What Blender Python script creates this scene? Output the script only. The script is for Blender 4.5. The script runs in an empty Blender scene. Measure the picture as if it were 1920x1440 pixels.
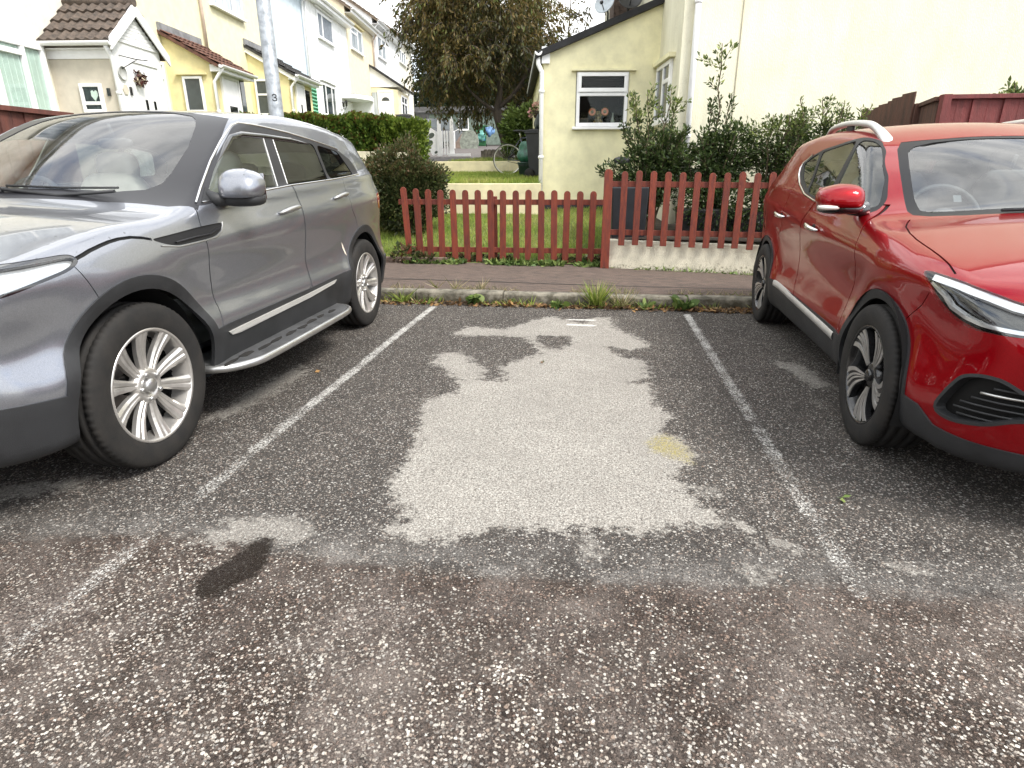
import bpy, bmesh, math, random
import numpy as np
from mathutils import Vector, Matrix
PI = math.pi; R = math.radians
random.seed(11); RNG = np.random.default_rng(11)
SC = bpy.context.scene; COL = SC.collection
# ---------------------------------------------------------------- camera
cam = bpy.data.objects.new("camera", bpy.data.cameras.new("camera")); COL.objects.link(cam)
cam.data.sensor_fit = 'HORIZONTAL'; cam.data.sensor_width = 36.0
cam.data.lens = 36.0*1135.05/1920.0; cam.data.clip_start = .05; cam.data.clip_end = 1500
_yaw, _pit, _rol = 0.135810, 0.334757, -0.0036565
_r = Vector((math.cos(_yaw), math.sin(_yaw), 0)); _f = Vector((-math.sin(_yaw), math.cos(_yaw), 0)); _u = Vector((0, 0, 1))
_w = math.cos(_pit)*_f-math.sin(_pit)*_u; _u2 = math.cos(_pit)*_u+math.sin(_pit)*_f
_r3 = math.cos(_rol)*_r+math.sin(_rol)*_u2; _u3 = math.cos(_rol)*_u2-math.sin(_rol)*_r
cam.matrix_world = Matrix(((_r3.x, _u3.x, -_w.x, 0), (_r3.y, _u3.y, -_w.y, 0), (_r3.z, _u3.z, -_w.z, 1.24319), (0, 0, 0, 1)))
SC.camera = cam
# ---------------------------------------------------------------- sky, sun, exposure
SUN_EL, SUN_AZ = R(50), R(120)      # azimuth clockwise from +Y: to the right of and behind the viewer
SC.view_settings.view_transform = 'Standard'; SC.view_settings.look = 'None'
SC.view_settings.exposure = 1.5; SC.view_settings.gamma = 1.0
W = bpy.data.worlds.new("World"); SC.world = W; W.use_nodes = True
nt = W.node_tree; nt.nodes.clear()
def wn(t, **k):
    n = nt.nodes.new(t)
    for a, b in k.items(): setattr(n, a, b)
    return n
out = wn('ShaderNodeOutputWorld'); bg = wn('ShaderNodeBackground'); bg.inputs[1].default_value = .14
sky = wn('ShaderNodeTexSky', sky_type='NISHITA', sun_disc=False, sun_elevation=SUN_EL, sun_rotation=SUN_AZ, altitude=80, air_density=1.0, dust_density=1.5, ozone_density=1.0)
tc = wn('ShaderNodeTexCoord'); mp = wn('ShaderNodeMapping'); mp.inputs['Scale'].default_value = (1.6, 1.6, 4.2); mp.inputs['Location'].default_value = (.35, 1.9, .4)
n1 = wn('ShaderNodeTexNoise'); n1.inputs['Scale'].default_value = 1.35; n1.inputs['Detail'].default_value = 9; n1.inputs['Roughness'].default_value = .56; n1.inputs['Distortion'].default_value = .35
cr = wn('ShaderNodeValToRGB'); cr.color_ramp.elements[0].position = .30; cr.color_ramp.elements[0].color = (0, 0, 0, 1); cr.color_ramp.elements[1].position = .50; cr.color_ramp.elements[1].color = (1, 1, 1, 1)
n2 = wn('ShaderNodeTexNoise'); n2.inputs['Scale'].default_value = 3.1; n2.inputs['Detail'].default_value = 6
cr2 = wn('ShaderNodeValToRGB'); cr2.color_ramp.elements[0].position = .32; cr2.color_ramp.elements[0].color = (3.7, 3.85, 4.1, 1); cr2.color_ramp.elements[1].position = .62; cr2.color_ramp.elements[1].color = (7.0, 7.0, 6.9, 1)
mx = wn('ShaderNodeMix', data_type='RGBA')
L = nt.links.new
L(tc.outputs['Generated'], mp.inputs['Vector']); L(mp.outputs['Vector'], n1.inputs['Vector']); L(mp.outputs['Vector'], n2.inputs['Vector'])
L(n1.outputs['Fac'], cr.inputs['Fac']); L(n2.outputs['Fac'], cr2.inputs['Fac'])
L(cr.outputs['Color'], mx.inputs['Factor']); L(sky.outputs['Color'], mx.inputs['A']); L(cr2.outputs['Color'], mx.inputs['B'])
L(mx.outputs['Result'], bg.inputs['Color']); L(bg.outputs['Background'], out.inputs['Surface'])
sun = bpy.data.objects.new("sun", bpy.data.lights.new("sun", 'SUN')); COL.objects.link(sun)
sun.data.energy = 1.6; sun.data.angle = R(18); sun.data.color = (1, .955, .89)
_sd = Vector((math.sin(SUN_AZ)*math.cos(SUN_EL), math.cos(SUN_AZ)*math.cos(SUN_EL), math.sin(SUN_EL)))
sun.rotation_euler = _sd.to_track_quat('Z', 'Y').to_euler(); sun.location = (6, -8, 20)
# ---------------------------------------------------------------- materials
MATS = {}
def nodes(name):
    m = bpy.data.materials.new(name); m.use_nodes = True
    t = m.node_tree; b = t.nodes['Principled BSDF']
    return m, t, b, t.links.new
def N(t, ty, **k):
    n = t.nodes.new(ty)
    for a, v in k.items():
        if a in n.inputs: n.inputs[a].default_value = v
        else: setattr(n, a, v)
    return n
def ramp(t, stops):
    n = t.nodes.new('ShaderNodeValToRGB'); e = n.color_ramp.elements
    while len(e) < len(stops): e.new(.5)
    for q, (p, c) in zip(e, stops): q.position = p; q.color = (*c, 1) if len(c) == 3 else c
    return n
def mat(name, col, rough=.6, metal=0, var=.12, scale=6, bump=0, bscale=60, spec=.5, coat=0, detail=4, col2=None, vscale=None, obj_rand=0):
    """plain surface: base colour with a little procedural unevenness and relief"""
    if name in MATS: return MATS[name]
    m, t, b, L = nodes(name)
    tc = N(t, 'ShaderNodeTexCoord')
    src = tc.outputs['Object']
    if vscale:
        mp = N(t, 'ShaderNodeMapping', Scale=vscale); L(src, mp.inputs['Vector']); src = mp.outputs['Vector']
    no = N(t, 'ShaderNodeTexNoise', Scale=scale, Detail=detail, Roughness=.6); L(src, no.inputs['Vector'])
    c2 = col2 or tuple(max(0, c*(1-2.2*var)) for c in col)
    r = ramp(t, [(.3, c2), (.62, tuple(min(1, c*(1+.3*var)) for c in col))]); L(no.outputs['Fac'], r.inputs['Fac'])
    cs = r.outputs['Color']
    if obj_rand:
        oi = N(t, 'ShaderNodeObjectInfo'); mr = N(t, 'ShaderNodeMapRange'); mr.inputs['To Min'].default_value = 1-obj_rand; mr.inputs['To Max'].default_value = 1+obj_rand
        L(oi.outputs['Random'], mr.inputs['Value']); hs = N(t, 'ShaderNodeHueSaturation'); L(mr.outputs['Result'], hs.inputs['Value']); L(cs, hs.inputs['Color']); cs = hs.outputs['Color']
    L(cs, b.inputs['Base Color'])
    b.inputs['Roughness'].default_value = rough; b.inputs['Metallic'].default_value = metal
    b.inputs['Specular IOR Level'].default_value = spec; b.inputs['Coat Weight'].default_value = coat; b.inputs['Coat Roughness'].default_value = .03
    if bump:
        n2 = N(t, 'ShaderNodeTexNoise', Scale=bscale, Detail=5, Roughness=.65); L(src, n2.inputs['Vector'])
        bp = N(t, 'ShaderNodeBump', Strength=bump, Distance=.02); L(n2.outputs['Fac'], bp.inputs['Height']); L(bp.outputs['Normal'], b.inputs['Normal'])
    MATS[name] = m; return m
def glass_mat(name, tint=(.8, .85, .82), ior=1.55, refl=1.0, dirt=0):
    if name in MATS: return MATS[name]
    m = bpy.data.materials.new(name); m.use_nodes = True; t = m.node_tree; t.nodes.clear(); L = t.links.new
    o = N(t, 'ShaderNodeOutputMaterial'); tr = N(t, 'ShaderNodeBsdfTransparent', Color=(*tint, 1)); g = N(t, 'ShaderNodeBsdfGlossy', Roughness=.015, Color=(refl, refl, refl, 1))
    fr = N(t, 'ShaderNodeFresnel', IOR=ior); mx = N(t, 'ShaderNodeMixShader')
    ge = N(t, 'ShaderNodeNewGeometry'); mi = N(t, 'ShaderNodeMapRange'); mi.inputs['To Min'].default_value = ior; mi.inputs['To Max'].default_value = 1/ior; L(ge.outputs['Backfacing'], mi.inputs['Value']); L(mi.outputs[0], fr.inputs['IOR'])
    L(fr.outputs[0], mx.inputs[0]); L(tr.outputs[0], mx.inputs[1]); L(g.outputs[0], mx.inputs[2])
    last = mx.outputs[0]
    if dirt:
        d = N(t, 'ShaderNodeBsdfDiffuse', Color=(.6, .6, .58, 1)); n = N(t, 'ShaderNodeTexNoise', Scale=7, Detail=6); tcn = N(t, 'ShaderNodeTexCoord'); L(tcn.outputs['Object'], n.inputs['Vector'])
        mr = N(t, 'ShaderNodeMapRange'); mr.inputs['From Min'].default_value = .4; mr.inputs['From Max'].default_value = .8; mr.inputs['To Max'].default_value = dirt; L(n.outputs['Fac'], mr.inputs['Value'])
        m2 = N(t, 'ShaderNodeMixShader'); L(mr.outputs[0], m2.inputs[0]); L(last, m2.inputs[1]); L(d.outputs[0], m2.inputs[2]); last = m2.outputs[0]
    L(last, o.inputs['Surface']); MATS[name] = m; return m
def paint_mat(name, col, flake, metal=.6, rough=.32, inner=(.02, .02, .02), dust=.2, cior=1.45, cw=1.0, drops=False):
    m, t, b, L = nodes(name)
    tc = N(t, 'ShaderNodeTexCoord'); v = N(t, 'ShaderNodeTexNoise', Scale=900, Detail=1); L(tc.outputs['Object'], v.inputs['Vector'])
    r = ramp(t, [(.35, col), (.75, flake)]); L(v.outputs['Fac'], r.inputs['Fac'])
    # dried rain spots and road film (wear that belongs to the paint)
    n = N(t, 'ShaderNodeTexNoise', Scale=26, Detail=7, Roughness=.7); L(tc.outputs['Object'], n.inputs['Vector'])
    dr = ramp(t, [(.55, (0, 0, 0)), (.82, (dust, dust, dust))]); L(n.outputs['Fac'], dr.inputs['Fac'])
    mx = N(t, 'ShaderNodeMix', data_type='RGBA'); L(dr.outputs['Color'], mx.inputs['Factor']); L(r.outputs['Color'], mx.inputs['A']); mx.inputs['B'].default_value = (.2, .19, .18, 1)
    if drops:   # rain spots left on the upper panels
        vo = N(t, 'ShaderNodeTexVoronoi', Scale=34); L(tc.outputs['Object'], vo.inputs['Vector']); sc_ = N(t, 'ShaderNodeSeparateColor'); L(vo.outputs['Color'], sc_.inputs[0])
        lt = N(t, 'ShaderNodeMath', operation='LESS_THAN'); L(vo.outputs['Distance'], lt.inputs[0]); rd_ = N(t, 'ShaderNodeMath', operation='MULTIPLY'); L(sc_.outputs[1], rd_.inputs[0]); rd_.inputs[1].default_value = .22; L(rd_.outputs[0], lt.inputs[1])
        gt = N(t, 'ShaderNodeMath', operation='GREATER_THAN'); L(sc_.outputs[0], gt.inputs[0]); gt.inputs[1].default_value = .72; g2 = N(t, 'ShaderNodeNewGeometry'); sz_ = N(t, 'ShaderNodeSeparateXYZ'); L(g2.outputs['Normal'], sz_.inputs[0]); g3 = N(t, 'ShaderNodeMath', operation='GREATER_THAN'); L(sz_.outputs['Z'], g3.inputs[0]); g3.inputs[1].default_value = .62
        p1 = N(t, 'ShaderNodeMath', operation='MULTIPLY'); L(lt.outputs[0], p1.inputs[0]); L(gt.outputs[0], p1.inputs[1]); p2 = N(t, 'ShaderNodeMath', operation='MULTIPLY'); L(p1.outputs[0], p2.inputs[0]); L(g3.outputs[0], p2.inputs[1]); p3 = N(t, 'ShaderNodeMath', operation='MULTIPLY'); L(p2.outputs[0], p3.inputs[0]); p3.inputs[1].default_value = .65
        md = N(t, 'ShaderNodeMix', data_type='RGBA'); L(p3.outputs[0], md.inputs['Factor']); L(mx.outputs['Result'], md.inputs['A']); md.inputs['B'].default_value = (.05, .05, .055, 1); mx = md
    ge = N(t, 'ShaderNodeNewGeometry'); m2 = N(t, 'ShaderNodeMix', data_type='RGBA'); L(ge.outputs['Backfacing'], m2.inputs['Factor']); L(mx.outputs['Result'], m2.inputs['A']); m2.inputs['B'].default_value = (*inner, 1)
    L(m2.outputs['Result'], b.inputs['Base Color'])
    b.inputs['Metallic'].default_value = metal; b.inputs['Roughness'].default_value = rough
    b.inputs['Specular IOR Level'].default_value = .05; b.inputs['Coat Weight'].default_value = cw; b.inputs['Coat Roughness'].default_value = .02; b.inputs['Coat IOR'].default_value = cior
    MATS[name] = m; return m
# ---------------------------------------------------------------- objects
def tag(o, label=None, cat=None, group=None, kind=None):
    if label: o['label'] = label
    if cat: o['category'] = cat
    if group: o['group'] = group
    if kind: o['kind'] = kind
    return o
def thing(name, label, cat, loc=(0, 0, 0), rotz=0, group=None):
    o = bpy.data.objects.new(name, None); COL.objects.link(o); o.empty_display_size = .2
    o.location = loc; o.rotation_euler = (0, 0, rotz)
    return tag(o, label, cat, group)
def link(name, me, parent=None):
    o = bpy.data.objects.new(name, me); COL.objects.link(o)
    if parent is not None: o.parent = parent
    return o
class MB:
    """collects geometry, linked as ONE mesh object. off is taken away from every point (world -> thing)."""
    def __init__(s, off=(0, 0, 0)): s.v = []; s.f = []; s.m = []; s.off = np.array(off, float); s.sm = []
    def add(s, vs, fs, mi=0, smooth=False):
        b = len(s.v); s.v += [tuple(float(c) for c in p) for p in vs]
        for f in fs: s.f.append([i+b for i in f]); s.m.append(mi); s.sm.append(smooth)
        return s
    def frame(s, c, x, y, z, mi=0):
        """box from centre and three half-vectors"""
        c, x, y, z = [np.array(q, float) for q in (c, x, y, z)]
        vs = [c+a*x+b*y+d*z for d in (-1, 1) for b in (-1, 1) for a in (-1, 1)]
        fs = [(0, 2, 3, 1), (4, 5, 7, 6), (0, 1, 5, 4), (2, 6, 7, 3), (0, 4, 6, 2), (1, 3, 7, 5)]
        if np.dot(np.cross(x, y), z) < 0: fs = [f[::-1] for f in fs]
        return s.add(vs, fs, mi)
    def box(s, c, size, rz=0, mi=0):
        c_, s_ = math.cos(rz)/2, math.sin(rz)/2
        return s.frame(c, (size[0]*c_, size[0]*s_, 0), (-size[1]*s_, size[1]*c_, 0), (0, 0, size[2]/2), mi)
    def prism(s, poly, O, U, V, D, mi=0, smooth=False):
        """2-D outline (u,v) at O along U,V, extruded by vector D"""
        O, U, V, D = [np.array(q, float) for q in (O, U, V, D)]
        n = len(poly); a = [O+p[0]*U+p[1]*V for p in poly]; vs = a+[q+D for q in a]
        ar = sum(poly[i][0]*poly[(i+1) % n][1]-poly[(i+1) % n][0]*poly[i][1] for i in range(n))
        fl = ar*np.dot(np.cross(U, V), D) > 0
        fs = [list(range(n)), list(range(2*n-1, n-1, -1))]+[(i, i+n, (i+1) % n+n, (i+1) % n) for i in range(n)]
        if fl: fs = [list(f)[::-1] for f in fs]
        return s.add(vs, fs, mi, smooth)
    def tube(s, path, rad, n=8, mi=0, caps=True, smooth=True):
        P = [np.array(p, float) for p in path]; k = len(P)
        rr = rad if hasattr(rad, '__len__') else [rad]*k
        vs = []; up = None
        for i in range(k):
            d = P[min(i+1, k-1)]-P[max(i-1, 0)]; d = d/(np.linalg.norm(d)+1e-9)
            if up is None: up = np.cross(d, (0, 0, 1) if abs(d[2]) < .9 else (1, 0, 0))
            a = up-d*np.dot(up, d); a /= np.linalg.norm(a)+1e-9; up = a; b = np.cross(d, a)
            vs += [P[i]+rr[i]*(math.cos(2*PI*j/n)*a+math.sin(2*PI*j/n)*b) for j in range(n)]
        fs = [(i*n+j, i*n+(j+1) % n, (i+1)*n+(j+1) % n, (i+1)*n+j) for i in range(k-1) for j in range(n)]
        s.add(vs, fs, mi, smooth)
        if caps: b = len(s.v)-k*n; s.f += [[b+j for j in range(n)][::-1], [b+(k-1)*n+j for j in range(n)]]; s.m += [mi]*2; s.sm += [False]*2
        return s
    def lathe(s, prof, O, axis, n=32, mi=0, smooth=True, mod=None, arc=None):
        """(radius, height) profile turned about axis through O"""
        O = np.array(O, float); ax = np.array(axis, float); ax /= np.linalg.norm(ax)
        a = np.cross(ax, (0, 0, 1) if abs(ax[2]) < .9 else (1, 0, 0)); a /= np.linalg.norm(a); b = np.cross(ax, a)
        k = len(prof); vs = []
        for j in range(n):
            t = 2*PI*j/n
            for i, (r, h) in enumerate(prof):
                if mod: r = mod(i, j, r)
                vs.append(O+ax*h+r*(math.cos(t)*a+math.sin(t)*b))
        fs = [(j*k+i, ((j+1) % n)*k+i, ((j+1) % n)*k+i+1, j*k+i+1) for j in range(n) for i in range(k-1)]
        return s.add(vs, fs, mi, smooth)
    def ball(s, c, r, n=12, mi=0, sq=1.0):
        """(super-)ellipsoid"""
        c = np.array(c, float); r = np.array(r if hasattr(r, '__len__') else (r, r, r), float)
        pw = lambda q: math.copysign(abs(q)**sq, q)
        vs = []; m = n*2
        for i in range(n+1):
            p = -PI/2+PI*i/n
            for j in range(m):
                t = 2*PI*j/m
                vs.append(c+r*np.array((pw(math.cos(p))*pw(math.cos(t)), pw(math.cos(p))*pw(math.sin(t)), pw(math.sin(p)))))
        fs = [(i*m+j, i*m+(j+1) % m, (i+1)*m+(j+1) % m, (i+1)*m+j) for i in range(n) for j in range(m)]
        return s.add(vs, fs, mi, True)
    def grid(s, fn, nu, nv, mi=0, smooth=True, flip=False):
        vs = [fn(i/nu, j/nv) for j in range(nv+1) for i in range(nu+1)]
        fs = [(j*(nu+1)+i, j*(nu+1)+i+1, (j+1)*(nu+1)+i+1, (j+1)*(nu+1)+i) for j in range(nv) for i in range(nu)]
        if flip: fs = [f[::-1] for f in fs]
        return s.add(vs, fs, mi, smooth)
    def build(s, name, mats, parent=None, bevel=0):
        me = bpy.data.meshes.new(name)
        v = np.array(s.v, float).reshape(-1, 3)-s.off
        me.from_pydata(v.tolist(), [], s.f)
        for m in (mats if isinstance(mats, (list, tuple)) else [mats]): me.materials.append(m)
        me.polygons.foreach_set('material_index', s.m); me.polygons.foreach_set('use_smooth', s.sm); me.update()
        o = link(name, me, parent)
        if bevel:
            bv = o.modifiers.new('edge', 'BEVEL'); bv.width = bevel; bv.segments = 2; bv.limit_method = 'ANGLE'; bv.angle_limit = R(35)
        return o
def rebase(o, loc):
    """give a top-level mesh its origin at loc"""
    o.data.transform(Matrix.Translation(-Vector(loc))); o.location = loc; return o
def copy_tree(o, parent=None):
    c = o.copy(); COL.objects.link(c); c.parent = parent
    for ch in o.children: copy_tree(ch, c)
    return c
# ---------------------------------------------------------------- ground, pavement, lawns
def sd_poly(X, Y, poly):
    """signed distance to an outline, negative inside"""
    d = np.full(X.shape, 1e9); ins = np.zeros(X.shape, bool); n = len(poly)
    for i in range(n):
        (x0, y0), (x1, y1) = poly[i], poly[(i+1) % n]
        ex, ey = x1-x0, y1-y0; wx, wy = X-x0, Y-y0
        t = np.clip((wx*ex+wy*ey)/(ex*ex+ey*ey+1e-12), 0, 1)
        d = np.minimum(d, (wx-ex*t)**2+(wy-ey*t)**2)
        with np.errstate(divide='ignore', invalid='ignore'):
            c = ((y0 > Y) != (y1 > Y)) & (X < ex*(Y-y0)/(ey if ey else 1e-9)+x0)
        ins ^= c
    return np.where(ins, -1, 1)*np.sqrt(d)
def vnoise(X, Y, f, seed=0):
    r = np.random.default_rng(seed); T = r.random((64, 64))
    x, y = X*f, Y*f; i, j = np.floor(x).astype(int), np.floor(y).astype(int); u, v = x-i, y-j
    u, v = u*u*(3-2*u), v*v*(3-2*v); g = lambda a, b: T[a % 64, b % 64]
    return (g(i, j)*(1-u)+g(i+1, j)*u)*(1-v)+(g(i, j+1)*(1-u)+g(i+1, j+1)*u)*v
def sheet(name, xs, ys, zf, m, kind='structure', attrs=None, holes=None):
    X, Y = np.meshgrid(xs, ys); Z = zf(X, Y); nx, ny = len(xs), len(ys)
    me = bpy.data.meshes.new(name); V = np.stack([X, Y, Z], -1).reshape(-1, 3)
    i = np.arange((nx-1)*(ny-1)); r, c = i//(nx-1), i % (nx-1); a = r*nx+c
    F = np.stack([a, a+1, a+nx+1, a+nx], 1)
    me.vertices.add(len(V)); me.vertices.foreach_set('co', V.ravel()); me.loops.add(F.size); me.loops.foreach_set('vertex_index', F.ravel().astype(np.int32))
    me.polygons.add(len(F)); me.polygons.foreach_set('loop_start', np.arange(0, F.size, 4)); me.polygons.foreach_set('loop_total', np.full(len(F), 4))
    me.update(calc_edges=True); me.polygons.foreach_set('use_smooth', [True]*len(F)); me.materials.append(m)
    for k, f in (attrs or {}).items():
        at = me.attributes.new(k, 'FLOAT', 'POINT'); at.data.foreach_set('value', f(X, Y).ravel().astype(np.float32))
    return tag(link(name, me), kind=kind)
PATCH = [(-1.142,4.71),(-1.052,4.998),(-.76,4.907),(-.619,5.116),(-.443,5.415),(-.365,5.461),(-.082,5.214),(.008,5.469),(.153,5.487),(.192,5.117),(.352,4.778),(.458,4.552),(.278,4.406),(.109,4.484),(.195,4.233),(.377,4.145),(.374,3.789),(.244,3.667),(.363,3.647),(.375,3.278),(.446,3.126),(.353,2.921),(.462,2.803),(.496,2.628),(.387,2.454),(.414,2.314),(.446,2.188),(.497,2.128),(.578,2.075),(.591,2.016),(.483,2.05),(.338,2.031),(.201,1.931),(.075,1.985),(-.003,1.939),(-.081,1.929),(-.217,1.911),(-.32,1.934),(-.398,1.853),(-.539,1.812),(-.634,1.799),(-.737,1.867),(-.667,1.951),(-.725,2.023),(-.835,2.183),(-.829,2.298),(-.824,2.556),(-.916,3.006),(-.951,3.168),(-.854,3.284),(-.786,3.42),(-.841,3.566),(-1.016,3.847),(-1.075,3.881),(-1.116,4.139),(-.945,4.208),(-.823,3.997),(-.688,3.808),(-.69,3.62),(-.538,3.604),(-.606,3.898),(-.525,4.034),(-.368,4.232),(-.444,4.467),(-.536,4.67),(-.728,4.703),(-.957,4.675)]
HOLE = [(-.443,4.738),(-.186,4.769),(-.149,4.555),(-.247,4.366),(-.328,4.38),(-.441,4.572)]
PUDDLE = [(-1.217,1.45),(-1.235,1.49),(-1.215,1.54),(-1.19,1.60),(-1.175,1.68),(-1.16,1.759),(-1.116,1.748),(-1.085,1.65),(-1.059,1.539),(-1.098,1.479),(-1.132,1.418),(-1.18,1.42)]
PUDDLE = [(-1.14+(x_+1.14)*1.05, 1.575+(y_-1.575)*1.0) for x_, y_ in PUDDLE]
YELLOW = [(.281,2.79),(.394,2.89),(.476,2.722),(.477,2.552),(.388,2.596),(.297,2.67)]
SEAM = [(-30,1.72),(-2.3,1.60),(-2.095,1.621),(-1.815,1.692),(-1.495,1.735),(-1.269,1.728),(-1.056,1.673),(-.822,1.673),(-.589,1.652),(-.332,1.639),(-.158,1.657),(.015,1.652),(.27,1.68),(.553,1.695),(.728,1.739),(.849,1.721),(1.086,1.726),(1.348,1.735),(2.5,1.76),(30,1.75)]
LIGHTS = [[(-2.35,2.012),(-2.138,2.087),(-2.108,1.996),(-2.341,1.855),(-2.509,1.93)], [(-1.99,3.75),(-1.86,3.6),(-1.87,3.2),(-1.92,2.85),(-2.02,2.75),(-2.05,3.2)],
          [(-.016,1.825),(.029,1.897),(.058,1.788),(-.023,1.762)], [(.545,1.80),(.60,1.82),(.61,1.73),(.539,1.707)], [(.43,2.30),(.52,2.33),(.54,2.27),(.45,2.25)], [(.98,1.86),(1.1,1.9),(1.12,1.84)],
          [(.62,1.96),(.72,1.99),(.78,1.93),(.66,1.9)], [(1.25,4.25),(1.42,4.2),(1.5,3.7),(1.36,3.72)], [(-1.38,1.66),(-1.2,1.72),(-1.05,1.72),(-.95,1.80),(-1.1,1.9),(-1.35,1.85)]]
def ground_z(X, Y):
    seam = np.interp(X, [p[0] for p in SEAM], [p[1] for p in SEAM])
    z = .006*(vnoise(X, Y, 1.3, 3)-.5)+.004*(vnoise(X, Y, 5, 4)-.5)
    z = z+.009*np.clip((seam-Y)/.04, 0, 1)*np.exp(-np.maximum(seam-Y, 0)/.35)
    z = z-.005*np.clip(-sd_poly(X, Y, PUDDLE)/.05, 0, 1)
    return z
def ground_material():
    m, t, b, L = nodes('old_tarmac')
    tc = N(t, 'ShaderNodeTexCoord'); P = tc.outputs['Object']
    at = lambda n: N(t, 'ShaderNodeAttribute', attribute_name=n).outputs['Fac']
    def math_(op, a, b_=None, clamp=False):
        n = N(t, 'ShaderNodeMath', operation=op, use_clamp=clamp)
        for i, q in enumerate((a, b_)):
            if q is None: continue
            if isinstance(q, (int, float)): n.inputs[i].default_value = q
            else: L(q, n.inputs[i])
        return n.outputs[0]
    def noise(sc, det=5, rough=.6, vec=P):
        n = N(t, 'ShaderNodeTexNoise', Scale=sc, Detail=det, Roughness=rough); L(vec, n.inputs['Vector']); return n
    def rng(v, a, b_, c=0., d=1.):
        n = N(t, 'ShaderNodeMapRange'); n.inputs['From Min'].default_value = a; n.inputs['From Max'].default_value = b_; n.inputs['To Min'].default_value = c; n.inputs['To Max'].default_value = d; L(v, n.inputs['Value']); return n.outputs[0]
    def mixc(f, a, b_, mode='MIX'):
        n = N(t, 'ShaderNodeMix', data_type='RGBA', blend_type=mode)
        for q, s in ((f, 'Factor'), (a, 'A'), (b_, 'B')):
            if isinstance(q, (int, float)): n.inputs[s].default_value = q
            elif isinstance(q, tuple): n.inputs[s].default_value = (*q, 1)
            else: L(q, n.inputs[s])
        return n.outputs['Result']
    # warped coordinates give the chippings irregular outlines
    wn_ = noise(95, 2); wv = N(t, 'ShaderNodeVectorMath', operation='SCALE'); wv.inputs['Scale'].default_value = .010
    sb = N(t, 'ShaderNodeVectorMath', operation='SUBTRACT'); L(wn_.outputs['Color'], sb.inputs[0]); sb.inputs[1].default_value = (.5, .5, .5); L(sb.outputs[0], wv.inputs[0])
    ad = N(t, 'ShaderNodeVectorMath', operation='ADD'); L(P, ad.inputs[0]); L(wv.outputs[0], ad.inputs[1]); PW = ad.outputs[0]
    fl = N(t, 'ShaderNodeMapping', Scale=(1, 1, .25)); L(PW, fl.inputs['Vector']); PW = fl.outputs[0]
    def stones(sc, share, size, cols):
        v = N(t, 'ShaderNodeTexVoronoi', Scale=sc, feature='F1', Randomness=1.0); L(PW, v.inputs['Vector'])
        sp = N(t, 'ShaderNodeSeparateColor'); L(v.outputs['Color'], sp.inputs[0])
        sz = math_('MULTIPLY', rng(sp.outputs[1], 0, 1, .55, 1.1), size)
        body = rng(math_('SUBTRACT', sz, v.outputs['Distance']), 0.0, .10)
        pick = math_('LESS_THAN', sp.outputs[0], share)
        msk = math_('MULTIPLY', body, pick)
        c = ramp(t, cols); L(sp.outputs[2], c.inputs['Fac'])
        return msk, c.outputs['Color'], v.outputs['Distance']
    seam = math_('ADD', at('seam'), math_('MULTIPLY', math_('SUBTRACT', noise(14, 6).outputs['Fac'], .5), .16))
    road = rng(seam, -.03, .05)
    big = noise(2.1, 5).outputs['Fac']; mid = noise(9, 6, .65).outputs['Fac']; fine = noise(240, 3, .7).outputs['Fac']
    # binder
    bay = ramp(t, [(.30, (.010, .0095, .009)), (.5, (.058, .054, .050)), (.72, (.155, .145, .134))]); L(fine, bay.inputs['Fac'])
    rd = ramp(t, [(.32, (.009, .0068, .0055)), (.5, (.042, .0315, .0255)), (.72, (.125, .096, .079))]); L(fine, rd.inputs['Fac'])
    dz = rng(noise(2.6, 7, .66).outputs['Fac'], .45, .64); gr = ramp(t, [(.34, (.03, .025, .022)), (.5, (.135, .113, .10)), (.66, (.30, .262, .235))]); L(noise(170, 4, .8).outputs['Fac'], gr.inputs['Fac'])
    rdc = mixc(math_('MULTIPLY', dz, .8), rd.outputs['Color'], gr.outputs['Color'])
    base = mixc(road, bay.outputs['Color'], rdc)
    # small grit then chippings
    s1, c1, d1 = stones(150, .88, .60, [(0, (.022, .019, .017)), (.35, (.065, .053, .047)), (.6, (.15, .112, .094)), (.8, (.24, .195, .165)), (1, (.44, .40, .35))])
    s2, c2, d2 = stones(104, .74, .57, [(0, (.05, .043, .04)), (.25, (.15, .112, .093)), (.45, (.28, .20, .16)), (.62, (.42, .345, .285)), (.8, (.58, .525, .45)), (1, (.72, .69, .625))])
    s4, c4, d4 = stones(58, .12, .38, [(0, (.26, .19, .15)), (.4, (.46, .39, .32)), (1, (.66, .63, .57))])
    s3, c3, d3 = stones(106, .66, .56, [(0, (.034, .031, .028)), (.4, (.105, .096, .087)), (.7, (.21, .195, .178)), (.88, (.36, .34, .31)), (1, (.62, .60, .56))])
    patchy = rng(noise(3.3, 4).outputs['Fac'], .33, .60, .45, 1)
    m1 = math_('MULTIPLY', s1, .85); m2 = math_('MULTIPLY', math_('MULTIPLY', s2, road), math_('MULTIPLY', patchy, rng(dz, 0, 1, 1, .5))); m3 = math_('MULTIPLY', math_('MULTIPLY', s3, rng(road, 0, 1, 1, .5)), .8)
    col = mixc(m1, base, c1); col = mixc(m3, col, c3); col = mixc(m2, col, c2); col = mixc(math_('MULTIPLY', s4, rng(road, 0, 1, .55, .85)), col, c4)
    # blotches: dust and older tar
    col = mixc(rng(big, .48, .74, 0, .22), col, (.16, .142, .125)); col = mixc(rng(mid, .55, .76, 0, .42), col, (.022, .020, .019))
    col = mixc(math_('MULTIPLY', rng(noise(3.1, 7, .65).outputs['Fac'], .50, .68), math_('MULTIPLY', math_('MULTIPLY', road, .55), rng(noise(130, 3, .8).outputs['Fac'], .35, .6))), col, (.27, .232, .205))
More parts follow.
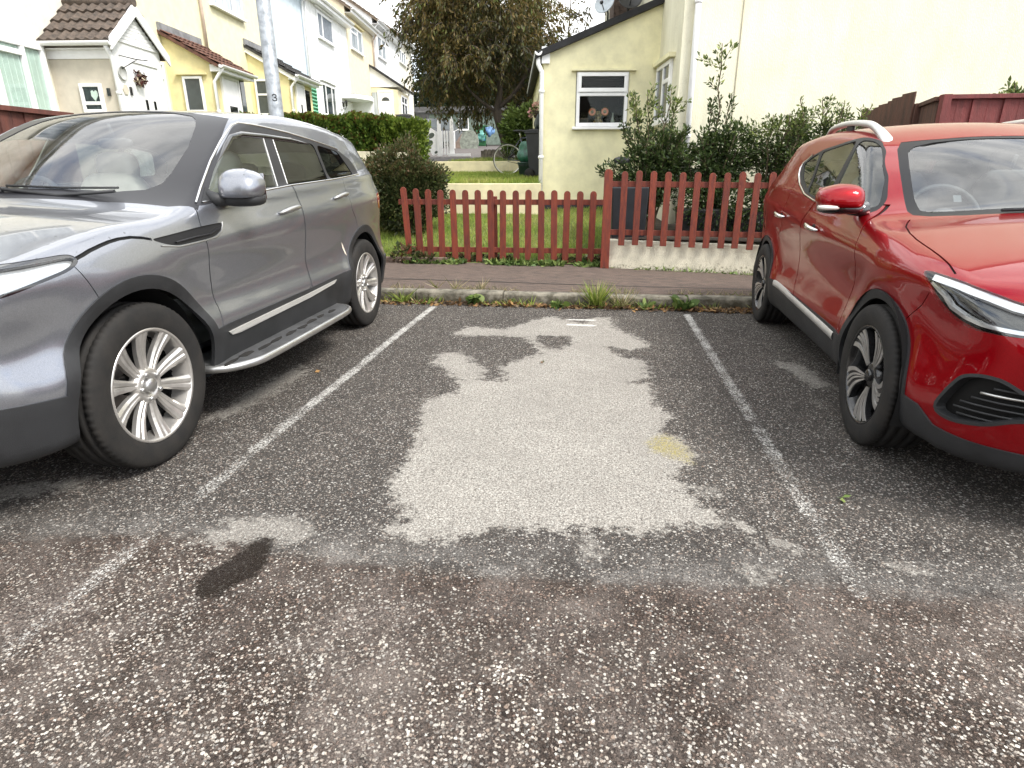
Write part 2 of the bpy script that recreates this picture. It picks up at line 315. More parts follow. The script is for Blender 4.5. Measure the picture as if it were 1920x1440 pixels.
    # dusty band along the joint, oil-darkened bays
    col = mixc(math_('MULTIPLY', rng(seam, -.24, -.03), math_('MULTIPLY', rng(seam, .0, .05, 1, 0), math_('MULTIPLY', rng(noise(5, 5).outputs['Fac'], .40, .62, .0, .62), rng(noise(140, 3, .8).outputs['Fac'], .38, .6)))), col, (.30, .285, .265))
    # the pale dried-out area between the bays
    edge = math_('ADD', math_('MULTIPLY', math_('SUBTRACT', noise(16, 7, .7).outputs['Fac'], .5), .34), math_('MULTIPLY', math_('SUBTRACT', noise(70, 3, .7).outputs['Fac'], .5), .16))
    pm = rng(math_('ADD', at('patch'), edge), .022, -.022)
    pc = ramp(t, [(.34, (.055, .05, .044)), (.45, (.30, .278, .248)), (.60, (.62, .588, .53))]); L(noise(95, 5, .8).outputs['Fac'], pc.inputs['Fac'])
    v = N(t, 'ShaderNodeTexVoronoi', Scale=110, feature='DISTANCE_TO_EDGE'); L(PW, v.inputs['Vector'])
    pcol = mixc(rng(v.outputs['Distance'], .0, .12, .62, 0), pc.outputs['Color'], (.075, .07, .066))
    pcol = mixc(math_('MULTIPLY', s3, .8), pcol, (.55, .53, .48)); pcol = mixc(rng(big, .35, .7, 0, .35), pcol, (.22, .205, .185))
    col = mixc(math_('MULTIPLY', pm, rng(mid, .3, .7, .95, .80)), col, pcol)
    lm = rng(math_('ADD', at('light'), math_('MULTIPLY', edge, 1.1)), .02, -.03); col = mixc(math_('MULTIPLY', lm, .6), col, pcol)
    ym = rng(math_('ADD', at('yellow'), math_('MULTIPLY', edge, .5)), .02, -.05); col = mixc(math_('MULTIPLY', ym, math_('MULTIPLY', s3, 1.0)), col, (.5, .42, .12)); col = mixc(math_('MULTIPLY', ym, .55), col, (.30, .26, .12))
    # worn white bay lines
    wear = math_('ADD', math_('MULTIPLY', noise(85, 5, .8).outputs['Fac'], .75), math_('MULTIPLY', noise(6, 4).outputs['Fac'], .25)); wear = math_('ADD', wear, math_('MULTIPLY', rng(v.outputs['Distance'], .0, .16, 1, 0), .10))
    lw = math_('ADD', at('line'), math_('MULTIPLY', math_('SUBTRACT', noise(45, 5, .7).outputs['Fac'], .5), .085))
    lmsk = math_('MULTIPLY', rng(lw, .004, -.006), rng(math_('SUBTRACT', at('linewear'), wear), -.05, .05))
    col = mixc(lmsk, col, mixc(fine, (.55, .54, .50), (.82, .81, .77)))
    # water in the hollow
    wm = rng(math_('ADD', at('puddle'), math_('MULTIPLY', edge, .38)), .012, -.006)
    col = mixc(wm, col, mixc(.95, col, (.010, .006, .0035)))
    L(col, b.inputs['Base Color'])
    rg = mixc(wm, (.9, .9, .9), (.10, .10, .10)); L(rg, b.inputs['Roughness']); sp_ = rng(wm, 0, 1, .12, .22); L(sp_, b.inputs['Specular IOR Level'])
    h = math_('ADD', math_('MULTIPLY', math_('MAXIMUM', m2, m3), 1.0), math_('ADD', math_('MULTIPLY', fine, .55), math_('MULTIPLY', s1, .5)))
    h = math_('MULTIPLY', h, rng(wm, 0, 1, 1, .3))
    bp = N(t, 'ShaderNodeBump', Strength=.9, Distance=.008); L(h, bp.inputs['Height']); L(bp.outputs['Normal'], b.inputs['Normal'])
    return m
GM = ground_material()
def seam_attr(X, Y): return np.interp(X, [p[0] for p in SEAM], [p[1] for p in SEAM])-Y
def line_attr(X, Y):
    a = np.maximum(np.abs(X+1.572+.004*np.sin(Y*3))-.031, Y-5.76); b = np.maximum(np.abs(X-.862)-.031, np.maximum(Y-5.70, 1.66-Y))
    n1 = np.maximum(np.abs(X+.10)-.13, np.minimum(np.abs(Y-5.36)-.022, np.abs(Y-5.16)-.026))
    return np.minimum(np.minimum(a, b), n1)
def wear_attr(X, Y): return np.where((np.abs(X+.1) < .25) & (Y > 5.0) & (Y < 5.5), .66, np.where(X < -.5, np.interp(Y, [1.0, 1.5, 1.75, 2.0, 3.2, 5.6], [.42, .49, .42, .47, .51, .55]), np.interp(Y, [1.7, 2.4, 4, 5.7], [.455, .47, .49, .545])))
ATTR = dict(seam=seam_attr, patch=lambda X, Y: np.maximum(sd_poly(X, Y, PATCH), -sd_poly(X, Y, HOLE)), light=lambda X, Y: np.minimum.reduce([sd_poly(X, Y, p) for p in LIGHTS]),
            yellow=lambda X, Y: sd_poly(X, Y, YELLOW), puddle=lambda X, Y: sd_poly(X, Y, PUDDLE), line=line_attr, linewear=wear_attr)
sheet('road', np.linspace(-4.2, 4.2, 281), np.linspace(.2, 5.95, 231), ground_z, GM, attrs=ATTR)
FAR = {k: (lambda X, Y, v=v: np.full(X.shape, v)) for k, v in dict(patch=1, light=1, yellow=1, puddle=1, line=1, linewear=0).items()}
def outer(name, x0, x1, y0, y1):
    sheet(name, np.linspace(x0, x1, 12), np.linspace(y0, y1, 12), lambda X, Y: X*0-.004, GM, attrs=dict(FAR, seam=seam_attr))
outer('road_left', -40, -4.19, .2, 5.95); outer('road_right', 4.19, 40, .2, 5.95); outer('road_near', -40, 40, -14, .21)
# wide ground under everything, out to the horizon
GRASS_G = mat('grass_soil', (.10, .135, .03), .95, var=.3, scale=3, bump=.6, bscale=40, col2=(.055, .07, .02))
sheet('ground', np.linspace(-500, 500, 30), np.linspace(-500, 700, 30), lambda X, Y: X*0-.06+np.clip((Y-60)/200, 0, 1)*9, mat('far_field', (.06, .085, .03), .95, var=.3, scale=.05))
KERB_M = mat('kerb_concrete', (.25, .228, .18), .9, var=.3, scale=9, bump=.7, bscale=120, col2=(.045, .042, .03), detail=9)
PAVE_M = mat('pavement_tarmac', (.135, .096, .076), .92, var=.32, scale=16, bump=.7, bscale=170, col2=(.05, .04, .035), vscale=(.5, 2.2, 1))
kb = MB(); rk = random.Random(2); x = -9.0
while x < 9:
    w = .90; z = .118+rk.uniform(-.006, .006); y0 = 5.925+rk.uniform(-.006, .006)
    kb.prism([(y0, -.05), (y0+.012, z-.02), (y0+.03, z), (y0+.13, z+.002), (y0+.13, -.05)], (x+.004, 0, 0), (0, 1, 0), (0, 0, 1), (w-.008, 0, 0)); x += w
tag(kb.build('kerb', KERB_M, bevel=.006), kind='structure')
def pave_z(X, Y):
    zb = np.interp(X, [-3, 0, .2, 2, 4], [.11, .10, .09, .03, .0]); f = np.clip((Y-6.05)/1.9, 0, 1)
    return .116*(1-f)+zb*f+.006*(vnoise(X, Y, 2, 8)-.5)
sheet('pavement', np.linspace(-9, 9, 160), np.linspace(6.05, 8.1, 24), pave_z, PAVE_M)
t_ = KERB_M.node_tree; b_ = t_.nodes['Principled BSDF']; s_ = b_.inputs['Base Color'].links[0].from_socket
tc_ = N(t_, 'ShaderNodeTexCoord'); sx_ = N(t_, 'ShaderNodeSeparateXYZ'); t_.links.new(tc_.outputs['Object'], sx_.inputs[0]); n_ = N(t_, 'ShaderNodeTexNoise', Scale=13, Detail=9, Roughness=.7); t_.links.new(tc_.outputs['Object'], n_.inputs['Vector'])
m_ = N(t_, 'ShaderNodeMapRange'); m_.inputs['From Min'].default_value = .125; m_.inputs['From Max'].default_value = 0; m_.inputs['To Min'].default_value = -.14; m_.inputs['To Max'].default_value = .22; t_.links.new(sx_.outputs['Z'], m_.inputs['Value'])
a_ = N(t_, 'ShaderNodeMath', operation='ADD'); t_.links.new(m_.outputs[0], a_.inputs[0]); t_.links.new(n_.outputs['Fac'], a_.inputs[1]); r_ = N(t_, 'ShaderNodeMapRange'); r_.inputs['From Min'].default_value = .42; r_.inputs['From Max'].default_value = .62; t_.links.new(a_.outputs[0], r_.inputs['Value'])
x_ = N(t_, 'ShaderNodeMix', data_type='RGBA'); t_.links.new(r_.outputs[0], x_.inputs['Factor']); t_.links.new(s_, x_.inputs['A']); x_.inputs['B'].default_value = (.062, .053, .032, 1); t_.links.new(x_.outputs['Result'], b_.inputs['Base Color'])
TR = MB(); TR.grid(lambda u, v: (-2.6+4.6*u, 6.62+.03*v+.03*math.sin(u*9)-.16*u, float(pave_z(np.array(-2.6+4.6*u), np.array(6.62)))+.005), 40, 1)
tag(TR.build('repair_seam', mat('tar_seam', (.055, .045, .04), .9)), kind='structure')
def lawn_z(X, Y): return np.interp(Y, [8.0, 8.3, 10.9], [.09, .16, .66])+.015*(vnoise(X, Y, 3, 5)-.5)
sheet('lawn', np.linspace(-5.2, .18, 40), np.linspace(8.08, 11.4, 34), lawn_z, GRASS_G)
SOIL = mat('bed_soil', (.05, .037, .026), .95, var=.3, bump=.8, bscale=50)
sheet('planting_bed', np.linspace(.18, 6, 20), np.linspace(8.05, 11.2, 10), lambda X, Y: X*0+.42+.04*(Y-8)+.03*vnoise(X, Y, 2, 6), SOIL)
def strip_z(X, Y): return np.interp(Y, [10.6, 16.6], [1.08, 1.235])+.01*(vnoise(X, Y, 2, 9)-.5)
sheet('upper_lawn', np.linspace(-6, -.95, 30), np.linspace(10.72, 16.6, 30), strip_z, GRASS_G)
DRIVE = mat('driveway_tarmac', (.12, .105, .098), .92, var=.3, scale=5, bump=.6, bscale=60, col2=(.06, .052, .05))
def drive_z(X, Y): return 1.50+.058*(Y-16.5)+.03*(vnoise(X, Y, .7, 10)-.5)
sheet('driveway', np.linspace(-14, 6, 40), np.linspace(16.55, 48, 40), drive_z, DRIVE)
def terr_z(X, Y): return np.interp(Y, [8.1, 12.8, 13.2, 48], [.12, .62, 1.35, 4.42])
sheet('front_gardens', np.concatenate([np.linspace(-16, -4.2, 30)]), np.concatenate([np.linspace(8.1, 13.2, 14), np.linspace(13.4, 48, 40)]), lambda X, Y: terr_z(X, Y)+np.clip((X+.26*Y+.9)/.8, 0, 1)*-1.1*(Y > 14.5), GRASS_G)
sheet('hill', np.linspace(-220, 160, 40), np.linspace(47.5, 240, 30), lambda X, Y: 3.3+(Y-47.5)*.055+2.5*vnoise(X, Y, .03, 12), mat('hill_green', (.05, .075, .028), .95, var=.4, scale=.12, col2=(.02, .035, .012)))
# ---------------------------------------------------------------- car body surfaces (implicit, later meshed)
def nspline(pts):
    """natural cubic spline through (x, y) points, linear outside"""
    p = np.array(pts, float); x, y = p[:, 0], p[:, 1]; n = len(x)
    h = np.diff(x); A = np.eye(n); b = np.zeros(n)
    for i in range(1, n-1):
        A[i, i-1], A[i, i], A[i, i+1] = h[i-1], 2*(h[i-1]+h[i]), h[i]
        b[i] = 6*((y[i+1]-y[i])/h[i]-(y[i]-y[i-1])/h[i-1])
    m = np.linalg.solve(A, b)
    def f(q):
        q = np.asarray(q, float)
        i = np.clip(np.searchsorted(x, q)-1, 0, n-2)
        c = np.clip(q, x[0], x[-1])
        t0, t1 = x[i+1]-c, c-x[i]
        v = (m[i]*t0**3+m[i+1]*t1**3)/(6*h[i])+(y[i]/h[i]-m[i]*h[i]/6)*t0+(y[i+1]/h[i]-m[i+1]*h[i]/6)*t1
        s0 = (y[1]-y[0])/h[0]; s1 = (y[-1]-y[-2])/h[-1]
        return v+np.where(q < x[0], (q-x[0])*s0, 0)+np.where(q > x[-1], (q-x[-1])*s1, 0)
    return f
def smax(a, b, k):
    return np.maximum(a, b)+np.maximum(k-np.abs(a-b), 0)**2/(4*k)
def sstep(a, b, x):
    t = np.clip((x-a)/(b-a), 0, 1); return t*t*(3-2*t)
SPEC = {
 'grey': dict(
  top=[(-.95,.76),(-.82,.915),(-.6,.99),(-.2,1.05),(.15,1.09),(.36,1.12),(.47,1.17),(.75,1.325),(1.05,1.482),(1.3,1.588),(1.6,1.630),(2.0,1.640),(2.5,1.612),(3.0,1.545),(3.25,1.50),(3.6,1.42)],
  plan=[(-.95,.80),(-.7,.87),(-.4,.915),(0,.938),(.6,.945),(1.5,.945),(2.4,.945),(2.9,.93),(3.2,.90),(3.55,.84)],
  low=[(.15,-.06),(.28,-.03),(.42,-.002),(.545,.009),(.625,-.020),(.76,-.018),(.91,.002),(.945,-.003),(1.02,-.030),(1.10,-.05)],
  up=[(-.08,-.028),(0,-.052),(.03,-.072),(.07,-.092),(.25,-.172),(.42,-.25),(.52,-.305),(.7,-.43)],
  belt=(1.10,.055,.48), front=[(.1,-.62),(.22,-.77),(.32,-.83),(.5,-.865),(.7,-.875),(.84,-.865),(.93,-.82),(1.1,-.60)],
  rear=[(.15,3.32),(.35,3.42),(.6,3.48),(.85,3.47),(1.1,3.41),(1.3,3.33),(1.45,3.26),(1.6,3.20)],
  fplan=.30, rplan=.20, shift=.19, crown=.052, bottom=.27, r=.365, wb=2.66, flare=.016, track=.822),
 'red': dict(
  top=[(-.98,.70),(-.86,.82),(-.7,.90),(-.45,.965),(-.1,1.015),(.2,1.05),(.40,1.08),(.52,1.135),(.8,1.285),(1.05,1.40),(1.3,1.485),(1.6,1.535),(2.0,1.55),(2.5,1.525),(2.9,1.475),(3.2,1.41),(3.5,1.32)],
  plan=[(-.98,.72),(-.7,.81),(-.4,.865),(0,.892),(.5,.885),(1.3,.885),(2.2,.895),(2.6,.90),(3.0,.87),(3.3,.82),(3.6,.74)],
  low=[(.12,-.07),(.25,-.035),(.36,-.012),(.46,-.012),(.58,-.034),(.70,-.035),(.82,-.008),(.87,-.002),(.93,-.02),(1.05,-.06)],
  up=[(-.10,-.038),(0,-.072),(.03,-.09),(.07,-.11),(.22,-.18),(.38,-.262),(.48,-.33),(.65,-.46)],
  belt=(1.045,.055,.2), front=[(.05,-.70),(.2,-.85),(.3,-.90),(.45,-.925),(.6,-.93),(.72,-.915),(.82,-.87),(1.0,-.65)],
  rear=[(.12,3.22),(.3,3.32),(.55,3.38),(.75,3.40),(.95,3.36),(1.1,3.27),(1.25,3.12),(1.4,2.98),(1.5,2.9)],
  fplan=.42, rplan=.34, shift=.24, crown=.10, bottom=.22, r=.335, wb=2.585, flare=.016, track=.79)}
for _s in SPEC.values():
    for _k in ('top', 'plan', 'low', 'up', 'front', 'rear'): _s['f_'+_k] = nspline(_s[_k])
def field(s, P):
    x, y, z = P[..., 0], np.abs(P[..., 1]), P[..., 2]
    zb = s['belt'][0]+s['belt'][1]*(x-s['belt'][2])
    d = z-zb; sh = np.clip(zb-s['belt'][0], -.1, .2)
    zl = np.where(z > .6, z-sh*np.clip((z-.6)/.4, 0, 1), z)
    t = sstep(-.06, .0, d)
    off = s['f_low'](np.minimum(zl, s['low'][-1][0]))*(1-t)+s['f_up'](d)*t
    W = s['f_plan'](x)+off
    for xc in (0, s['wb']):
        r = np.hypot(x-xc, z-s['r'])
        W = W+s['flare']*np.exp(-((r-s['r']*1.25)/.085)**2)*sstep(.15, .3, z)
    fs = y-W
    q = np.minimum(y, 1.0)
    ft = (z-(s['f_top'](x-s['shift']*q*q*sstep(.1, .7, x)-.12*q*q*sstep(.2, -.5, x))-s['crown']*q*q))*.9
    ff = s['f_front'](z)+s['fplan']*q**2.6-x
    fr = x-(s['f_rear'](z)-s['rplan']*q**2.4)
    k = .045+.03*sstep(.5, -.1, x)
    g = smax(fs, ft, k)
    g = smax(g, ff, .09); g = smax(g, fr, .09)
    return smax(g, s['bottom']-z, .05)
def field_grad(s, P, e=.004):
    g = np.empty_like(P)
    for i in range(3):
        d = np.zeros(3); d[i] = e
        g[..., i] = (field(s, P+d)-field(s, P-d))/(2*e)
    return g
# ---------------------------------------------------------------- meshing and cutting a body
def surface_net(s, h=.03):
    lo = np.array((-1.15, -h*1.5, .1)); n = np.array((int(4.85/h), int(1.2/h), int(1.75/h)))
    ax = [lo[i]+h*np.arange(n[i]) for i in range(3)]
    G = np.stack(np.meshgrid(*ax, indexing='ij'), -1); F = field(s, G); ins = F < 0
    nx, ny, nz = F.shape
    cnt = np.zeros((nx-1, ny-1, nz-1)); acc = np.zeros((nx-1, ny-1, nz-1, 3))
    for axis in range(3):
        sl0 = [slice(None)]*3; sl1 = [slice(None)]*3; sl0[axis] = slice(0, -1); sl1[axis] = slice(1, None)
        a, b = F[tuple(sl0)], F[tuple(sl1)]; cr = (a < 0) != (b < 0)
        t = np.where(cr, a/np.where(cr, a-b, 1), 0); p = G[tuple(sl0)].copy(); p[..., axis] += t*h
        o = [q for q in range(3) if q != axis]
        for d0 in (0, 1):
            for d1 in (0, 1):
                sl = [slice(None)]*3; sl[o[0]] = slice(d0, d0+cnt.shape[o[0]]); sl[o[1]] = slice(d1, d1+cnt.shape[o[1]])
                c = cr[tuple(sl)]; cnt += c; acc += p[tuple(sl)]*c[..., None]
    act = cnt > 0; idx = -np.ones(cnt.shape, int); idx[act] = np.arange(act.sum())
    V = acc[act]/cnt[act][:, None]; Q = []
    for axis in range(3):
        sl0 = [slice(None)]*3; sl1 = [slice(None)]*3; sl0[axis] = slice(0, -1); sl1[axis] = slice(1, None)
        a, b = ins[tuple(sl0)], ins[tuple(sl1)]; cr = np.argwhere(a != b)
        o = [q for q in range(3) if q != axis]
        for c in cr:
            if c[o[0]] < 1 or c[o[1]] < 1 or c[o[0]] >= cnt.shape[o[0]] or c[o[1]] >= cnt.shape[o[1]]: continue
            q = []
            for d0, d1 in ((-1, -1), (0, -1), (0, 0), (-1, 0)):
                e = list(c); e[o[0]] += d0; e[o[1]] += d1; q.append(idx[tuple(e)])
            if min(q) < 0: continue
            if bool(a[tuple(c)]) != (axis == 1): q = q
            else: q = q[::-1]
            Q.append(q)
    for _ in range(5):
        g = field_grad(s, V); f = field(s, V)
        V = V-np.clip(f/np.maximum((g*g).sum(-1), .2), -.01, .01)[:, None]*g
    return V, Q
def in_poly(p, poly):
    c = False; j = len(poly)-1; x, y = p
    for i in range(len(poly)):
        xi, yi = poly[i]; xj, yj = poly[j]
        if (yi > y) != (yj > y) and x < (xj-xi)*(y-yi)/(yj-yi)+xi: c = not c
        j = i
    return c
def smooth_poly(p, it=2, keep=.25, closed=True):
    for _ in range(it):
        q = []; n = len(p)
        for i in range(n if closed else n-1):
            a, b = p[i], p[(i+1) % n]
            q += [tuple(a[k]*(1-keep)+b[k]*keep for k in range(len(a))), tuple(a[k]*keep+b[k]*(1-keep) for k in range(len(a)))]
        p = q if closed else [p[0]]+q+[p[-1]]
    return p
def band(line, w):
    """outline of a strip of width w along a 2-D line"""
    P = [np.array(q, float) for q in line]; l, r = [], []
    for i in range(len(P)):
        d = P[min(i+1, len(P)-1)]-P[max(i-1, 0)]; d /= np.linalg.norm(d); n = np.array((-d[1], d[0]))*w/2
        l.append(tuple(P[i]+n)); r.append(tuple(P[i]-n))
    return l+r[::-1]
def grow(poly, d):
    n = len(poly); ar = sum(poly[i][0]*poly[(i+1) % n][1]-poly[(i+1) % n][0]*poly[i][1] for i in range(n)); sg = 1 if ar > 0 else -1
    out = []
    for i in range(n):
        a, b, c = [np.array(poly[(i+k) % n], float) for k in (-1, 0, 1)]
        u = b-a; w = c-b; u /= np.linalg.norm(u)+1e-9; w /= np.linalg.norm(w)+1e-9
        n1 = np.array((u[1], -u[0])); n2 = np.array((w[1], -w[0])); m = n1+n2; m /= max(np.dot(m, n1), .3)*1.0+1e-9
        out.append(tuple(b+sg*d*m))
    return out
SIDE = ((1, 0, 0), (0, 0, 1)); TOP = ((1, 0, 0), (0, 1, 0)); FRONT = ((0, 1, 0), (0, 0, 1)); CORNER = ((.7071, .7071, 0), (0, 0, 1))
def car_mesh(s, cuts, h=.03):
    """cuts: (tag, polygon, projection, from-tags, condition(center, normal)); returns {(tag, side): (verts, faces, normals)}"""
    V, Q = surface_net(s, h)
    bm = bmesh.new(); vs = [bm.verts.new(p) for p in V]
    for q in Q:
        try: bm.faces.new([vs[i] for i in q])
        except ValueError: pass
    loose = [v for v in bm.verts if not v.link_faces]
    bmesh.ops.delete(bm, geom=loose, context='VERTS')
    bmesh.ops.bisect_plane(bm, geom=bm.faces[:]+bm.edges[:]+bm.verts[:], plane_co=(0, 0, 0), plane_no=(0, 1, 0), clear_inner=True)
    bmesh.ops.recalc_face_normals(bm, faces=bm.faces[:])
    f = max(bm.faces, key=lambda q: q.calc_center_median().z)
    if f.normal.z < 0: bmesh.ops.reverse_faces(bm, faces=bm.faces[:])
    lay = bm.faces.layers.int.new('tag'); names = ['body']
    for tg, poly, (U, Vv), frm, cond in cuts:
        U = Vector(U); Vv = Vector(Vv); D = U.cross(Vv)
        if tg not in names: names.append(tg)
        ti = names.index(tg); fr = {names.index(q) for q in frm}
        us = [p[0] for p in poly]; ws = [p[1] for p in poly]; bb = (min(us)-.002, max(us)+.002, min(ws)-.002, max(ws)+.002)
        def fb(f):
            a = [v.co.dot(U) for v in f.verts]; b = [v.co.dot(Vv) for v in f.verts]; return min(a), max(a), min(b), max(b)
        cand = set()
        for f in bm.faces:
            if f[lay] in fr:
                q = fb(f)
                if q[0] < bb[1] and q[1] > bb[0] and q[2] < bb[3] and q[3] > bb[2] and cond(f.calc_center_median(), f.normal): cand.add(f)
        n = len(poly)
        for i in range(n):
            a, b = poly[i], poly[(i+1) % n]
            if math.hypot(a[0]-b[0], a[1]-b[1]) < 1e-6: continue
            eb = (min(a[0], b[0])-.001, max(a[0], b[0])+.001, min(a[1], b[1])-.001, max(a[1], b[1])+.001)
            nn = U*(b[1]-a[1])-Vv*(b[0]-a[0]); nn.normalize(); co = U*a[0]+Vv*a[1]
            sel = []
            for f in cand:
                q = fb(f)
                if q[0] < eb[1] and q[1] > eb[0] and q[2] < eb[3] and q[3] > eb[2]:
                    dd = [(v.co-co).dot(nn) for v in f.verts]
                    if min(dd) < -1e-5 and max(dd) > 1e-5: sel.append(f)
            if not sel: continue
            old = {f: f[lay] for f in sel}
            es = {e for f in sel for e in f.edges}; ve = {v for f in sel for v in f.verts}
            r = bmesh.ops.bisect_plane(bm, geom=list(ve)+list(es)+sel, plane_co=co, plane_no=nn, dist=1e-6)
            cand = {f for f in cand if f.is_valid} | {g for g in r['geom'] if isinstance(g, bmesh.types.BMFace)}
        for f in cand:
            if f.is_valid and f[lay] in fr:
                c = f.calc_center_median()
                if in_poly((c.dot(U), c.dot(Vv)), poly): f[lay] = ti
    bm.verts.ensure_lookup_table(); bm.verts.index_update()
    P = np.array([v.co for v in bm.verts]); Ng = field_grad(s, P); Ng /= np.linalg.norm(Ng, axis=1)[:, None]+1e-9
    res = {}
    for ti, nm in enumerate(names):
        fs = [[v.index for v in f.verts] for f in bm.faces if f[lay] == ti]
        if not fs: continue
        u = sorted({i for f in fs for i in f}); mp = {a: k for k, a in enumerate(u)}
        res[nm] = (P[u], [[mp[i] for i in f] for f in fs], Ng[u])
    bm.free(); return res
def part_mesh(name, data, mats, parent, side=0, out=0., rim=0., extra=None):
    """one part from cut faces. side +1 near, -1 mirrored, 0 both joined; out = push along the normal, rim = turned-in edge depth"""
    vs, fs, ns = data; n0 = len(fs)
    if extra:
        (v2, f2, n2), o2 = extra; k = len(vs); vs = np.concatenate([vs, v2+n2*o2]); ns = np.concatenate([ns, n2]); fs = fs+[[i+k for i in f] for f in f2]
    V = vs+ns*out; F = [list(f) for f in fs]; Nn = [tuple(n) for n in ns]; nv = len(V); V = list(V)
    LN = [[Nn[i] for i in f] for f in F]
    if rim:
        ec = {}
        for f in fs:
            for i in range(len(f)):
                a, b = f[i], f[(i+1) % len(f)]; ec[(a, b)] = ec.get((a, b), 0)+1
        new = {}
        def nvx(i):
            if i not in new: new[i] = len(V); V.append(vs[i]+ns[i]*(out-rim))
            return new[i]
        for (a, b) in list(ec):
            if (b, a) not in ec and not (abs(vs[a][1]) < 1e-4 and abs(vs[b][1]) < 1e-4):
                F.append([b, a, nvx(a), nvx(b)]); fn = np.cross(V[a]-V[b], V[nvx(a)]-V[b]); fn = tuple(fn/(np.linalg.norm(fn)+1e-12)); LN.append([fn]*4)
    V = np.array(V)
    def flip(V_, F_, L_):
        return V_*np.array((1, -1, 1)), [f[::-1] for f in F_], [[(n[0], -n[1], n[2]) for n in l[::-1]] for l in L_]
    if side == -1: V, F, LN = flip(V, F, LN)
    if side == 0:
        V2, F2, L2 = flip(V, F, LN); k = len(V); V = np.concatenate([V, V2]); F = F+[[i+k for i in f] for f in F2]; LN = LN+L2
    me = bpy.data.meshes.new(name); me.from_pydata(V.tolist(), [], F)
    for m in (mats if isinstance(mats, (list, tuple)) else [mats]): me.materials.append(m)
    me.polygons.foreach_set('use_smooth', [True]*len(F))
    if extra:
        h_ = len(F)//2 if side == 0 else len(F); n1 = len(fs); mi = [1 if n0 <= (i % h_) < n1 else 0 for i in range(len(F))]; me.polygons.foreach_set('material_index', mi)
    me.update()
    me.normals_split_custom_set([n for l in LN for n in l])
    return link(name, me, parent)
def on_side(s, x, z):
    a, b = .3, 1.2
    for _ in range(40):
        m = (a+b)/2
        if field(s, np.array((x, m, z))) < 0: a = m
        else: b = m
    p = np.array((x, a, z)); g = field_grad(s, p); return p, g/np.linalg.norm(g)
def on_front(s, y, z):
    x = -1.1
    while field(s, np.array((x, y, z))) > 0 and x < 1: x += .004
    return x
def ribbon(s, line, w, t, sd, mb=None, mi=0, lift=0., taper=False):
    """moulding of width w, thickness t that follows a side-view line over the body"""
    mb = mb or MB(); P = [on_side(s, *q) for q in line]; vs = []
    for i, (p, n) in enumerate(P):
        d = P[min(i+1, len(P)-1)][0]-P[max(i-1, 0)][0]; d /= np.linalg.norm(d); c = np.cross(n, d)
        k_ = min(1, .08+math.sin(PI*i/(len(P)-1))*2.2) if taper else 1
        for a, o in ((-1, -.004), (-.8, (t*.8+lift)*k_), (0, (t+lift)*k_), (.8, (t*.8+lift)*k_), (1, -.004)): vs.append((p+c*a*w*k_/2+n*o)*np.array((1, sd, 1)))
    k = len(P); fs = [(i*5+j, i*5+j+1, i*5+j+6, i*5+j+5) for i in range(k-1) for j in range(4)]
    if sd > 0: fs = [f[::-1] for f in fs]
    return mb.add(vs, fs, mi, True)
def arc(c, r, a0, a1, n): return [(c[0]+r*math.cos(R(a0+(a1-a0)*i/n)), c[1]+r*math.sin(R(a0+(a1-a0)*i/n))) for i in range(n+1)]
# ---------------------------------------------------------------- materials of the cars
PAINT_G = paint_mat('silver_grey_paint', (.195, .204, .23), (.385, .40, .435), .80, .32, drops=True, dust=.14, cior=1.5)
PAINT_R = paint_mat('red_metallic_paint', (.19, .0007, .0032), (.33, .0018, .007), .5, .34, dust=.0, cior=1.44, cw=.75)
BLACK_PL = mat('black_plastic', (.022, .023, .025), .55, bump=.15, bscale=300, var=.2)
GLOSS_BL = mat('gloss_black', (.01, .01, .011), .08, coat=1, var=.1)
PILLAR_BL = mat('dark_pillar', (.018, .018, .021), .36, spec=.35, var=.05); FRIT = mat('frit_band', (.012, .012, .0135), .45, spec=.25, var=.05); SILL_M = mat('silver_sill', (.58, .57, .54), .35, metal=.35, var=.06)
SEAM_BL = mat('seam_dark', (.004, .004, .004), .9, var=.1)
CHROME = mat('chrome', (.72, .72, .72), .12, metal=1, var=.05)
SATIN = mat('satin_silver', (.55, .55, .54), .3, metal=.9, var=.08)
ALLOY = mat('alloy_silver', (.62, .60, .57), .3, metal=.75, var=.12, scale=9)
RIM_BL = mat('rim_black', (.014, .014, .015), .25, coat=.5, var=.2)
RUBBER = mat('tyre_rubber', (.014, .0135, .013), .8, bump=.12, bscale=220, var=.35, scale=11, col2=(.026, .0235, .021), spec=.3)
DISC = mat('brake_disc', (.22, .2, .19), .4, metal=.8, var=.3)
SEAT_M = mat('cream_leather', (.42, .40, .35), .5, bump=.05, var=.08)
SEAT_D = mat('dark_trim', (.03, .03, .032), .6, bump=.1, var=.2)
LINER = mat('headlining', (.40, .39, .36), .9, var=.05)
CARGLASS = glass_mat('car_glass', (.72, .80, .76), 1.62, 1.0, dirt=.05)
DARKGLASS = glass_mat('tinted_glass', (.16, .18, .17), 1.62, 1.0)
WSGLASS = glass_mat('windscreen_glass', (.80, .86, .85), 1.8, 1.0, dirt=.08)
LAMPGLASS = glass_mat('lamp_glass', (.93, .95, .95), 1.45, 1.0)
LENS = mat('projector_lens', (.05, .055, .06), .03, coat=1, var=.1)
LAMP_IN = mat('lamp_chrome', (.66, .66, .67), .16, metal=.7, var=.1); INTAKE = mat('intake_black', (.006, .006, .006), .6, spec=.2, var=.1)
INDIC = mat('indicator_white', (.7, .68, .62), .15, coat=1, var=.05)
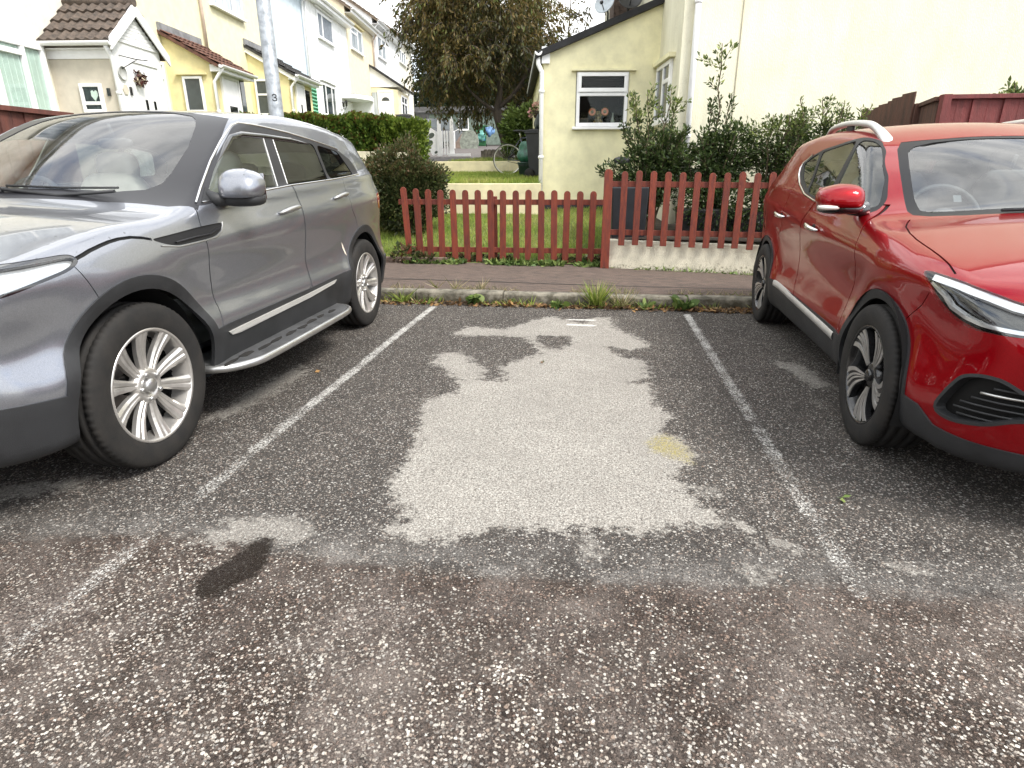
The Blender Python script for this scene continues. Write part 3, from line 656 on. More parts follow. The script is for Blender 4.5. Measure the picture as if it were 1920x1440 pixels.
# ---------------------------------------------------------------- wheels
def tyre_mb(r, w, rr):
    mb = MB(); hw = w/2
    prof = [(rr-.012, -hw*.86), (rr+.004, -hw*.95), (rr+.03, -hw*1.0), (rr+(r-rr)*.55, -hw*1.02), (r-.028, -hw*.98), (r-.012, -hw*.93), (r-.004, -hw*.85)]
    for g in (-.62, -.22, .22, .62): prof += [(r-.001, hw*(g-.075)), (r-.012, hw*(g-.055)), (r-.012, hw*(g+.055)), (r-.001, hw*(g+.075))]
    prof += [(r-.004, hw*.85), (r-.012, hw*.93), (r-.028, hw*.98), (rr+(r-rr)*.55, hw*1.02), (rr+.03, hw*1.0), (rr+.012, hw*.975), (rr+.004, hw*.95), (rr-.012, hw*.86)]
    n = 216; top = {5, 6, 7, len(prof)-10, len(prof)-9, len(prof)-8}
    def mod(i, j, q):
        if i in top and j % 3 == 0: return q-.0045
        return q
    mb.lathe(prof, (0, 0, 0), (0, 1, 0), n, mod=mod)
    return mb
def wheel(car, s, xc, sd, kind, spin):
    r, y0 = s['r'], sd*(s['track'])
    rr = .254 if kind == 'grey' else .236; w = .235 if kind == 'grey' else .215; hw = w/2
    # wheel itself: barrel + brake disc, children tyre, rim, hub_cap
    b = MB(); b.lathe([(rr-.004, -hw*.8), (rr-.02, -hw*.3), (rr-.03, hw*.2), (rr-.012, hw*.8)], (0, 0, 0), (0, 1, 0), 56, mi=0)
    b.lathe([(.05, -.03), (.16, -.03), (.16, -.045), (.05, -.045)], (0, 0, 0), (0, 1, 0), 48, mi=1)
    b.lathe([(.0, -.05), (rr-.01, -.06)], (0, 0, 0), (0, 1, 0), 40, mi=0)
    b.box((-.13, -.02, .05), (.09, .07, .14), mi=2)
    wo = b.build('wheel', [RIM_BL, DISC, BLACK_PL], car)
    tyre_mb(r, w, rr).build('tyre', RUBBER, wo)
    m = MB(); yo = hw*.90
    if kind == 'grey':
        m.lathe([(rr-.03, hw*.2), (rr-.016, yo-.012), (rr-.012, yo+.004), (rr-.002, yo+.008), (rr+.002, yo), (rr-.006, hw*.6)], (0, 0, 0), (0, 1, 0), 64)
        for k in range(10):
            a = 2*PI*k/10; U = np.array((math.cos(a), 0, math.sin(a))); T = np.array((-math.sin(a), 0, math.cos(a))); Y = np.array((0, 1., 0))
            st = []
            for q in range(9):
                f = q/8; rad = .055+(rr-.014-.055)*f
                wd = .017+.019*f+.012*max(0, f-.75)*4*.25; y = yo-.028+.030*f**.8-.012*math.sin(PI*f)
                for (t_, dy) in ((-1, -.026), (-1, -.006), (-.62, .0015), (-.18, .0005), (0, -.009), (.18, .0005), (.62, .0015), (1, -.006), (1, -.026)):
                    st.append(U*rad+T*t_*wd+Y*(y+dy*(.6 if t_ == 0 else 1)))
            m.add(st, [(q*9+j, q*9+j+1, (q+1)*9+j+1, (q+1)*9+j) for q in range(8) for j in range(8)], 0, False)
        m.lathe([(.085, yo-.06), (.083, yo-.034), (.07, yo-.022), (.046, yo-.022), (.043, yo-.032), (.0, yo-.032)], (0, 0, 0), (0, 1, 0), 40)
        ro = m.build('rim', ALLOY, wo)
        c = MB(); c.lathe([(.033, yo-.034), (.033, yo-.016), (.028, yo-.010), (0, yo-.008)], (0, 0, 0), (0, 1, 0), 32); c.build('hub_cap', SATIN, wo)
        for k in range(5):
            nu = MB(); a = 2*PI*k/5+.3; nu.lathe([(.0105, yo-.03), (.0105, yo-.012), (.007, yo-.008), (0, yo-.008)], (.058*math.cos(a), 0, .058*math.sin(a)), (0, 1, 0), 10); nu.build('wheel_nut', SATIN, wo)
    else:
        m.lathe([(rr-.03, hw*.2), (rr-.015, yo-.01), (rr-.010, yo), (rr-.002, yo+.005), (rr+.002, yo), (rr-.006, hw*.6)], (0, 0, 0), (0, 1, 0), 64)
        Y = np.array((0, 1., 0))
        for k in range(5):
            a0 = 2*PI*k/5
            def pt(f, t_, dy, tw=.0):
                a = a0+.16*math.sin(PI*f)*1.0+t_*(.20+.13*f)*(1 if f > .05 else 1); rad = .04+(rr-.012-.04)*f
                return np.array((math.cos(a)*rad, 0, math.sin(a)*rad))+Y*(yo-.03+.028*f**.7+dy)
            st = []
            for q in range(9):
                for (t_, dy) in ((-1, -.03), (-1, -.004), (1, -.004), (1, -.03)): st.append(pt(q/8, t_*1.12, dy))
            m.add(st, [(q*4+j, q*4+j+1, (q+1)*4+j+1, (q+1)*4+j) for q in range(8) for j in range(3)], 0, False)
            for (c0, wd) in ((-.86, .2), (-.12, .12), (.3, .12), (.9, .2)):
                st = []
                for q in range(10):
                    f = .10+.88*q/9
                    for (t_, dy) in ((c0-wd, -.004), (c0-wd, .001), (c0+wd, .001), (c0+wd, -.004)): st.append(pt(f, t_, dy))
                m.add(st, [(q*4+j, q*4+j+1, (q+1)*4+j+1, (q+1)*4+j) for q in range(9) for j in range(3)], 1, False)
        m.lathe([(.07, yo-.06), (.066, yo-.034), (.05, yo-.028), (0, yo-.028)], (0, 0, 0), (0, 1, 0), 32)
        ro = m.build('rim', [RIM_BL, ALLOY], wo)
        c = MB(); c.lathe([(.03, yo-.03), (.03, yo-.018), (.025, yo-.012), (0, yo-.011)], (0, 0, 0), (0, 1, 0), 28); c.build('hub_cap', RIM_BL, wo)
    wo.location = (xc, y0, r)
    wo.rotation_euler = (0, spin, 0 if sd > 0 else PI)
    return wo
def interior(car, s, seat_mat, dash_x, wheel_y, wheel_x, wheel_z):
    k = MB()
    for y in (-.37, .37):
        k2 = MB()
        k2.ball((1.28, y, .62), (.27, .25, .11), 10, sq=.55); k2.ball((1.60, y, .93), (.10, .245, .33), 10, sq=.55)
        o = k2.build('front_seat', seat_mat, car); h = MB(); h.ball((1.66, y, 1.29), (.06, .14, .10), 8, sq=.6)
        for e in (-.05, .05): h.tube([(1.65, y+e, 1.22), (1.63, y+e, 1.1)], .007, 6)
        h.build('headrest', seat_mat, o)
    b = MB(); b.ball((2.25, 0, .60), (.27, .62, .12), 10, sq=.4); b.ball((2.52, 0, .92), (.10, .62, .32), 10, sq=.4); o = b.build('rear_seat', seat_mat, car)
    for y in (-.4, 0, .4):
        h = MB(); h.ball((2.56, y, 1.25), (.05, .13, .08), 8, sq=.6); h.build('headrest', seat_mat, o)
    zc = float(s['f_top'](dash_x-.25))
    d = MB(); d.grid(lambda u, v: ((dash_x-.22)+.54*v+.22*((u-.5)*1.36)**2*(1-v), (u-.5)*1.30, zc-.06-.16*((u-.5)*1.36)**2+.035*math.sin(PI*min(1, v*1.2))-.02*v+.05*math.exp(-((u-.5)*1.36-wheel_y)**2/.05)*math.exp(-(v-.72)**2/.03)-(.35*max(0, v-.9)/.1)), 24, 16)
    d.build('dashboard', SEAT_D, car)
    t = MB(); ring = [(.03*math.sin(R(q))*0+wheel_x-.19*math.cos(R(q))*.42*-1, wheel_y+.185*math.sin(R(q)), wheel_z+.185*math.cos(R(q))*.9) for q in range(0, 361, 12)]
    t.tube(ring, .016, 8, caps=False); t.ball((wheel_x-.02, wheel_y, wheel_z), (.04, .08, .06), 8)
    for q in (90, 270, 180): t.tube([(wheel_x, wheel_y, wheel_z), (wheel_x+.19*math.cos(R(q))*.42, wheel_y+.185*math.sin(R(q)), wheel_z+.185*math.cos(R(q))*.9)], .014, 6)
    t.build('steering_wheel', SEAT_D, car)
    f = MB(); f.box((1.55, 0, s['bottom']+.10), (3.0, 1.5, .03)); f.box((.12, 0, .62), (.03, 1.45, .62)); f.box((2.95, 0, .72), (.03, 1.45, .75)); f.build('cabin_floor', SEAT_D, car)
    xm = s['top'][9][0]-.12; zm = float(s['f_top'](xm)); mi = MB(); mi.ball((xm+.04, 0, zm-.125), (.02, .11, .032), 8, sq=.6); mi.tube([(xm+.04, 0, zm-.11), (xm+.01, 0, zm-.02)], .01, 6); mi.build('rear_view_mirror', SEAT_D, car)
def well(car, s, xc, r, sd):
    """inner wheel arch lining"""
    w = MB(); n = 20; y0, y1 = .50, .93
    def p(a, y): return (xc+r*math.cos(a), y*sd, s['r']+.02+r*math.sin(a))
    w.grid(lambda u, v: p(-.35+(PI+.7)*u, y0+(y1-.045-y0)*v), 24, 2, flip=sd < 0)
    w.add([p(-.35+(PI+.7)*i/24, y0) for i in range(25)], [list(range(25))]); w.build('wheel_arch_lining', SEAM_BL, car)
EV_O = (-2.83, 2.28, 0); MG_O = (2.17, 2.875, 0)
NEAR = lambda c, n: n.y > .12 and c.y > .35
ANY = lambda c, n: True
def common_parts(car, s, D, paint, clad, handles, strip_line=None):
    part_mesh('body', D['body'], [paint, SEAM_BL], car, 0, rim=.014, extra=(D['gap'], -.009))
    part_mesh('lower_cladding', D['clad'], clad, car, 0, out=.007, rim=.02)
    part_mesh('windscreen_surround', D['surround'], D.get('surround_mat', PILLAR_BL), car, 0, out=-.001, rim=.006)
    w = part_mesh('windscreen', D['ws'], WSGLASS, car, 0, out=-.004)
    if 'rear_glass' in D: part_mesh('rear_window', D['rear_glass'], DARKGLASS, car, 0, out=-.003)
    doors = {}
    for sd in (1, -1):
        part_mesh('window_surround', D['pillar'], D.get('pillar_mat', GLOSS_BL), car, sd, out=0, rim=.012)
        for dn, g, gm in (('front_door', 'glass_f', CARGLASS), ('rear_door', 'glass_r', D['rear_tint'])):
            d = part_mesh(dn, D[dn], paint, car, sd, out=.0005, rim=.016); doors[dn, sd] = d
            part_mesh('door_window', D[g], gm, d, sd, out=-.004)
        part_mesh('quarter_window', D['glass_q'], D['rear_tint'], car, sd, out=-.004)
        if 'tail' in D: part_mesh('tail_lamp', D['tail'], D['tail_mat'], car, sd, out=.002, rim=.01)
        for dn, (x, z, ln) in zip(('front_door', 'rear_door'), handles):
            h = MB(); pts = []
            for i in range(11):
                f = i/10; p, n = on_side(s, x+ln*f, z+.022*f); pts.append((p+n*(.004+.034*math.sin(PI*min(1, max(0, f)))**.45))*np.array((1, sd, 1)))
            h.tube(pts, [.006+.009*math.sin(PI*i/10)**.5 for i in range(11)], 10)
            h.build('handle', D['handle_mat'], doors[dn, sd])
            c = MB(); q, n = on_side(s, x+ln*.5, z+.008); c.ball((q-n*.004)*np.array((1, sd, 1)), (.055, .006, .022), 8); c.build('handle_recess', SEAM_BL, doors[dn, sd])
    for xc in (0, s['wb']):
        for sd in (1, -1): well(car, s, xc, s['r']+.05, sd)
    return doors
def outline(pts, it=2, r=.045):
    """outline with its corners rounded"""
    out = []; n = len(pts)
    for i in range(n):
        a, b, c = [np.array(pts[(i+k) % n], float) for k in (-1, 0, 1)]; la, lc = np.linalg.norm(a-b), np.linalg.norm(c-b)
        p = b+(a-b)*min(r/la, .42); q = b+(c-b)*min(r/lc, .42); out += [tuple(p*(1-t)**2+2*b*t*(1-t)+q*t*t) for t in (0, .25, .5, .75, 1)]
    return out
def door_cuts(C, name, poly):
    C.append(('gap', grow(poly, .0032), SIDE, ('body',), NEAR)); C.append((name, grow(poly, -.0032), SIDE, ('gap',), NEAR))
def mirror_shape(car, s, shell, low, base, sd, paint, low_mat, lamp=None):
    """shell: (centre, radii), side-view housing; base: where the arm meets the door"""
    (cx, cy, cz), (rx, ry, rz) = shell
    m = MB(); n = 14
    def f(u, v):
        t = 2*PI*u; p = -PI/2+PI*v; pw = lambda q, e: math.copysign(abs(q)**e, q)
        x = rx*pw(math.cos(p), .8)*pw(math.cos(t), .75); y = ry*pw(math.cos(p), .6)*pw(math.sin(t), .6); z = rz*pw(math.sin(p), .75)
        x = x*(1 if x < 0 else .42)+.15*rx*(z/rz); z = max(z*(1-.30*max(0, y/ry)), -rz*.62)
        return (cx+x, (cy+y)*sd, cz+z)
    m.grid(f, 28, n, flip=sd < 0); o = m.build('wing_mirror', paint, car)
    b = MB(); b.ball((cx-.005, (cy-.01)*sd, cz-rz*.72), (rx*.72, ry*.98, rz*.42), 10, sq=.7)
    b.tube([(base[0], base[1]*sd, base[2]), (base[0]-.005, (base[1]*.55+(cy-ry*.5)*.45)*sd, base[2]-.004), (cx, (cy-ry*.45)*sd, cz-rz*.72)], [.042, .034, .034], 10)
    b.build('mirror_base', low_mat, o)
    g = MB(); g.frame((cx+rx*.42, cy*sd, cz), (0, ry*.8, 0), (0, 0, rz*.72), (.003, 0, 0)); g.build('mirror_glass', CHROME, o)
    if lamp: l = MB(); l.ball((cx-rx*.55, (cy+ry*.55)*sd, cz-rz*.62), (rx*.5, ry*.46, rz*.2), 8, sq=.7); l.build('indicator', INDIC, o)
def grey_suv():
    s = SPEC['grey']; B = ('body',); C = []
    for xc in (0, s['wb']): C.append(('hole', [(xc+.42, .05)]+arc((xc, .375), .415, -12, 192, 36)+[(xc-.42, .05)], SIDE, B, lambda c, n: c.y > .45))
    cl = ('clad',)
    for xc in (0, s['wb']): C.append(('clad', [(xc+.455, .05)]+arc((xc, .385), .462, -8, 188, 40)+[(xc-.455, .05)], SIDE, B, lambda c, n: c.y > .55))
    C.append(('clad', [(.30, .51), (1.5, .522), (2.4, .548), (2.4, .05), (.30, .05)], SIDE, B, ANY))
    C.append(('clad', [(-1.3, .50), (-.63, .499), (-.37, .473), (-.37, .05), (-1.3, .05)], SIDE, B, ANY))
    C.append(('clad', [(3.0, .53), (3.8, .56), (3.8, .05), (3.0, .05)], SIDE, B, ANY))
    dlo = outline([(.56, 1.10), (.63, 1.135), (.909, 1.305), (1.285, 1.508), (1.37, 1.53), (1.637, 1.522), (1.912, 1.505), (2.19, 1.478), (2.62, 1.425), (2.80, 1.345), (2.83, 1.245), (2.17, 1.202), (1.53, 1.173), (1.0, 1.137), (.60, 1.097)], 1)
    C.append(('pillar', dlo, SIDE, B, NEAR))
    C.append(('glass_f', outline([(.69, 1.140), (.86, 1.258), (1.18, 1.452), (1.575, 1.478), (1.422, 1.16), (1.0, 1.136)], 1), SIDE, ('pillar',), NEAR))
    C.append(('glass_r', outline([(1.665, 1.478), (1.93, 1.47), (2.225, 1.448), (2.17, 1.200), (1.545, 1.175)], 1), SIDE, ('pillar',), NEAR))
    C.append(('glass_q', outline([(2.265, 1.448), (2.60, 1.412), (2.70, 1.238), (2.205, 1.208)], 1), SIDE, ('pillar',), NEAR))
    up = lambda c, n: c.z > 1.06 and n.x < .5 and c.x < 1.6
    C.append(('surround', [(1.392, -.05), (1.385, .3), (1.362, .5), (1.35, .66), (.9, .80), (.55, .90), (.475, .80), (.455, .66), (.425, .5), (.41, .2), (.405, -.05)], TOP, B, up))
    C.append(('ws', [(1.365, -.05), (1.355, .3), (1.315, .45)]+[(1.27, .50), (1.19, .545), (.981, .622), (.745, .66), (.65, .662), (.58, .62), (.525, .5), (.505, .3), (.49, -.05)], TOP, ('surround',), up))
    C.append(('rear_glass', [(-.1, 1.44), (.5, 1.42), (.60, 1.2), (.58, 1.14), (-.1, 1.14)], FRONT, B, lambda c, n: n.x > .25 and c.x > 2.9))
    C.append(('hl', outline([(-1.0, .925), (-.6, .947), (-.43, .948), (-.257, .957), (-.238, .947), (-.295, .92), (-.40, .90), (-.54, .872), (-.75, .855), (-1.0, .85)], 1), SIDE, B, lambda c, n: c.y > .42))
    C.append(('hlrim', grow(outline([(-1.0, .925), (-.6, .947), (-.43, .948), (-.257, .957), (-.238, .947), (-.295, .92), (-.40, .90), (-.54, .872), (-.75, .855), (-1.0, .85)], 1), .011), SIDE, B, lambda c, n: c.y > .42))
    C.append(('grille', [(-.1, .89), (.36, .88), (.38, .80), (-.1, .80)], FRONT, B, lambda c, n: n.x < -.3 and c.x < 0))
    C.append(('grille', [(-.1, .70), (.5, .68), (.42, .53), (-.1, .52)], FRONT, B, lambda c, n: n.x < -.3 and c.x < 0))
    C.append(('fog', outline([(.60, .70), (.80, .72), (.82, .60), (.66, .55)], 1), FRONT, B, lambda c, n: n.x < -.2 and c.x < 0))
    C.append(('vent', outline([(.155, .979), (.30, .988), (.507, 1.004), (.70, 1.012), (.687, .985), (.604, .951), (.513, .944), (.304, .936), (.225, .952)], 1), SIDE, B, NEAR))
    C.append(('tail', outline([(3.10, 1.08), (3.6, 1.12), (3.6, .96), (3.15, .95)], 1), SIDE, B, lambda c, n: c.y > .5))
    C.append(('gap', band([(-.252, .944), (-.20, .957), (-.161, .968), (-.10, .981), (-.051, .990), (0, .996), (.065, .997), (.12, .989), (.165, .978)], .012), SIDE, B, NEAR))
    C.append(('gap', band([(-.27, .932), (-.24, .87), (-.20, .78)], .004), SIDE, B, NEAR))
    fd = [(.548, 1.135), (.541, 1.065), (.522, 1.0), (.512, .93), (.512, .82), (.53, .72), (.535, .60), (.50, .50), (1.0, .50), (1.50, .50), (1.56, .54), (1.588, .62), (1.588, .8), (1.578, .95), (1.583, 1.02), (1.596, 1.06), (1.588, 1.13), (1.575, 1.20)]
    door_cuts(C, 'front_door', fd)
    rd = [(1.585, 1.22), (1.598, 1.13), (1.606, 1.06), (1.593, 1.02), (1.588, .95), (1.598, .8), (1.598, .62), (1.57, .535), (1.60, .50), (2.0, .50), (2.3, .5), (2.50, .80), (2.515, .85), (2.494, .91), (2.42, .985), (2.40, 1.1), (2.415, 1.25)]
    door_cuts(C, 'rear_door', rd)
    D = car_mesh(s, C, .03)
    D.update(pillar_mat=PILLAR_BL, rear_tint=DARKGLASS, handle_mat=SATIN, tail_mat=mat('tail_lamp_red', (.25, .01, .01), .1, coat=1))
    car = thing('parked_car', 'silver grey SUV with black wheel arches and running board', 'car', EV_O, R(90.4))
    doors = common_parts(car, s, D, PAINT_G, BLACK_PL, ((1.285, 1.018, .27), (2.12, 1.073, .26)))
    part_mesh('grille', D['grille'], GLOSS_BL, car, 0, out=-.01)
    for sd in (1, -1):
        part_mesh('headlight_surround', D['hlrim'], GLOSS_BL, car, sd, out=-.002, rim=.01)
        h = part_mesh('headlight', D['hl'], LAMP_IN, car, sd, out=-.018, rim=.01)
        part_mesh('lens_cover', D['hl'], LAMPGLASS, h, sd, out=.001)
        l = MB()
        for q in (.60, .72): l.lathe([(.045, 0), (.045, .03), (.03, .038), (0, .042)], (-.70, q*sd, .90), (-1, .2*sd, 0), 24)
        l.build('projector', LENS, h)
        part_mesh('air_intake', D['fog'], INTAKE, car, sd, out=-.02, rim=.01)
        v = part_mesh('side_vent', D['vent'], FRIT, car, sd, out=-.006, rim=.01)
        vm = ribbon(s, [(.30, .952), (.45, .962), (.57, .966), (.65, .985)], .008, .004, sd); vm.build('vent_fin', PILLAR_BL, v)
        ribbon(s, [(.20, .946), (.31, .932), (.45, .936), (.52, .94), (.606, .947), (.66, .968), (.692, .995), (.702, 1.012)], .006, .004, sd).build('vent_trim', SATIN, car)
        # chrome round the side windows
        ribbon(s, [(.585, 1.112), (.70, 1.18), (.909, 1.312), (1.1, 1.42), (1.285, 1.513), (1.36, 1.533), (1.5, 1.532), (1.637, 1.527), (1.912, 1.51), (2.19, 1.483), (2.45, 1.453), (2.62, 1.43)], .012, .005, sd).build('window_trim', CHROME, car)
        ribbon(s, [(.62, 1.112), (1.0, 1.139), (1.3, 1.157), (1.6, 1.177), (1.9, 1.19), (2.2, 1.204), (2.5, 1.222), (2.81, 1.243)], .012, .005, sd).build('window_trim', CHROME, car)
        ribbon(s, [(.93, 1.30), (1.10, 1.392), (1.2, 1.445), (1.32, 1.468), (1.56, 1.47), (1.9, 1.464), (2.15, 1.448)], .032, .010, sd, taper=True).build('wind_deflector', GLOSS_BL, car)
        for ln in ([(1.415, 1.172), (1.49, 1.32), (1.555, 1.465)], [(1.552, 1.185), (1.612, 1.32), (1.667, 1.465)]): ribbon(s, ln, .006, .003, sd).build('pillar_trim', SATIN, car)
        # aluminium strip on the sill
        t = MB(); poly = [(.54, .474), (.575, .452), (.66, .445), (1.501, .468), (1.90, .493), (1.945, .513), (1.499, .497), (.62, .476)]; n = len(poly)
        top = [on_side(s, *q) for q in poly]; vs = [(p+nn*.014)*np.array((1, sd, 1)) for p, nn in top]+[(p-nn*.002)*np.array((1, sd, 1)) for p, nn in top]
        ff = [list(range(n)), *[[i, i+n, (i+1) % n+n, (i+1) % n] for i in range(n)]]
        t.add(vs, ff if sd < 0 else [f[::-1] for f in ff]); t.build('sill_strip', SILL_M, car)
        # running board: dark tread with bright edge
        b = MB(); path = [(.40, .86), (.415, .93), (.45, .99), (.55, 1.06), (.68, 1.085), (1.70, 1.085), (1.86, 1.07), (1.95, 1.02), (1.985, .94), (1.99, .86)]
        P = smooth_poly(path, 2, closed=False); b.prism([(x, y*sd) for x, y in P]+[(1.99, .74*sd), (.40, .74*sd)], (0, 0, .292), (1, 0, 0), (0, 1, 0), (0, 0, .034))
        so = b.build('running_board', mat('step_grey', (.13, .132, .136), .35, metal=.3, bump=.1, var=.2), car)
        e = MB(); e.tube([(x, (y+.012)*sd, .307) for x, y in P], .021, 10); e.build('step_edge', SATIN, so)
        g = MB(); rr = random.Random(4)
        for i in range(9): g.prism([(a*(.05+rr.random()*.05), c*(.014+rr.random()*.014)) for a, c in ((-1, -.4), (-.3, -1), (.6, -.7), (1, .2), (.2, .9), (-.6, .6))], (.48+i*.155, (.985+.03*rr.random())*sd, .3265), (1, 0, 0), (.3, 1, 0), (0, 0, .003))
        g.build('step_grip', RUBBER, so)
        mirror_shape(car, s, ((.80, 1.015, 1.185), (.115, .112, .088)), None, (.72, .86, 1.128), sd, PAINT_G, BLACK_PL)
        sm = MB(); q = [on_side(s, *k) for k in ((.61, 1.11), (.73, 1.186), (.76, 1.122))]; vs = [(p+n*.004)*np.array((1, sd, 1)) for p, n in q]; sm.add(vs, [(0, 1, 2)]); sm.build('mirror_sail', BLACK_PL, car)
    sc = MB(); q = [on_side(s, x, z) for x, z in ((2.205, .755), (2.225, .735), (2.245, .68), (2.255, .645), (2.235, .665), (2.215, .71))]; sc.add([p*np.array((1, -1, 1))+n*np.array((1, -1, 1))*.002 for p, n in q], [list(range(6))]); sc.build('paint_scrape', mat('scrape', (.62, .56, .46), .8), car)
    wi = MB()
    for y0, y1 in ((.72, .05), (.05, -.55)):
        zz = lambda x, y: float(s['f_top'](x-s['shift']*y*y)-s['crown']*y*y)
        wi.tube([(.43+.17*y0*y0+.03, y0, zz(.45+.17*y0*y0, y0)+.02), (.45, (y0+y1)/2, 1.15), (.46, y1, 1.17)], .009, 6); wi.tube([(.49+.16*y0*y0, y0, zz(.49+.16*y0*y0, y0)+.015), (.5, (y0+y1)/2, 1.185), (.49, y1, 1.185)], .006, 6)
    wi.build('wiper', BLACK_PL, car)
    cw = MB(); cw.grid(lambda u, v: (.37+.08*v+.10*(2*u-1)**2, (2*u-1)*.5, 1.068+.02*v-.03*(2*u-1)**2), 20, 3); cw.build('windscreen_cowl', BLACK_PL, car)
    interior(car, s, SEAT_M, .66, .37, .92, 1.06)
    for xc in (0, s['wb']):
        for sd in (1, -1): wheel(car, s, xc, sd, 'grey', .35+xc)
    return car
def red_suv():
    s = SPEC['red']; B = ('body',); C = []
    cz = {0: .325, s['wb']: .33}
    for xc in (0, s['wb']): C.append(('hole', [(xc+.38, .02)]+arc((xc, .33), .368, -15, 195, 36)+[(xc-.38, .02)], SIDE, B, lambda c, n: c.y > .42))
    for xc in (0, s['wb']): C.append(('clad', [(xc+.405, .02)]+arc((xc, .33), .408, -8, 188, 40)+[(xc-.405, .02)], SIDE, B, lambda c, n: c.y > .52))
    C.append(('clad', [(.28, .425), (1.0, .432), (2.3, .445), (2.3, .02), (.28, .02)], SIDE, B, ANY))
    C.append(('clad', [(-1.3, .29), (-.70, .315), (-.57, .325), (-.485, .375), (-.34, .39), (-.34, .02), (-1.3, .02)], SIDE, B, ANY))
    C.append(('clad', [(2.9, .40), (3.0, .42), (3.8, .46), (3.8, .02), (2.9, .02)], SIDE, B, ANY))
    dlo = outline([(.575, 1.037), (.66, 1.10), (.855, 1.222), (1.116, 1.36), (1.27, 1.422), (1.40, 1.45), (1.62, 1.43), (1.98, 1.40), (2.17, 1.36), (2.30, 1.305), (2.22, 1.232), (2.04, 1.165), (1.77, 1.105), (1.5, 1.075), (1.02, 1.052), (.7, 1.04)], 1)
    C.append(('pillar', dlo, SIDE, B, NEAR))
    C.append(('glass_f', outline([(.618, 1.062), (.85, 1.214), (1.06, 1.328), (1.19, 1.388), (1.30, 1.424), (1.385, 1.430), (1.215, 1.085), (1.1, 1.076), (.85, 1.068)], 1), SIDE, ('pillar',), NEAR))
    C.append(('glass_r', outline([(1.425, 1.432), (1.60, 1.415), (1.985, 1.380), (1.735, 1.113), (1.60, 1.098), (1.315, 1.086)], 1), SIDE, ('pillar',), NEAR))
    C.append(('glass_q', outline([(2.035, 1.375), (2.16, 1.345), (2.25, 1.30), (2.06, 1.200), (1.79, 1.128)], 1), SIDE, ('pillar',), NEAR))
    up = lambda c, n: c.z > .98 and n.x < .5 and c.x < 1.5
    C.append(('surround', [(1.13, -.05), (1.15, .3), (1.19, .49), (1.10, .535), (.90, .578), (.697, .613), (.52, .642), (.46, .635), (.41, .58), (.365, .45), (.34, .2), (.335, -.05)], TOP, B, up))
    C.append(('ws', [(1.10, -.05), (1.115, .35), (1.10, .45), (1.05, .495), (.90, .53), (.781, .553), (.60, .585), (.50, .59), (.455, .55), (.43, .4), (.415, .2), (.41, -.05)], TOP, ('surround',), up))
    C.append(('rear_glass', [(-.1, 1.36), (.45, 1.34), (.54, 1.12), (-.1, 1.10)], FRONT, B, lambda c, n: n.x > .25 and c.x > 2.7))
    hlp = [(.395, .872), (.346, .834), (.301, .782), (.211, .73), (.123, .713), (.059, .712), (-.025, .716), (-.20, .728), (-.275, .745), (-.27, .785), (-.15, .80), (.018, .823), (.106, .845), (.22, .867), (.354, .878)]
    cn = lambda c, n: n.x-n.y < .3 and c.x < -.1
    C.append(('hl', outline(hlp, 1), CORNER, B, cn))
    C.append(('drl', band([(.34, .862), (.22, .853), (.106, .832), (.018, .81), (-.15, .787), (-.25, .772)], .022), CORNER, ('hl',), cn))
    C.append(('drl2', band([(.34, .84), (.27, .80), (.235, .765), (.17, .744), (.10, .734), (-.02, .732), (-.15, .737)], .014), CORNER, ('hl',), cn))
    fog = outline([(.188, .392), (.146, .482), (.11, .541), (.047, .56), (-.016, .558), (-.077, .525), (-.19, .492), (-.19, .455), (-.078, .44), (.004, .398), (.115, .378)], 1)
    C.append(('fog', fog, CORNER, B, cn))
    C.append(('foglip', grow(fog, .012), CORNER, B, cn))
    C.append(('grille', [(-.1, .76), (.40, .745), (.46, .66), (.36, .50), (-.1, .46)], FRONT, B, lambda c, n: n.x < -.3 and c.x < 0))
    C.append(('tail', outline([(2.95, 1.02), (3.5, 1.02), (3.5, .84), (3.02, .88)], 1), SIDE, B, lambda c, n: c.y > .45))
    C.append(('gap', band([(.40, .668), (.34, .70), (.25, .738), (.108, .772), (0, .783), (-.114, .786), (-.25, .789), (-.36, .795), (-.44, .805)], .007), TOP, B, lambda c, n: n.z > .3 and c.z > .8))
    C.append(('gap', band([(-.39, .80), (-.335, .74), (-.24, .66)], .004), SIDE, B, NEAR))
    fd = [(.62, 1.08), (.53, 1.02), (.455, .95), (.425, .87), (.42, .80), (.445, .70), (.49, .61), (.50, .52), (.47, .42), (1.0, .42), (1.48, .42), (1.54, .52), (1.585, .62), (1.59, .72), (1.575, .84), (1.53, .93), (1.45, 1.02), (1.42, 1.09)]
    door_cuts(C, 'front_door', fd)
    rd = [(1.43, 1.09), (1.46, 1.022), (1.54, .933), (1.586, .84), (1.60, .72), (1.595, .62), (1.55, .52), (1.50, .42), (2.0, .42), (2.25, .42), (2.235, .56), (2.215, .68), (2.205, .79), (2.13, .87), (2.09, .95), (2.10, 1.05), (2.20, 1.25)]
    door_cuts(C, 'rear_door', rd)
    D = car_mesh(s, C, .03)
    D.update(pillar_mat=FRIT, rear_tint=CARGLASS, handle_mat=CHROME, tail_mat=mat('tail_lamp_red', (.25, .01, .01), .1, coat=1), surround_mat=FRIT)
    car = thing('parked_car', 'glossy red SUV with silver roof rails parked nose out', 'car', MG_O, R(90-3.3))
    common_parts(car, s, D, PAINT_R, BLACK_PL, ((1.12, .905, .25), (2.0, .93, .26)))
    part_mesh('grille', D['grille'], GLOSS_BL, car, 0, out=-.012)
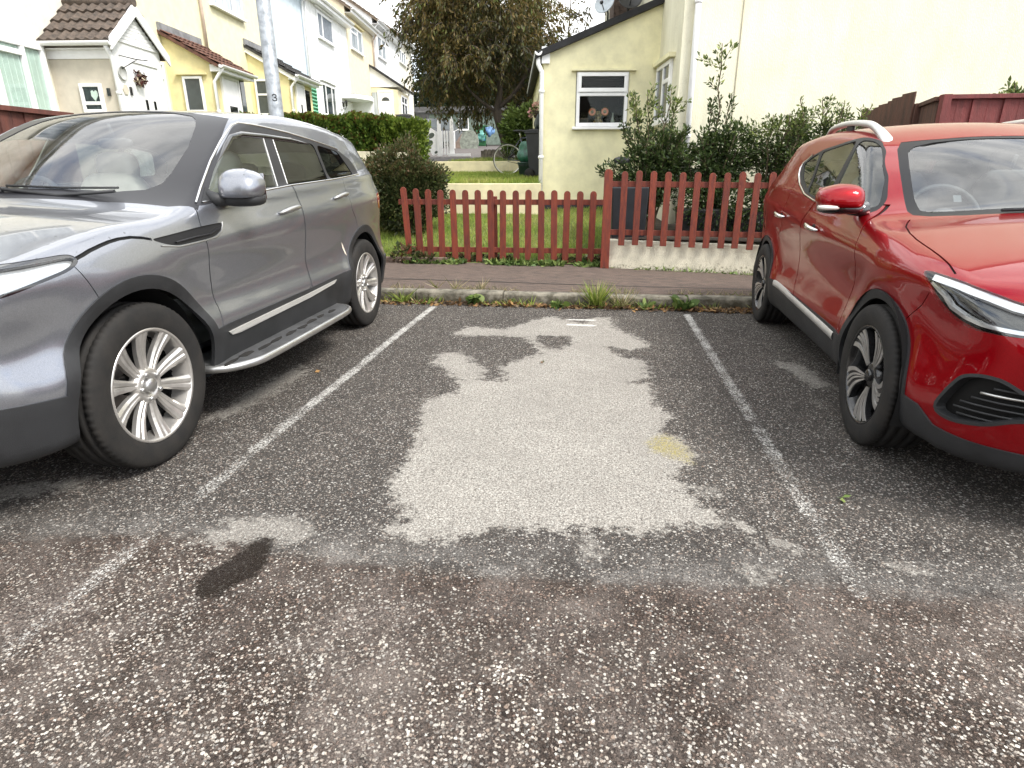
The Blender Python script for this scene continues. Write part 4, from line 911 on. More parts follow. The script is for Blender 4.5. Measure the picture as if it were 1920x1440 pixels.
    for sd in (1, -1):
        h = part_mesh('headlight', D['hl'], GLOSS_BL, car, sd, out=-.03, rim=.02)
        part_mesh('light_strip', D['drl'], LAMP_IN, h, sd, out=-.008, rim=.015)
        part_mesh('light_strip', D['drl2'], LAMP_IN, h, sd, out=-.010, rim=.015)
        vs = np.concatenate([D[k][0] for k in ('hl', 'drl', 'drl2')]); ns = np.concatenate([D[k][2] for k in ('hl', 'drl', 'drl2')]); fs = []; b0 = 0
        for k in ('hl', 'drl', 'drl2'): fs += [[i+b0 for i in f] for f in D[k][1]]; b0 += len(D[k][0])
        part_mesh('lens_cover', (vs, fs, ns), LAMPGLASS, h, sd, out=.001)
        l = MB(); dr = np.array((-.75, .66*sd, 0)); c0 = np.array((-.60, .745*sd, .775))
        for q, rr in ((0, .052), (.12, .045)):
            c = c0+np.array((-.075*q/.12*1.0, -.085*q/.12*sd, -.004)); l.lathe([(rr, -.02), (rr, .018), (rr*.85, .024), (rr*.6, .036), (0, .044)], c-dr*.035, dr, 28)
        l.build('projector', LENS, h)
        r2 = MB(); r2.lathe([(.066, -.01), (.068, .018), (.058, .024), (.054, .015)], c0-dr*.035, dr, 28); r2.build('projector_ring', LAMP_IN, h)
        ai = part_mesh('air_intake', D['fog'], INTAKE, car, sd, out=-.035, rim=.02)
        for q in range(6):
            sl = MB(); zz_ = .405+.024*q; pts = [(on_front(s, y, zz_+.01*(.8-y))+.020, y*sd, zz_+.01*(.8-y)) for y in np.linspace((.82, .83, .82, .80, .785, .76)[q]-.03, .56+.02*q, 8)]; sl.tube(pts, .0045 if q != 4 else .006, 5); sl.build('slat', BLACK_PL if q != 4 else SATIN, ai)
        part_mesh('intake_surround', D['foglip'], BLACK_PL, car, sd, out=.003, rim=.04)
        # white strip on the sill, chrome under the glass, roof rail
        ribbon(s, [(.53, .388), (.60, .388), (1.0, .398), (1.5, .412), (1.9, .424), (2.07, .424)], .050, .014, sd).build('sill_strip', SILL_M, car)
        ribbon(s, [(.62, 1.036), (1.02, 1.046), (1.5, 1.068), (1.77, 1.098), (2.04, 1.158), (2.22, 1.226), (2.29, 1.275), (2.285, 1.31), (2.17, 1.366)], .013, .006, sd).build('window_trim', CHROME, car)
        rail = MB(); pts = []
        for i in range(33):
            f = i/32; x = 1.20+1.42*f; y = .525+.05*math.sin(PI*f); z = float(s['f_top'](x-.24*y*y)-s['crown']*y*y)-.035
            lift = .075*min(1, (math.sin(PI*min(1, f/.26)/2) if f < .26 else 1), (math.sin(PI*min(1, (1-f)/.2)/2) if f > .8 else 1)); pts.append((x, y*sd, z+lift))
        st = []
        for i, p in enumerate(pts):
            wdt = .024+.018*max(0, 1-i/6)
            for a, b in ((-1, -.5), (-.9, .5), (-.3, .95), (.3, .95), (.9, .5), (1, -.5)): st.append((p[0], p[1]+a*wdt, p[2]+b*.024))
        k = 6; rail.add(st, [(i*k+j, i*k+(j+1) % k, (i+1)*k+(j+1) % k, (i+1)*k+j) for i in range(32) for j in range(k)], 0, True); rail.build('roof_rail', SILL_M, car)
        rb = MB(); rb.add([q for i in range(0, 33) for q in ((pts[i][0], pts[i][1], pts[i][2]-.01), (pts[i][0], pts[i][1], pts[i][2]-.05-.05*math.exp(-i*.5)))] if False else [], []);
        for i in (1, 15, 30): rb.ball((pts[i][0]+.01, pts[i][1], pts[i][2]-.03), (.07, .014, .04), 8, sq=.7)
        rb.build('rail_foot', BLACK_PL, car)
        mirror_shape(car, s, ((.615, .945, 1.115), (.115, .115, .072)), None, (.62, .80, 1.058), sd, PAINT_R, GLOSS_BL, lamp=True)
    wi = MB(); wi.tube([(.36, .30, 1.072), (.37, 0, 1.085), (.40, -.45, 1.075)], .009, 6); wi.tube([(.33, .15, 1.06), (.36, .02, 1.082)], .011, 6); wi.build('wiper', BLACK_PL, car)
    cw = MB(); cw.grid(lambda u, v: (.30+.09*v+.10*(2*u-1)**2, (2*u-1)*.34, 1.012+.025*v-.03*(2*u-1)**2), 20, 3); cw.build('windscreen_cowl', BLACK_PL, car)
    st = MB(); st.frame((.58, .40, 1.115), (.0, .018, 0), (.012, 0, .016), (.0005, 0, 0)); st.build('windscreen_sticker', mat('sticker', (.10, .11, .12), .7), car)
    interior(car, s, mat('grey_cloth', (.10, .10, .105), .9, bump=.1), .55, .36, .80, 1.00)
    for xc in (0, s['wb']):
        for sd in (1, -1): wheel(car, s, xc, sd, 'red', .5+xc)
    return car
# ---------------------------------------------------------------- buildings
def render_mat(name, col, stain=None, sc=5):
    m = mat(name, col, .92, var=.07, scale=sc, bump=.32, bscale=150, spec=.2, detail=8)
    return m
WHITE_PL = mat('white_upvc', (.86, .86, .855), .3, var=.04, spec=.5)
CREAM_R = render_mat('cream_render', (.80, .77, .66)); YELL_R = render_mat('yellow_render', (.80, .71, .40)); YELL_P = render_mat('pale_yellow_render', (.82, .77, .55))
WHITE_R = render_mat('white_render', (.86, .86, .85)); BLUE_R = render_mat('pale_blue_render', (.62, .70, .76)); STONE_R = render_mat('stone_render', (.62, .57, .47))
PANE = mat('window_pane', (.05, .065, .07), .04, spec=.8, var=.3, scale=1.5); PANE_D = mat('dark_pane', (.012, .013, .015), .04, spec=.7, var=.2)
PANE_L = mat('curtained_pane', (.46, .50, .53), .06, spec=.8, var=.35, scale=3, vscale=(3, 3, .3), col2=(.17, .20, .23))
ROOF_BR = mat('brown_tile', (.115, .088, .070), .9, var=.35, scale=12, bump=.5, bscale=70, col2=(.045, .038, .033)); ROOF_RED = mat('red_brown_tile', (.14, .065, .045), .9, var=.3, scale=12, bump=.4); ROOF_DK = mat('dark_tile', (.055, .053, .052), .85, var=.3, scale=10, bump=.4)
ROOF_TAN = mat('weathered_tile', (.20, .155, .11), .9, var=.3, scale=8, bump=.4, col2=(.10, .08, .065)); LEAD = mat('lead_flashing', (.24, .24, .245), .6, var=.2)
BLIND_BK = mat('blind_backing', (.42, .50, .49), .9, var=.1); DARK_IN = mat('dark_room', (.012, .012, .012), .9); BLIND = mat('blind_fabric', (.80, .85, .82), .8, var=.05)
GLASS_H = glass_mat('house_glass', (.85, .9, .88), 1.5, .9)
def window(parent, O, U, Nn, u0, u1, z0, z1, bars=(), trans=(), pane=None, fw=.06, sill=True, depth=.05, name='window', back=None):
    """frame with mullions (bars, u) and transoms (z), pane and sill as sub-parts. Coordinates in the parent's frame"""
    O, U, Nn = [np.array(q, float) for q in (O, U, Nn)]; Z = np.array((0, 0, 1.))
    m = MB()
    def bar(a0, a1, b0, b1, d=depth): m.frame(O+U*(a0+a1)/2+Z*(b0+b1)/2+Nn*d/2, U*(a1-a0)/2, Z*(b1-b0)/2, Nn*d/2)
    bar(u0, u1, z1-fw, z1); bar(u0, u1, z0, z0+fw); bar(u0, u0+fw, z0+fw, z1-fw); bar(u1-fw, u1, z0+fw, z1-fw)
    for q in bars: bar(q-fw*.5, q+fw*.5, z0+fw, z1-fw, depth-.004)
    for (a0, a1, q) in trans: bar(a0, a1, q-fw*.5, q+fw*.5, depth-.002)
    w = m.build(name, WHITE_PL, parent, bevel=.006)
    p = MB(); p.frame(O+U*(u0+u1)/2+Z*(z0+z1)/2+Nn*.022, U*((u1-u0)/2-fw*.5), Z*((z1-z0)/2-fw*.5), Nn*.003); p.build('pane', pane or PANE, w)
    if back: k = MB(); back(k, O, U, Nn, u0+fw, u1-fw, z0+fw, z1-fw); k.build('blind', [BLIND, BLIND_BK], w)
    if sill: s_ = MB(); s_.frame(O+U*(u0+u1)/2+Z*(z0-.025)+Nn*.055, U*((u1-u0)/2+.05), Z*.025, Nn*.055); s_.build('sill', WHITE_PL, w, bevel=.005)
    return w
def v_blinds(k, O, U, Nn, a0, a1, b0, b1):
    Z = np.array((0, 0, 1.)); k.frame(O+U*(a0+a1)/2+Z*(b0+b1)/2+Nn*.004, U*(a1-a0)/2, Z*(b1-b0)/2, Nn*.002, 1)
    n = max(2, int((a1-a0)/.105))
    for i in range(n):
        c = a0+(i+.5)*(a1-a0)/n; k.frame(O+U*c+Z*(b0+b1)/2+Nn*.013, U*.047+Nn*.006, Z*((b1-b0)/2-.01), -U*.0002+Nn*.001, 0)
def door(parent, O, U, Nn, u0, u1, z0, z1, m=None, fan=False, lights=(), pan=True, name='door'):
    O, U, Nn = [np.array(q, float) for q in (O, U, Nn)]; Z = np.array((0, 0, 1.)); d = MB(); uc, zc, w, h = (u0+u1)/2, (z0+z1)/2, u1-u0, z1-z0
    d.frame(O+U*uc+Z*zc+Nn*.02, U*w/2, Z*h/2, Nn*.02)
    for a, b, c, e in ((u0-.06, u0, z0, z1+.06), (u1, u1+.06, z0, z1+.06), (u0, u1, z1, z1+.06)): d.frame(O+U*(a+b)/2+Z*(c+e)/2+Nn*.03, U*(b-a)/2, Z*(e-c)/2, Nn*.03)
    if pan:
        for a in (-.22, .22):
            for b, hh in ((.25, .24), (.60, .18)): d.frame(O+U*(uc+a*w)+Z*(z0+b*h)+Nn*.045, U*w*.15, Z*h*hh*.5, Nn*.004)
    o = d.build(name, m or WHITE_PL, parent, bevel=.005)
    if fan:
        f = MB(); f.prism([(math.cos(q)*w*.30, math.sin(q)*h*.085) for q in np.linspace(0, PI, 13)], O+U*uc+Z*(z0+.80*h)+Nn*.040, U, Z, Nn*.008); f.build('fanlight', PANE, o)
    for (a0, a1, b0, b1) in lights:
        g = MB(); g.frame(O+U*(u0+(a0+a1)/2*w)+Z*(z0+(b0+b1)/2*h)+Nn*.045, U*(a1-a0)/2*w, Z*(b1-b0)/2*h, Nn*.005); g.build('glazing', PANE_D, o)
    k = MB(); k.tube([O+U*(u0+.08)+Z*(z0+h*.48)+Nn*.05, O+U*(u0+.08)+Z*(z0+h*.48)+Nn*.075, O+U*(u0+.2)+Z*(z0+h*.48)+Nn*.075], .009, 6); k.build('handle', SATIN, o)
    return o
def tile_roof(name, parent, O, U, S, wid, ln, m, rows=None, wave=.16, amp=.018, edge=.03):
    """pantiled slope: O eave corner, U along the eave, S up the slope"""
    O, U, S = [np.array(q, float) for q in (O, U, S)]; Nn = np.cross(U, S); Nn /= np.linalg.norm(Nn)
    if Nn[2] < 0: Nn = -Nn
    rows = rows or max(2, round(ln/.30)); mb = MB(); nu = max(6, int(wid/wave*8))
    for r in range(rows):
        v0, v1 = ln*r/rows, ln*(r+1)/rows+.04
        def P(u, v, lo=0):
            ph = (u*wid/wave) % 1; hgt = amp*(math.sin(2*PI*ph) if ph < .5 else .55*math.sin(2*PI*ph))+amp
            return O+U*u*wid+S*(v0+(v1-v0)*v)+Nn*(hgt+edge*(1-v)-lo)
        mb.grid(P, nu, 2); mb.grid(lambda u, v: P(u, 0, (1-v)*edge*1.4), nu, 1)
    a, b = O, O+U*wid
    for q in (a, b): mb.frame(q+S*ln/2-Nn*.02, U*.012, S*ln/2, Nn*.03)
    mb.frame(O+U*wid/2+S*ln/2-Nn*.012, U*wid/2, S*ln/2, Nn*.006)
    return mb.build(name, m, parent)
def gutter(parent, A, B, m=None, r=.055):
    A, B = np.array(A, float), np.array(B, float); U = (B-A); ln = np.linalg.norm(U); U /= ln; Nn = np.cross(U, (0, 0, 1)); mb = MB()
    prof = [(math.cos(q)*r, math.sin(q)*r) for q in np.linspace(PI, 2*PI, 9)]+[(r-.008, .006), (0, -r*.55), (-r+.008, .006)]
    mb.prism(prof, A, Nn, (0, 0, 1), U*ln); return mb.build('gutter', m or WHITE_PL, parent)
def pipe(parent, pts, r=.034, m=None, clips=()):
    mb = MB(); mb.tube(pts, r, 10)
    for q in clips: mb.lathe([(r+.004, -.025), (r+.012, -.02), (r+.012, .02), (r+.004, .025)], q, (0, 0, 1), 12)
    return mb.build('downpipe', m or WHITE_PL, parent)
TT = np.array((-.0995, .995, 0)); TN = np.array((.995, .0995, 0)); TA = math.atan2(.995, -.0995)
X_ = (1, 0, 0); OUT = (0, -1, 0)          # in a terrace house: x along the street, -y towards the street
def terrace_house(label, s0, s1, g, eave, wallm, roofm, group='houses of the stepped terrace'):
    P = -7.761*TN+s0*TT; h = thing('terraced_house', label, 'house', (P[0], P[1], g), TA, group); w = s1-s0; e = eave-g
    b = MB(); b.prism([(0, -.4), (0, e), (3.5, e+2.3), (7, e), (7, -.4)], (0, 0, 0), (0, 1, 0), (0, 0, 1), (w, 0, 0)); b.build('wall', wallm, h)
    S = np.array((0, 3.5, 2.3)); S /= np.linalg.norm(S); ln = math.hypot(3.5, 2.3)+.35
    tile_roof('roof', h, (-.04, -.28, e-.28*2.3/3.5+.05), (1, 0, 0), S, w+.08, ln, roofm, wave=.3, amp=.02)
    tile_roof('roof', h, (-.04, 7.28, e-.28*2.3/3.5+.05), (1, 0, 0), S*(1, -1, 1), w+.08, ln, roofm, rows=4, wave=.6)
    r = MB(); r.tube([(-.05, 3.5, e+2.42), (w+.05, 3.5, e+2.42)], .11, 8); r.build('ridge_tile', ROOF_DK, h)
    f = MB(); f.box((w/2, -.27, e-.16), (w, .03, .2)); f.box((w/2, -.13, e-.255), (w, .26, .012)); f.build('fascia', WHITE_PL, h)
    gutter(h, (w+.02, -.33, e-.10), (-.02, -.33, e-.10))
    return h
TZ = lambda s: .95+.088*(s-9)
# --- house with the gabled tiled porch (nearest)
gA = 1.0; A = terrace_house('cream white terraced house nearest the viewer with gabled tile porch and vertical blinds', 3.0, 13.2, gA, 5.9, CREAM_R, ROOF_BR)
ax = lambda s: s-3.0; Z = lambda z: z-gA
window(A, (0, 0, 0), X_, OUT, ax(7.4), ax(10.42), Z(2.1), Z(3.15), bars=(ax(8.4), ax(9.42), ax(9.98)), trans=((ax(9.48), ax(9.95), Z(2.98)),), pane=GLASS_H, fw=.075, depth=.07, back=v_blinds)
window(A, (0, 0, 0), X_, OUT, ax(12.3), ax(13.0), Z(4.65), Z(5.6), bars=(ax(12.65),), pane=PANE_L)
window(A, (0, 0, 0), X_, OUT, ax(7.8), ax(9.9), Z(4.65), Z(5.6), bars=(ax(8.9),), pane=PANE_L)
p0, p1, pd, pe, pr = ax(10.55), ax(11.88), 1.05, Z(3.29), Z(3.85)
m = MB(); m.box(((p0+p1)/2, -pd/2, pe/2-.3), (p1-p0, pd, pe+.6)); m.prism([(p0, pe), (p1, pe), ((p0+p1)/2, pr-.05)], (0, -pd, 0), (1, 0, 0), (0, 0, 1), (0, pd, 0)); m.build('porch', STONE_R, A)
front = MB(); front.box(((p0+p1)/2, -pd-.006, pe/2-.3), (p1-p0-.004, .012, pe+.59)); front.prism([(p0+.01, pe-.02), (p1-.01, pe-.02), ((p0+p1)/2, pr-.06)], (0, -pd-.012, 0), (1, 0, 0), (0, 0, 1), (0, .012, 0)); front.build('porch_front', WHITE_R, A)
S = np.array(((p1-p0)/2+.12, 0, pr-pe+.12)); ln = np.linalg.norm(S); S /= ln
tile_roof('porch_roof', A, (p0-.14, -pd-.10, pe-.10), (0, 1, 0), S, pd+.10, ln+.02, ROOF_BR, rows=4, wave=.15, amp=.022, edge=.04)
tile_roof('porch_roof', A, (p1+.14, -pd-.10, pe-.10), (0, 1, 0), S*(-1, 1, 1), pd+.10, ln+.02, ROOF_BR, rows=4, wave=.15, amp=.022, edge=.04)
m = MB(); m.tube([((p0+p1)/2, -pd-.12, pr+.075), ((p0+p1)/2, 0, pr+.075)], .075, 10); m.build('ridge_tile', ROOF_BR, A)
m = MB(); c = (p0+p1)/2
for sg in (-1, 1): m.prism([(0, 0), (sg*((p1-p0)/2+.15), -(pr-pe+.09)), (sg*((p1-p0)/2+.15), -(pr-pe+.26)), (0, -.19)], (c, -pd-.115, pr+.06), (1, 0, 0), (0, 0, 1), (0, .025, 0))
m.build('bargeboard', WHITE_PL, A)
m = MB(); k = 8
for i in range(k):
    z0 = pe-.02+(pr-pe-.12)*i/k; hw = (p1-p0)/2*(1-i/k)*.96; m.prism([(-hw, 0), (hw, 0), (hw*.93, (pr-pe-.12)/k-.006), (-hw*.93, (pr-pe-.12)/k-.006)], (c, -pd-.035, z0), (1, 0, 0), (0, 0, 1), (0, .025, 0))
m.build('gable_cladding', WHITE_PL, A)
gutter(A, (p0-.17, -pd-.12, pe-.09), (p0-.17, 0, pe-.09)); pipe(A, [(p0-.15, -pd-.02, pe-.14), (p0-.10, -pd-.02, pe-.22), (p0-.05, -pd-.03, pe-.34), (p0-.05, -pd-.03, -.3)], .034, clips=((p0-.05, -pd-.03, pe-.8),))
fb = MB(); fb.box((p0-.05, -pd/2-.03, pe-.17), (.10, pd+.05, .012)); fb.box((p0-.012, -pd/2, pe-.24), (.02, pd, .13)); fb.build('soffit', WHITE_PL, A)
door(A, (0, -pd-.012, 0), X_, OUT, ax(10.93), ax(11.66), Z(1.05), Z(3.0), lights=((.30, .38, .1, .72), (.62, .70, .1, .72)), pan=False)
W_ = window(A, (p0, 0, 0), (0, -1, 0), (-1, 0, 0), .43, .79, Z(2.2), Z(2.63), pane=PANE, fw=.05, sill=False, trans=((.48, .74, Z(2.34)),))
hm = MB(); hm.prism([(0, -.10), (.055, -.02), (.05, .045), (.025, .06), (0, .035), (-.025, .06), (-.05, .045), (-.055, -.02)], (p0-.03, -.66, Z(2.47)), (0, -1, 0), (0, 0, 1), (-.012, 0, 0)); hm.build('heart_ornament', mat('pale_green', (.55, .68, .6), .6), W_)
m = MB(); m.box((p0-.03, -.90, Z(2.50)), (.03, .045, .12)); m.build('wall_light', GLOSS_BL, A)
m = MB(); m.prism([(math.cos(q)*.075, math.sin(q)*.085) for q in np.linspace(0, 2*PI, 7)[:-1]], (ax(10.70), -pd-.03, Z(2.56)), (1, 0, 0), (0, 0, 1), (0, .018, 0)); m.build('house_plaque', STONE_R, A)
m = MB(); m.box((ax(10.83), -pd-.03, Z(2.55)), (.03, .03, .13)); m.build('door_bell', GLOSS_BL, A)
m = MB(); m.lathe([(.0, .0), (.10, .0), (.105, .012), (.10, .02)], (ax(10.68), -pd-.03, Z(2.80)), (0, -1, 0), 20); q = m.build('wall_ornament', mat('grey_wire', (.5, .5, .48), .7), A)
Pw = np.array(A.location)+TT*ax(11.0)-TN*(-pd-.09)
def world_t(s, out, z): return -7.761*TN+s*TT+TN*out+np.array((0, 0, z))
br = MB(); br.tube([world_t(10.70, 1.07, 3.06), world_t(10.72, 1.33, 3.0), world_t(10.74, 1.5, 2.98)], .010, 6); br.tube([world_t(10.70, 1.07, 2.86), world_t(10.72, 1.33, 2.99)], .008, 6)
o = br.build('hanging_bracket', GLOSS_BL); tag(rebase(o, world_t(10.70, 1.07, 3.06)), 'black iron hanging bracket beside the porch door', 'bracket')
wr = MB(); rw = random.Random(5); cw = world_t(11.0, 1.15, 2.76)
for i in range(150):
    a, b_ = rw.random()*2*PI, rw.uniform(-1, 1); d = np.array((math.cos(a)*math.sqrt(1-b_*b_), math.sin(a)*math.sqrt(1-b_*b_), b_)); q = cw+d*rw.uniform(.06, .125)
    e = np.array((rw.uniform(-1, 1), rw.uniform(-1, 1), rw.uniform(-1, 1))); e /= np.linalg.norm(e); f_ = np.cross(d, e); wr.frame(q, e*.028, f_*.012, d*.004, rw.choice((0, 0, 1, 2)))
tag(rebase(wr.build('door_wreath', [mat('dried_brown', (.06, .022, .016), .8), mat('dried_red', (.13, .03, .025), .8), mat('dried_cream', (.5, .42, .3), .8)]), cw), 'round brown and cream dried wreath on the white porch door', 'wreath')
# --- lean-to porch helper
def lean_porch(h, s0h, s0, s1, g, zw, ze, d, wallm, roofm, barge=False):
    a0, a1 = s0-s0h, s1-s0h; m = MB(); m.prism([(0, -.5), (0, zw-g-.08), (-d, ze-g-.06), (-d, -.5)], (a0, 0, 0), (0, 1, 0), (0, 0, 1), (a1-a0, 0, 0)); m.build('porch', wallm, h)
    S = np.array((0, d+.22, (zw-ze)*(d+.22)/d)); ln = np.linalg.norm(S); S /= ln
    tile_roof('porch_roof', h, (a0-.10, -d-.22, ze-g-(zw-ze)*.22/d), (1, 0, 0), S, a1-a0+.2, ln, roofm, rows=5, wave=.17, edge=.035)
    f = MB(); f.box(((a0+a1)/2, -.025, zw-g+.06), (a1-a0+.2, .05, .18)); f.build('flashing', LEAD, h)
    f = MB(); f.box(((a0+a1)/2, -d-.12, ze-g-.17), (a1-a0+.12, .22, .13)); f.build('fascia', WHITE_PL, h)
    gutter(h, (a1+.1, -d-.27, ze-g-.12), (a0-.1, -d-.27, ze-g-.12)); pipe(h, [(a0-.02, -d-.27, ze-g-.16), (a0-.02, -d-.14, ze-g-.32), (a0-.02, -d-.05, ze-g-.42), (a0-.02, -d-.05, -.4)], .034, clips=((a0-.02, -d-.05, ze-g-1.0),))
    if barge:
        q = MB(); q.prism([(0, zw-g-.02), (-d-.2, ze-g-(zw-ze)*.2/d-.02), (-d-.2, ze-g-(zw-ze)*.2/d-.17), (0, zw-g-.17)], (a0-.085, 0, 0), (0, 1, 0), (0, 0, 1), (.05, 0, 0)); q.build('bargeboard', WHITE_PL, h)
# --- yellow house with lean-to porch
gB = 1.25; B = terrace_house('pale yellow terraced house with red brown lean-to porch roof', 13.2, 15.8, gB, 6.3, YELL_P, ROOF_BR); bx = lambda s: s-13.2; Z = lambda z: z-gB
lean_porch(B, 13.2, 13.95, 15.45, gB, 4.05, 3.52, .95, YELL_R, ROOF_RED)
window(B, (bx(13.95), 0, 0), (0, -1, 0), (-1, 0, 0), .32, .74, Z(2.50), Z(3.20), pane=PANE, fw=.05, sill=False)
led = MB(); led.box((bx(13.95)-.04, -.53, Z(3.24)), (.08, .66, .03)); led.build('window_ledge', YELL_R, B)
door(B, (0, -.95, 0), X_, OUT, bx(14.33), bx(15.03), Z(1.3), Z(3.22), lights=((.25, .75, .30, .72),), pan=False)
sp = MB(); sp.box((bx(15.3), -.97, Z(2.4)), (.2, .02, 1.9)); sp.build('side_light', PANE, B)
window(B, (0, 0, 0), X_, OUT, bx(13.25), bx(13.80), Z(2.3), Z(3.45), trans=((bx(13.28), bx(13.77), Z(3.15)),), pane=mat('green_curtain_pane', (.40, .52, .36), .06, var=.35, scale=8, vscale=(4, 4, .3), col2=(.2, .3, .2)), fw=.07, sill=False)
pipe(B, [(bx(15.76), -.06, 5.0), (bx(15.76), -.06, 2.7)], .034, m=mat('pinkish_pipe', (.62, .5, .42), .6))
# --- cream house, dark lean-to porch with white bargeboard
gC = 1.65; Cc = terrace_house('cream terraced house with dark lean-to porch and white bargeboard', 15.8, 19.2, gC, 6.75, YELL_P, ROOF_DK); cx = lambda s: s-15.8; Z = lambda z: z-gC
lean_porch(Cc, 15.8, 18.0, 19.75, gC, 4.50, 3.90, 1.08, YELL_R, ROOF_DK, barge=True)
window(Cc, (cx(18.0), 0, 0), (0, -1, 0), (-1, 0, 0), .14, .72, Z(2.78), Z(3.68), trans=((.18, .68, Z(3.30)),), pane=PANE, fw=.05, sill=True)
door(Cc, (0, -1.08, 0), X_, OUT, cx(18.42), cx(18.95), Z(1.7), Z(3.58), lights=((.42, .56, .3, .75),), pan=False)
sp = MB(); sp.box((cx(19.32), -1.09, Z(2.75)), (.36, .03, 1.6)); sp.build('side_light', PANE_D, Cc)
window(Cc, (0, 0, 0), X_, OUT, cx(16.35), cx(18.05), Z(5.10), Z(6.2), bars=(cx(16.85), cx(17.5)), pane=PANE_L)
# --- pale blue house with green slatted screen
gD = 2.0; Dd = terrace_house('pale blue terraced house between two cream and white neighbours', 19.2, 22.9, gD, 7.0, BLUE_R, ROOF_DK); dx = lambda s: s-19.2; Z = lambda z: z-gD
window(Dd, (0, 0, 0), X_, OUT, dx(20.9), dx(22.2), Z(2.9), Z(4.0), bars=(dx(21.5),), pane=PANE)
pipe(Dd, [(dx(22.7), -.30, Z(6.9)), (dx(22.7), -.06, Z(6.6)), (dx(22.7), -.06, 0)], .036, clips=((dx(22.7), -.06, 2.0),)); pipe(Dd, [(dx(19.3), -.06, 4.9), (dx(19.3), -.06, 2.6)])
m = MB()
for i in range(16): m.frame((dx(22.05), -.34, .35+i*.11), (.30, 0, 0), (0, .012, .02), (0, -.04, .03))
for q in (-.3, .3): m.box((dx(22.05)+q, -.34, 1.1), (.04, .06, 1.8))
Po = world_t(22.05, .34, gD)
sc_ = m.build('slatted_screen', mat('green_paint', (.13, .42, .25), .5)); sc_.data.transform(Matrix.Translation((-dx(22.05), .34, 0))); sc_.location = Po; sc_.rotation_euler = (0, 0, TA); tag(sc_, 'green painted slatted screen against the pale blue house', 'screen')
# --- white house with flat canopy
gE = 2.35; E_ = terrace_house('bright white terraced house with flat white door canopy and two lanterns', 22.9, 27.9, gE, 7.12, WHITE_R, ROOF_TAN); ex = lambda s: s-22.9; Z = lambda z: z-gE
window(E_, (0, 0, 0), X_, OUT, ex(24.2), ex(25.95), Z(5.88), Z(6.72), bars=(ex(24.75),), pane=mat('grey_pane', (.28, .31, .35), .05, var=.1), fw=.07)
window(E_, (0, 0, 0), X_, OUT, ex(24.02), ex(25.6), Z(3.30), Z(4.39), bars=(ex(24.45), ex(25.15)), pane=PANE, fw=.07)
led = MB(); led.box((ex(25.05), -.05, Z(6.82)), (2.0, .10, .05)); led.box((ex(24.85), -.05, Z(4.48)), (1.8, .10, .05)); led.build('window_ledge', WHITE_R, E_)
m = MB(); m.prism([(ex(26.45), 0), (ex(28.05), 0), (ex(28.05), -.9), (ex(27.4), -1.0), (ex(26.45), -.55)], (0, 0, Z(4.12)), (1, 0, 0), (0, 1, 0), (0, 0, .16)); m.box((ex(28.0), -.45, Z(3.2)), (.07, .9, 1.85)); m.build('canopy', WHITE_PL, E_)
m = MB(); m.prism([(ex(26.5), 0), (ex(28.0), 0), (ex(28.0), -.9), (ex(27.4), -.98), (ex(26.5), -.55)], (0, 0, Z(4.283)), (1, 0, 0), (0, 1, 0), (0, 0, .02)); m.build('canopy_felt', LEAD, E_)
door(E_, (0, 0, 0), X_, OUT, ex(27.0), ex(27.75), Z(2.4), Z(4.0)); pipe(E_, [(ex(22.95), -.06, 4.4), (ex(22.95), -.06, 0)])
for s_, z_ in ((26.2, 3.85), (26.62, 3.92)):
    m = MB(); m.lathe([(0, .16), (.03, .12), (.075, .09), (.05, .06), (.042, -.06), (.02, -.09), (0, -.12)], (ex(s_), -.13, Z(z_)), (0, 0, 1), 10); m.tube([(ex(s_), -.13, Z(z_)-.1), (ex(s_), -.06, Z(z_)-.22), (ex(s_), 0, Z(z_)-.15)], .012, 6); m.build('wall_lantern', GLOSS_BL, E_)
# --- stained cream house with side-door porch
gF = 2.9; F_ = terrace_house('weather stained cream terraced house with small upper window', 27.9, 32.5, gF, 7.70, render_mat('stained_cream', (.74, .66, .48)), ROOF_TAN); fx = lambda s: s-27.9; Z = lambda z: z-gF
window(F_, (0, 0, 0), X_, OUT, fx(28.45), fx(30.3), Z(6.25), Z(7.15), bars=(fx(29.55),), trans=((fx(28.5), fx(29.5), Z(6.9)),), pane=PANE_L, fw=.07)
led = MB(); led.box((fx(29.4), -.06, Z(7.25)), (2.1, .12, .05)); led.build('window_ledge', YELL_R, F_); pipe(F_, [(fx(32.2), -.3, Z(7.55)), (fx(32.2), -.06, Z(7.2)), (fx(32.2), -.06, 2.4)], m=mat('pinkish_pipe', (.6, .5, .4), .6))
d_ = 1.27; m = MB(); m.prism([(0, -.5), (0, Z(5.15)), (-d_, Z(5.0)), (-d_, -.5)], (fx(31.4), 0, 0), (0, 1, 0), (0, 0, 1), (2.6, 0, 0)); m.build('porch', render_mat('porch_cream', (.78, .70, .48)), F_)
m = MB(); m.prism([(.02, Z(6.05)), (-d_-.12, Z(5.12)), (.02, Z(5.12))], (fx(31.38), 0, 0), (0, 1, 0), (0, 0, 1), (2.64, 0, 0)); m.build('porch_gable', WHITE_PL, F_)
S = np.array((0, d_+.25, .95)); ln = np.linalg.norm(S); S /= ln; tile_roof('porch_roof', F_, (fx(31.3), -d_-.25, Z(5.10)), (1, 0, 0), S, 2.8, ln, ROOF_DK, rows=5, wave=.3)
door(F_, (fx(31.4), 0, 0), (0, -1, 0), (-1, 0, 0), .36, .98, Z(3.0), Z(4.90), fan=True)
sp = MB(); sp.box((fx(31.39), -.16, Z(4.0)), (.03, .26, 1.8)); sp.build('side_light', PANE_L, F_)
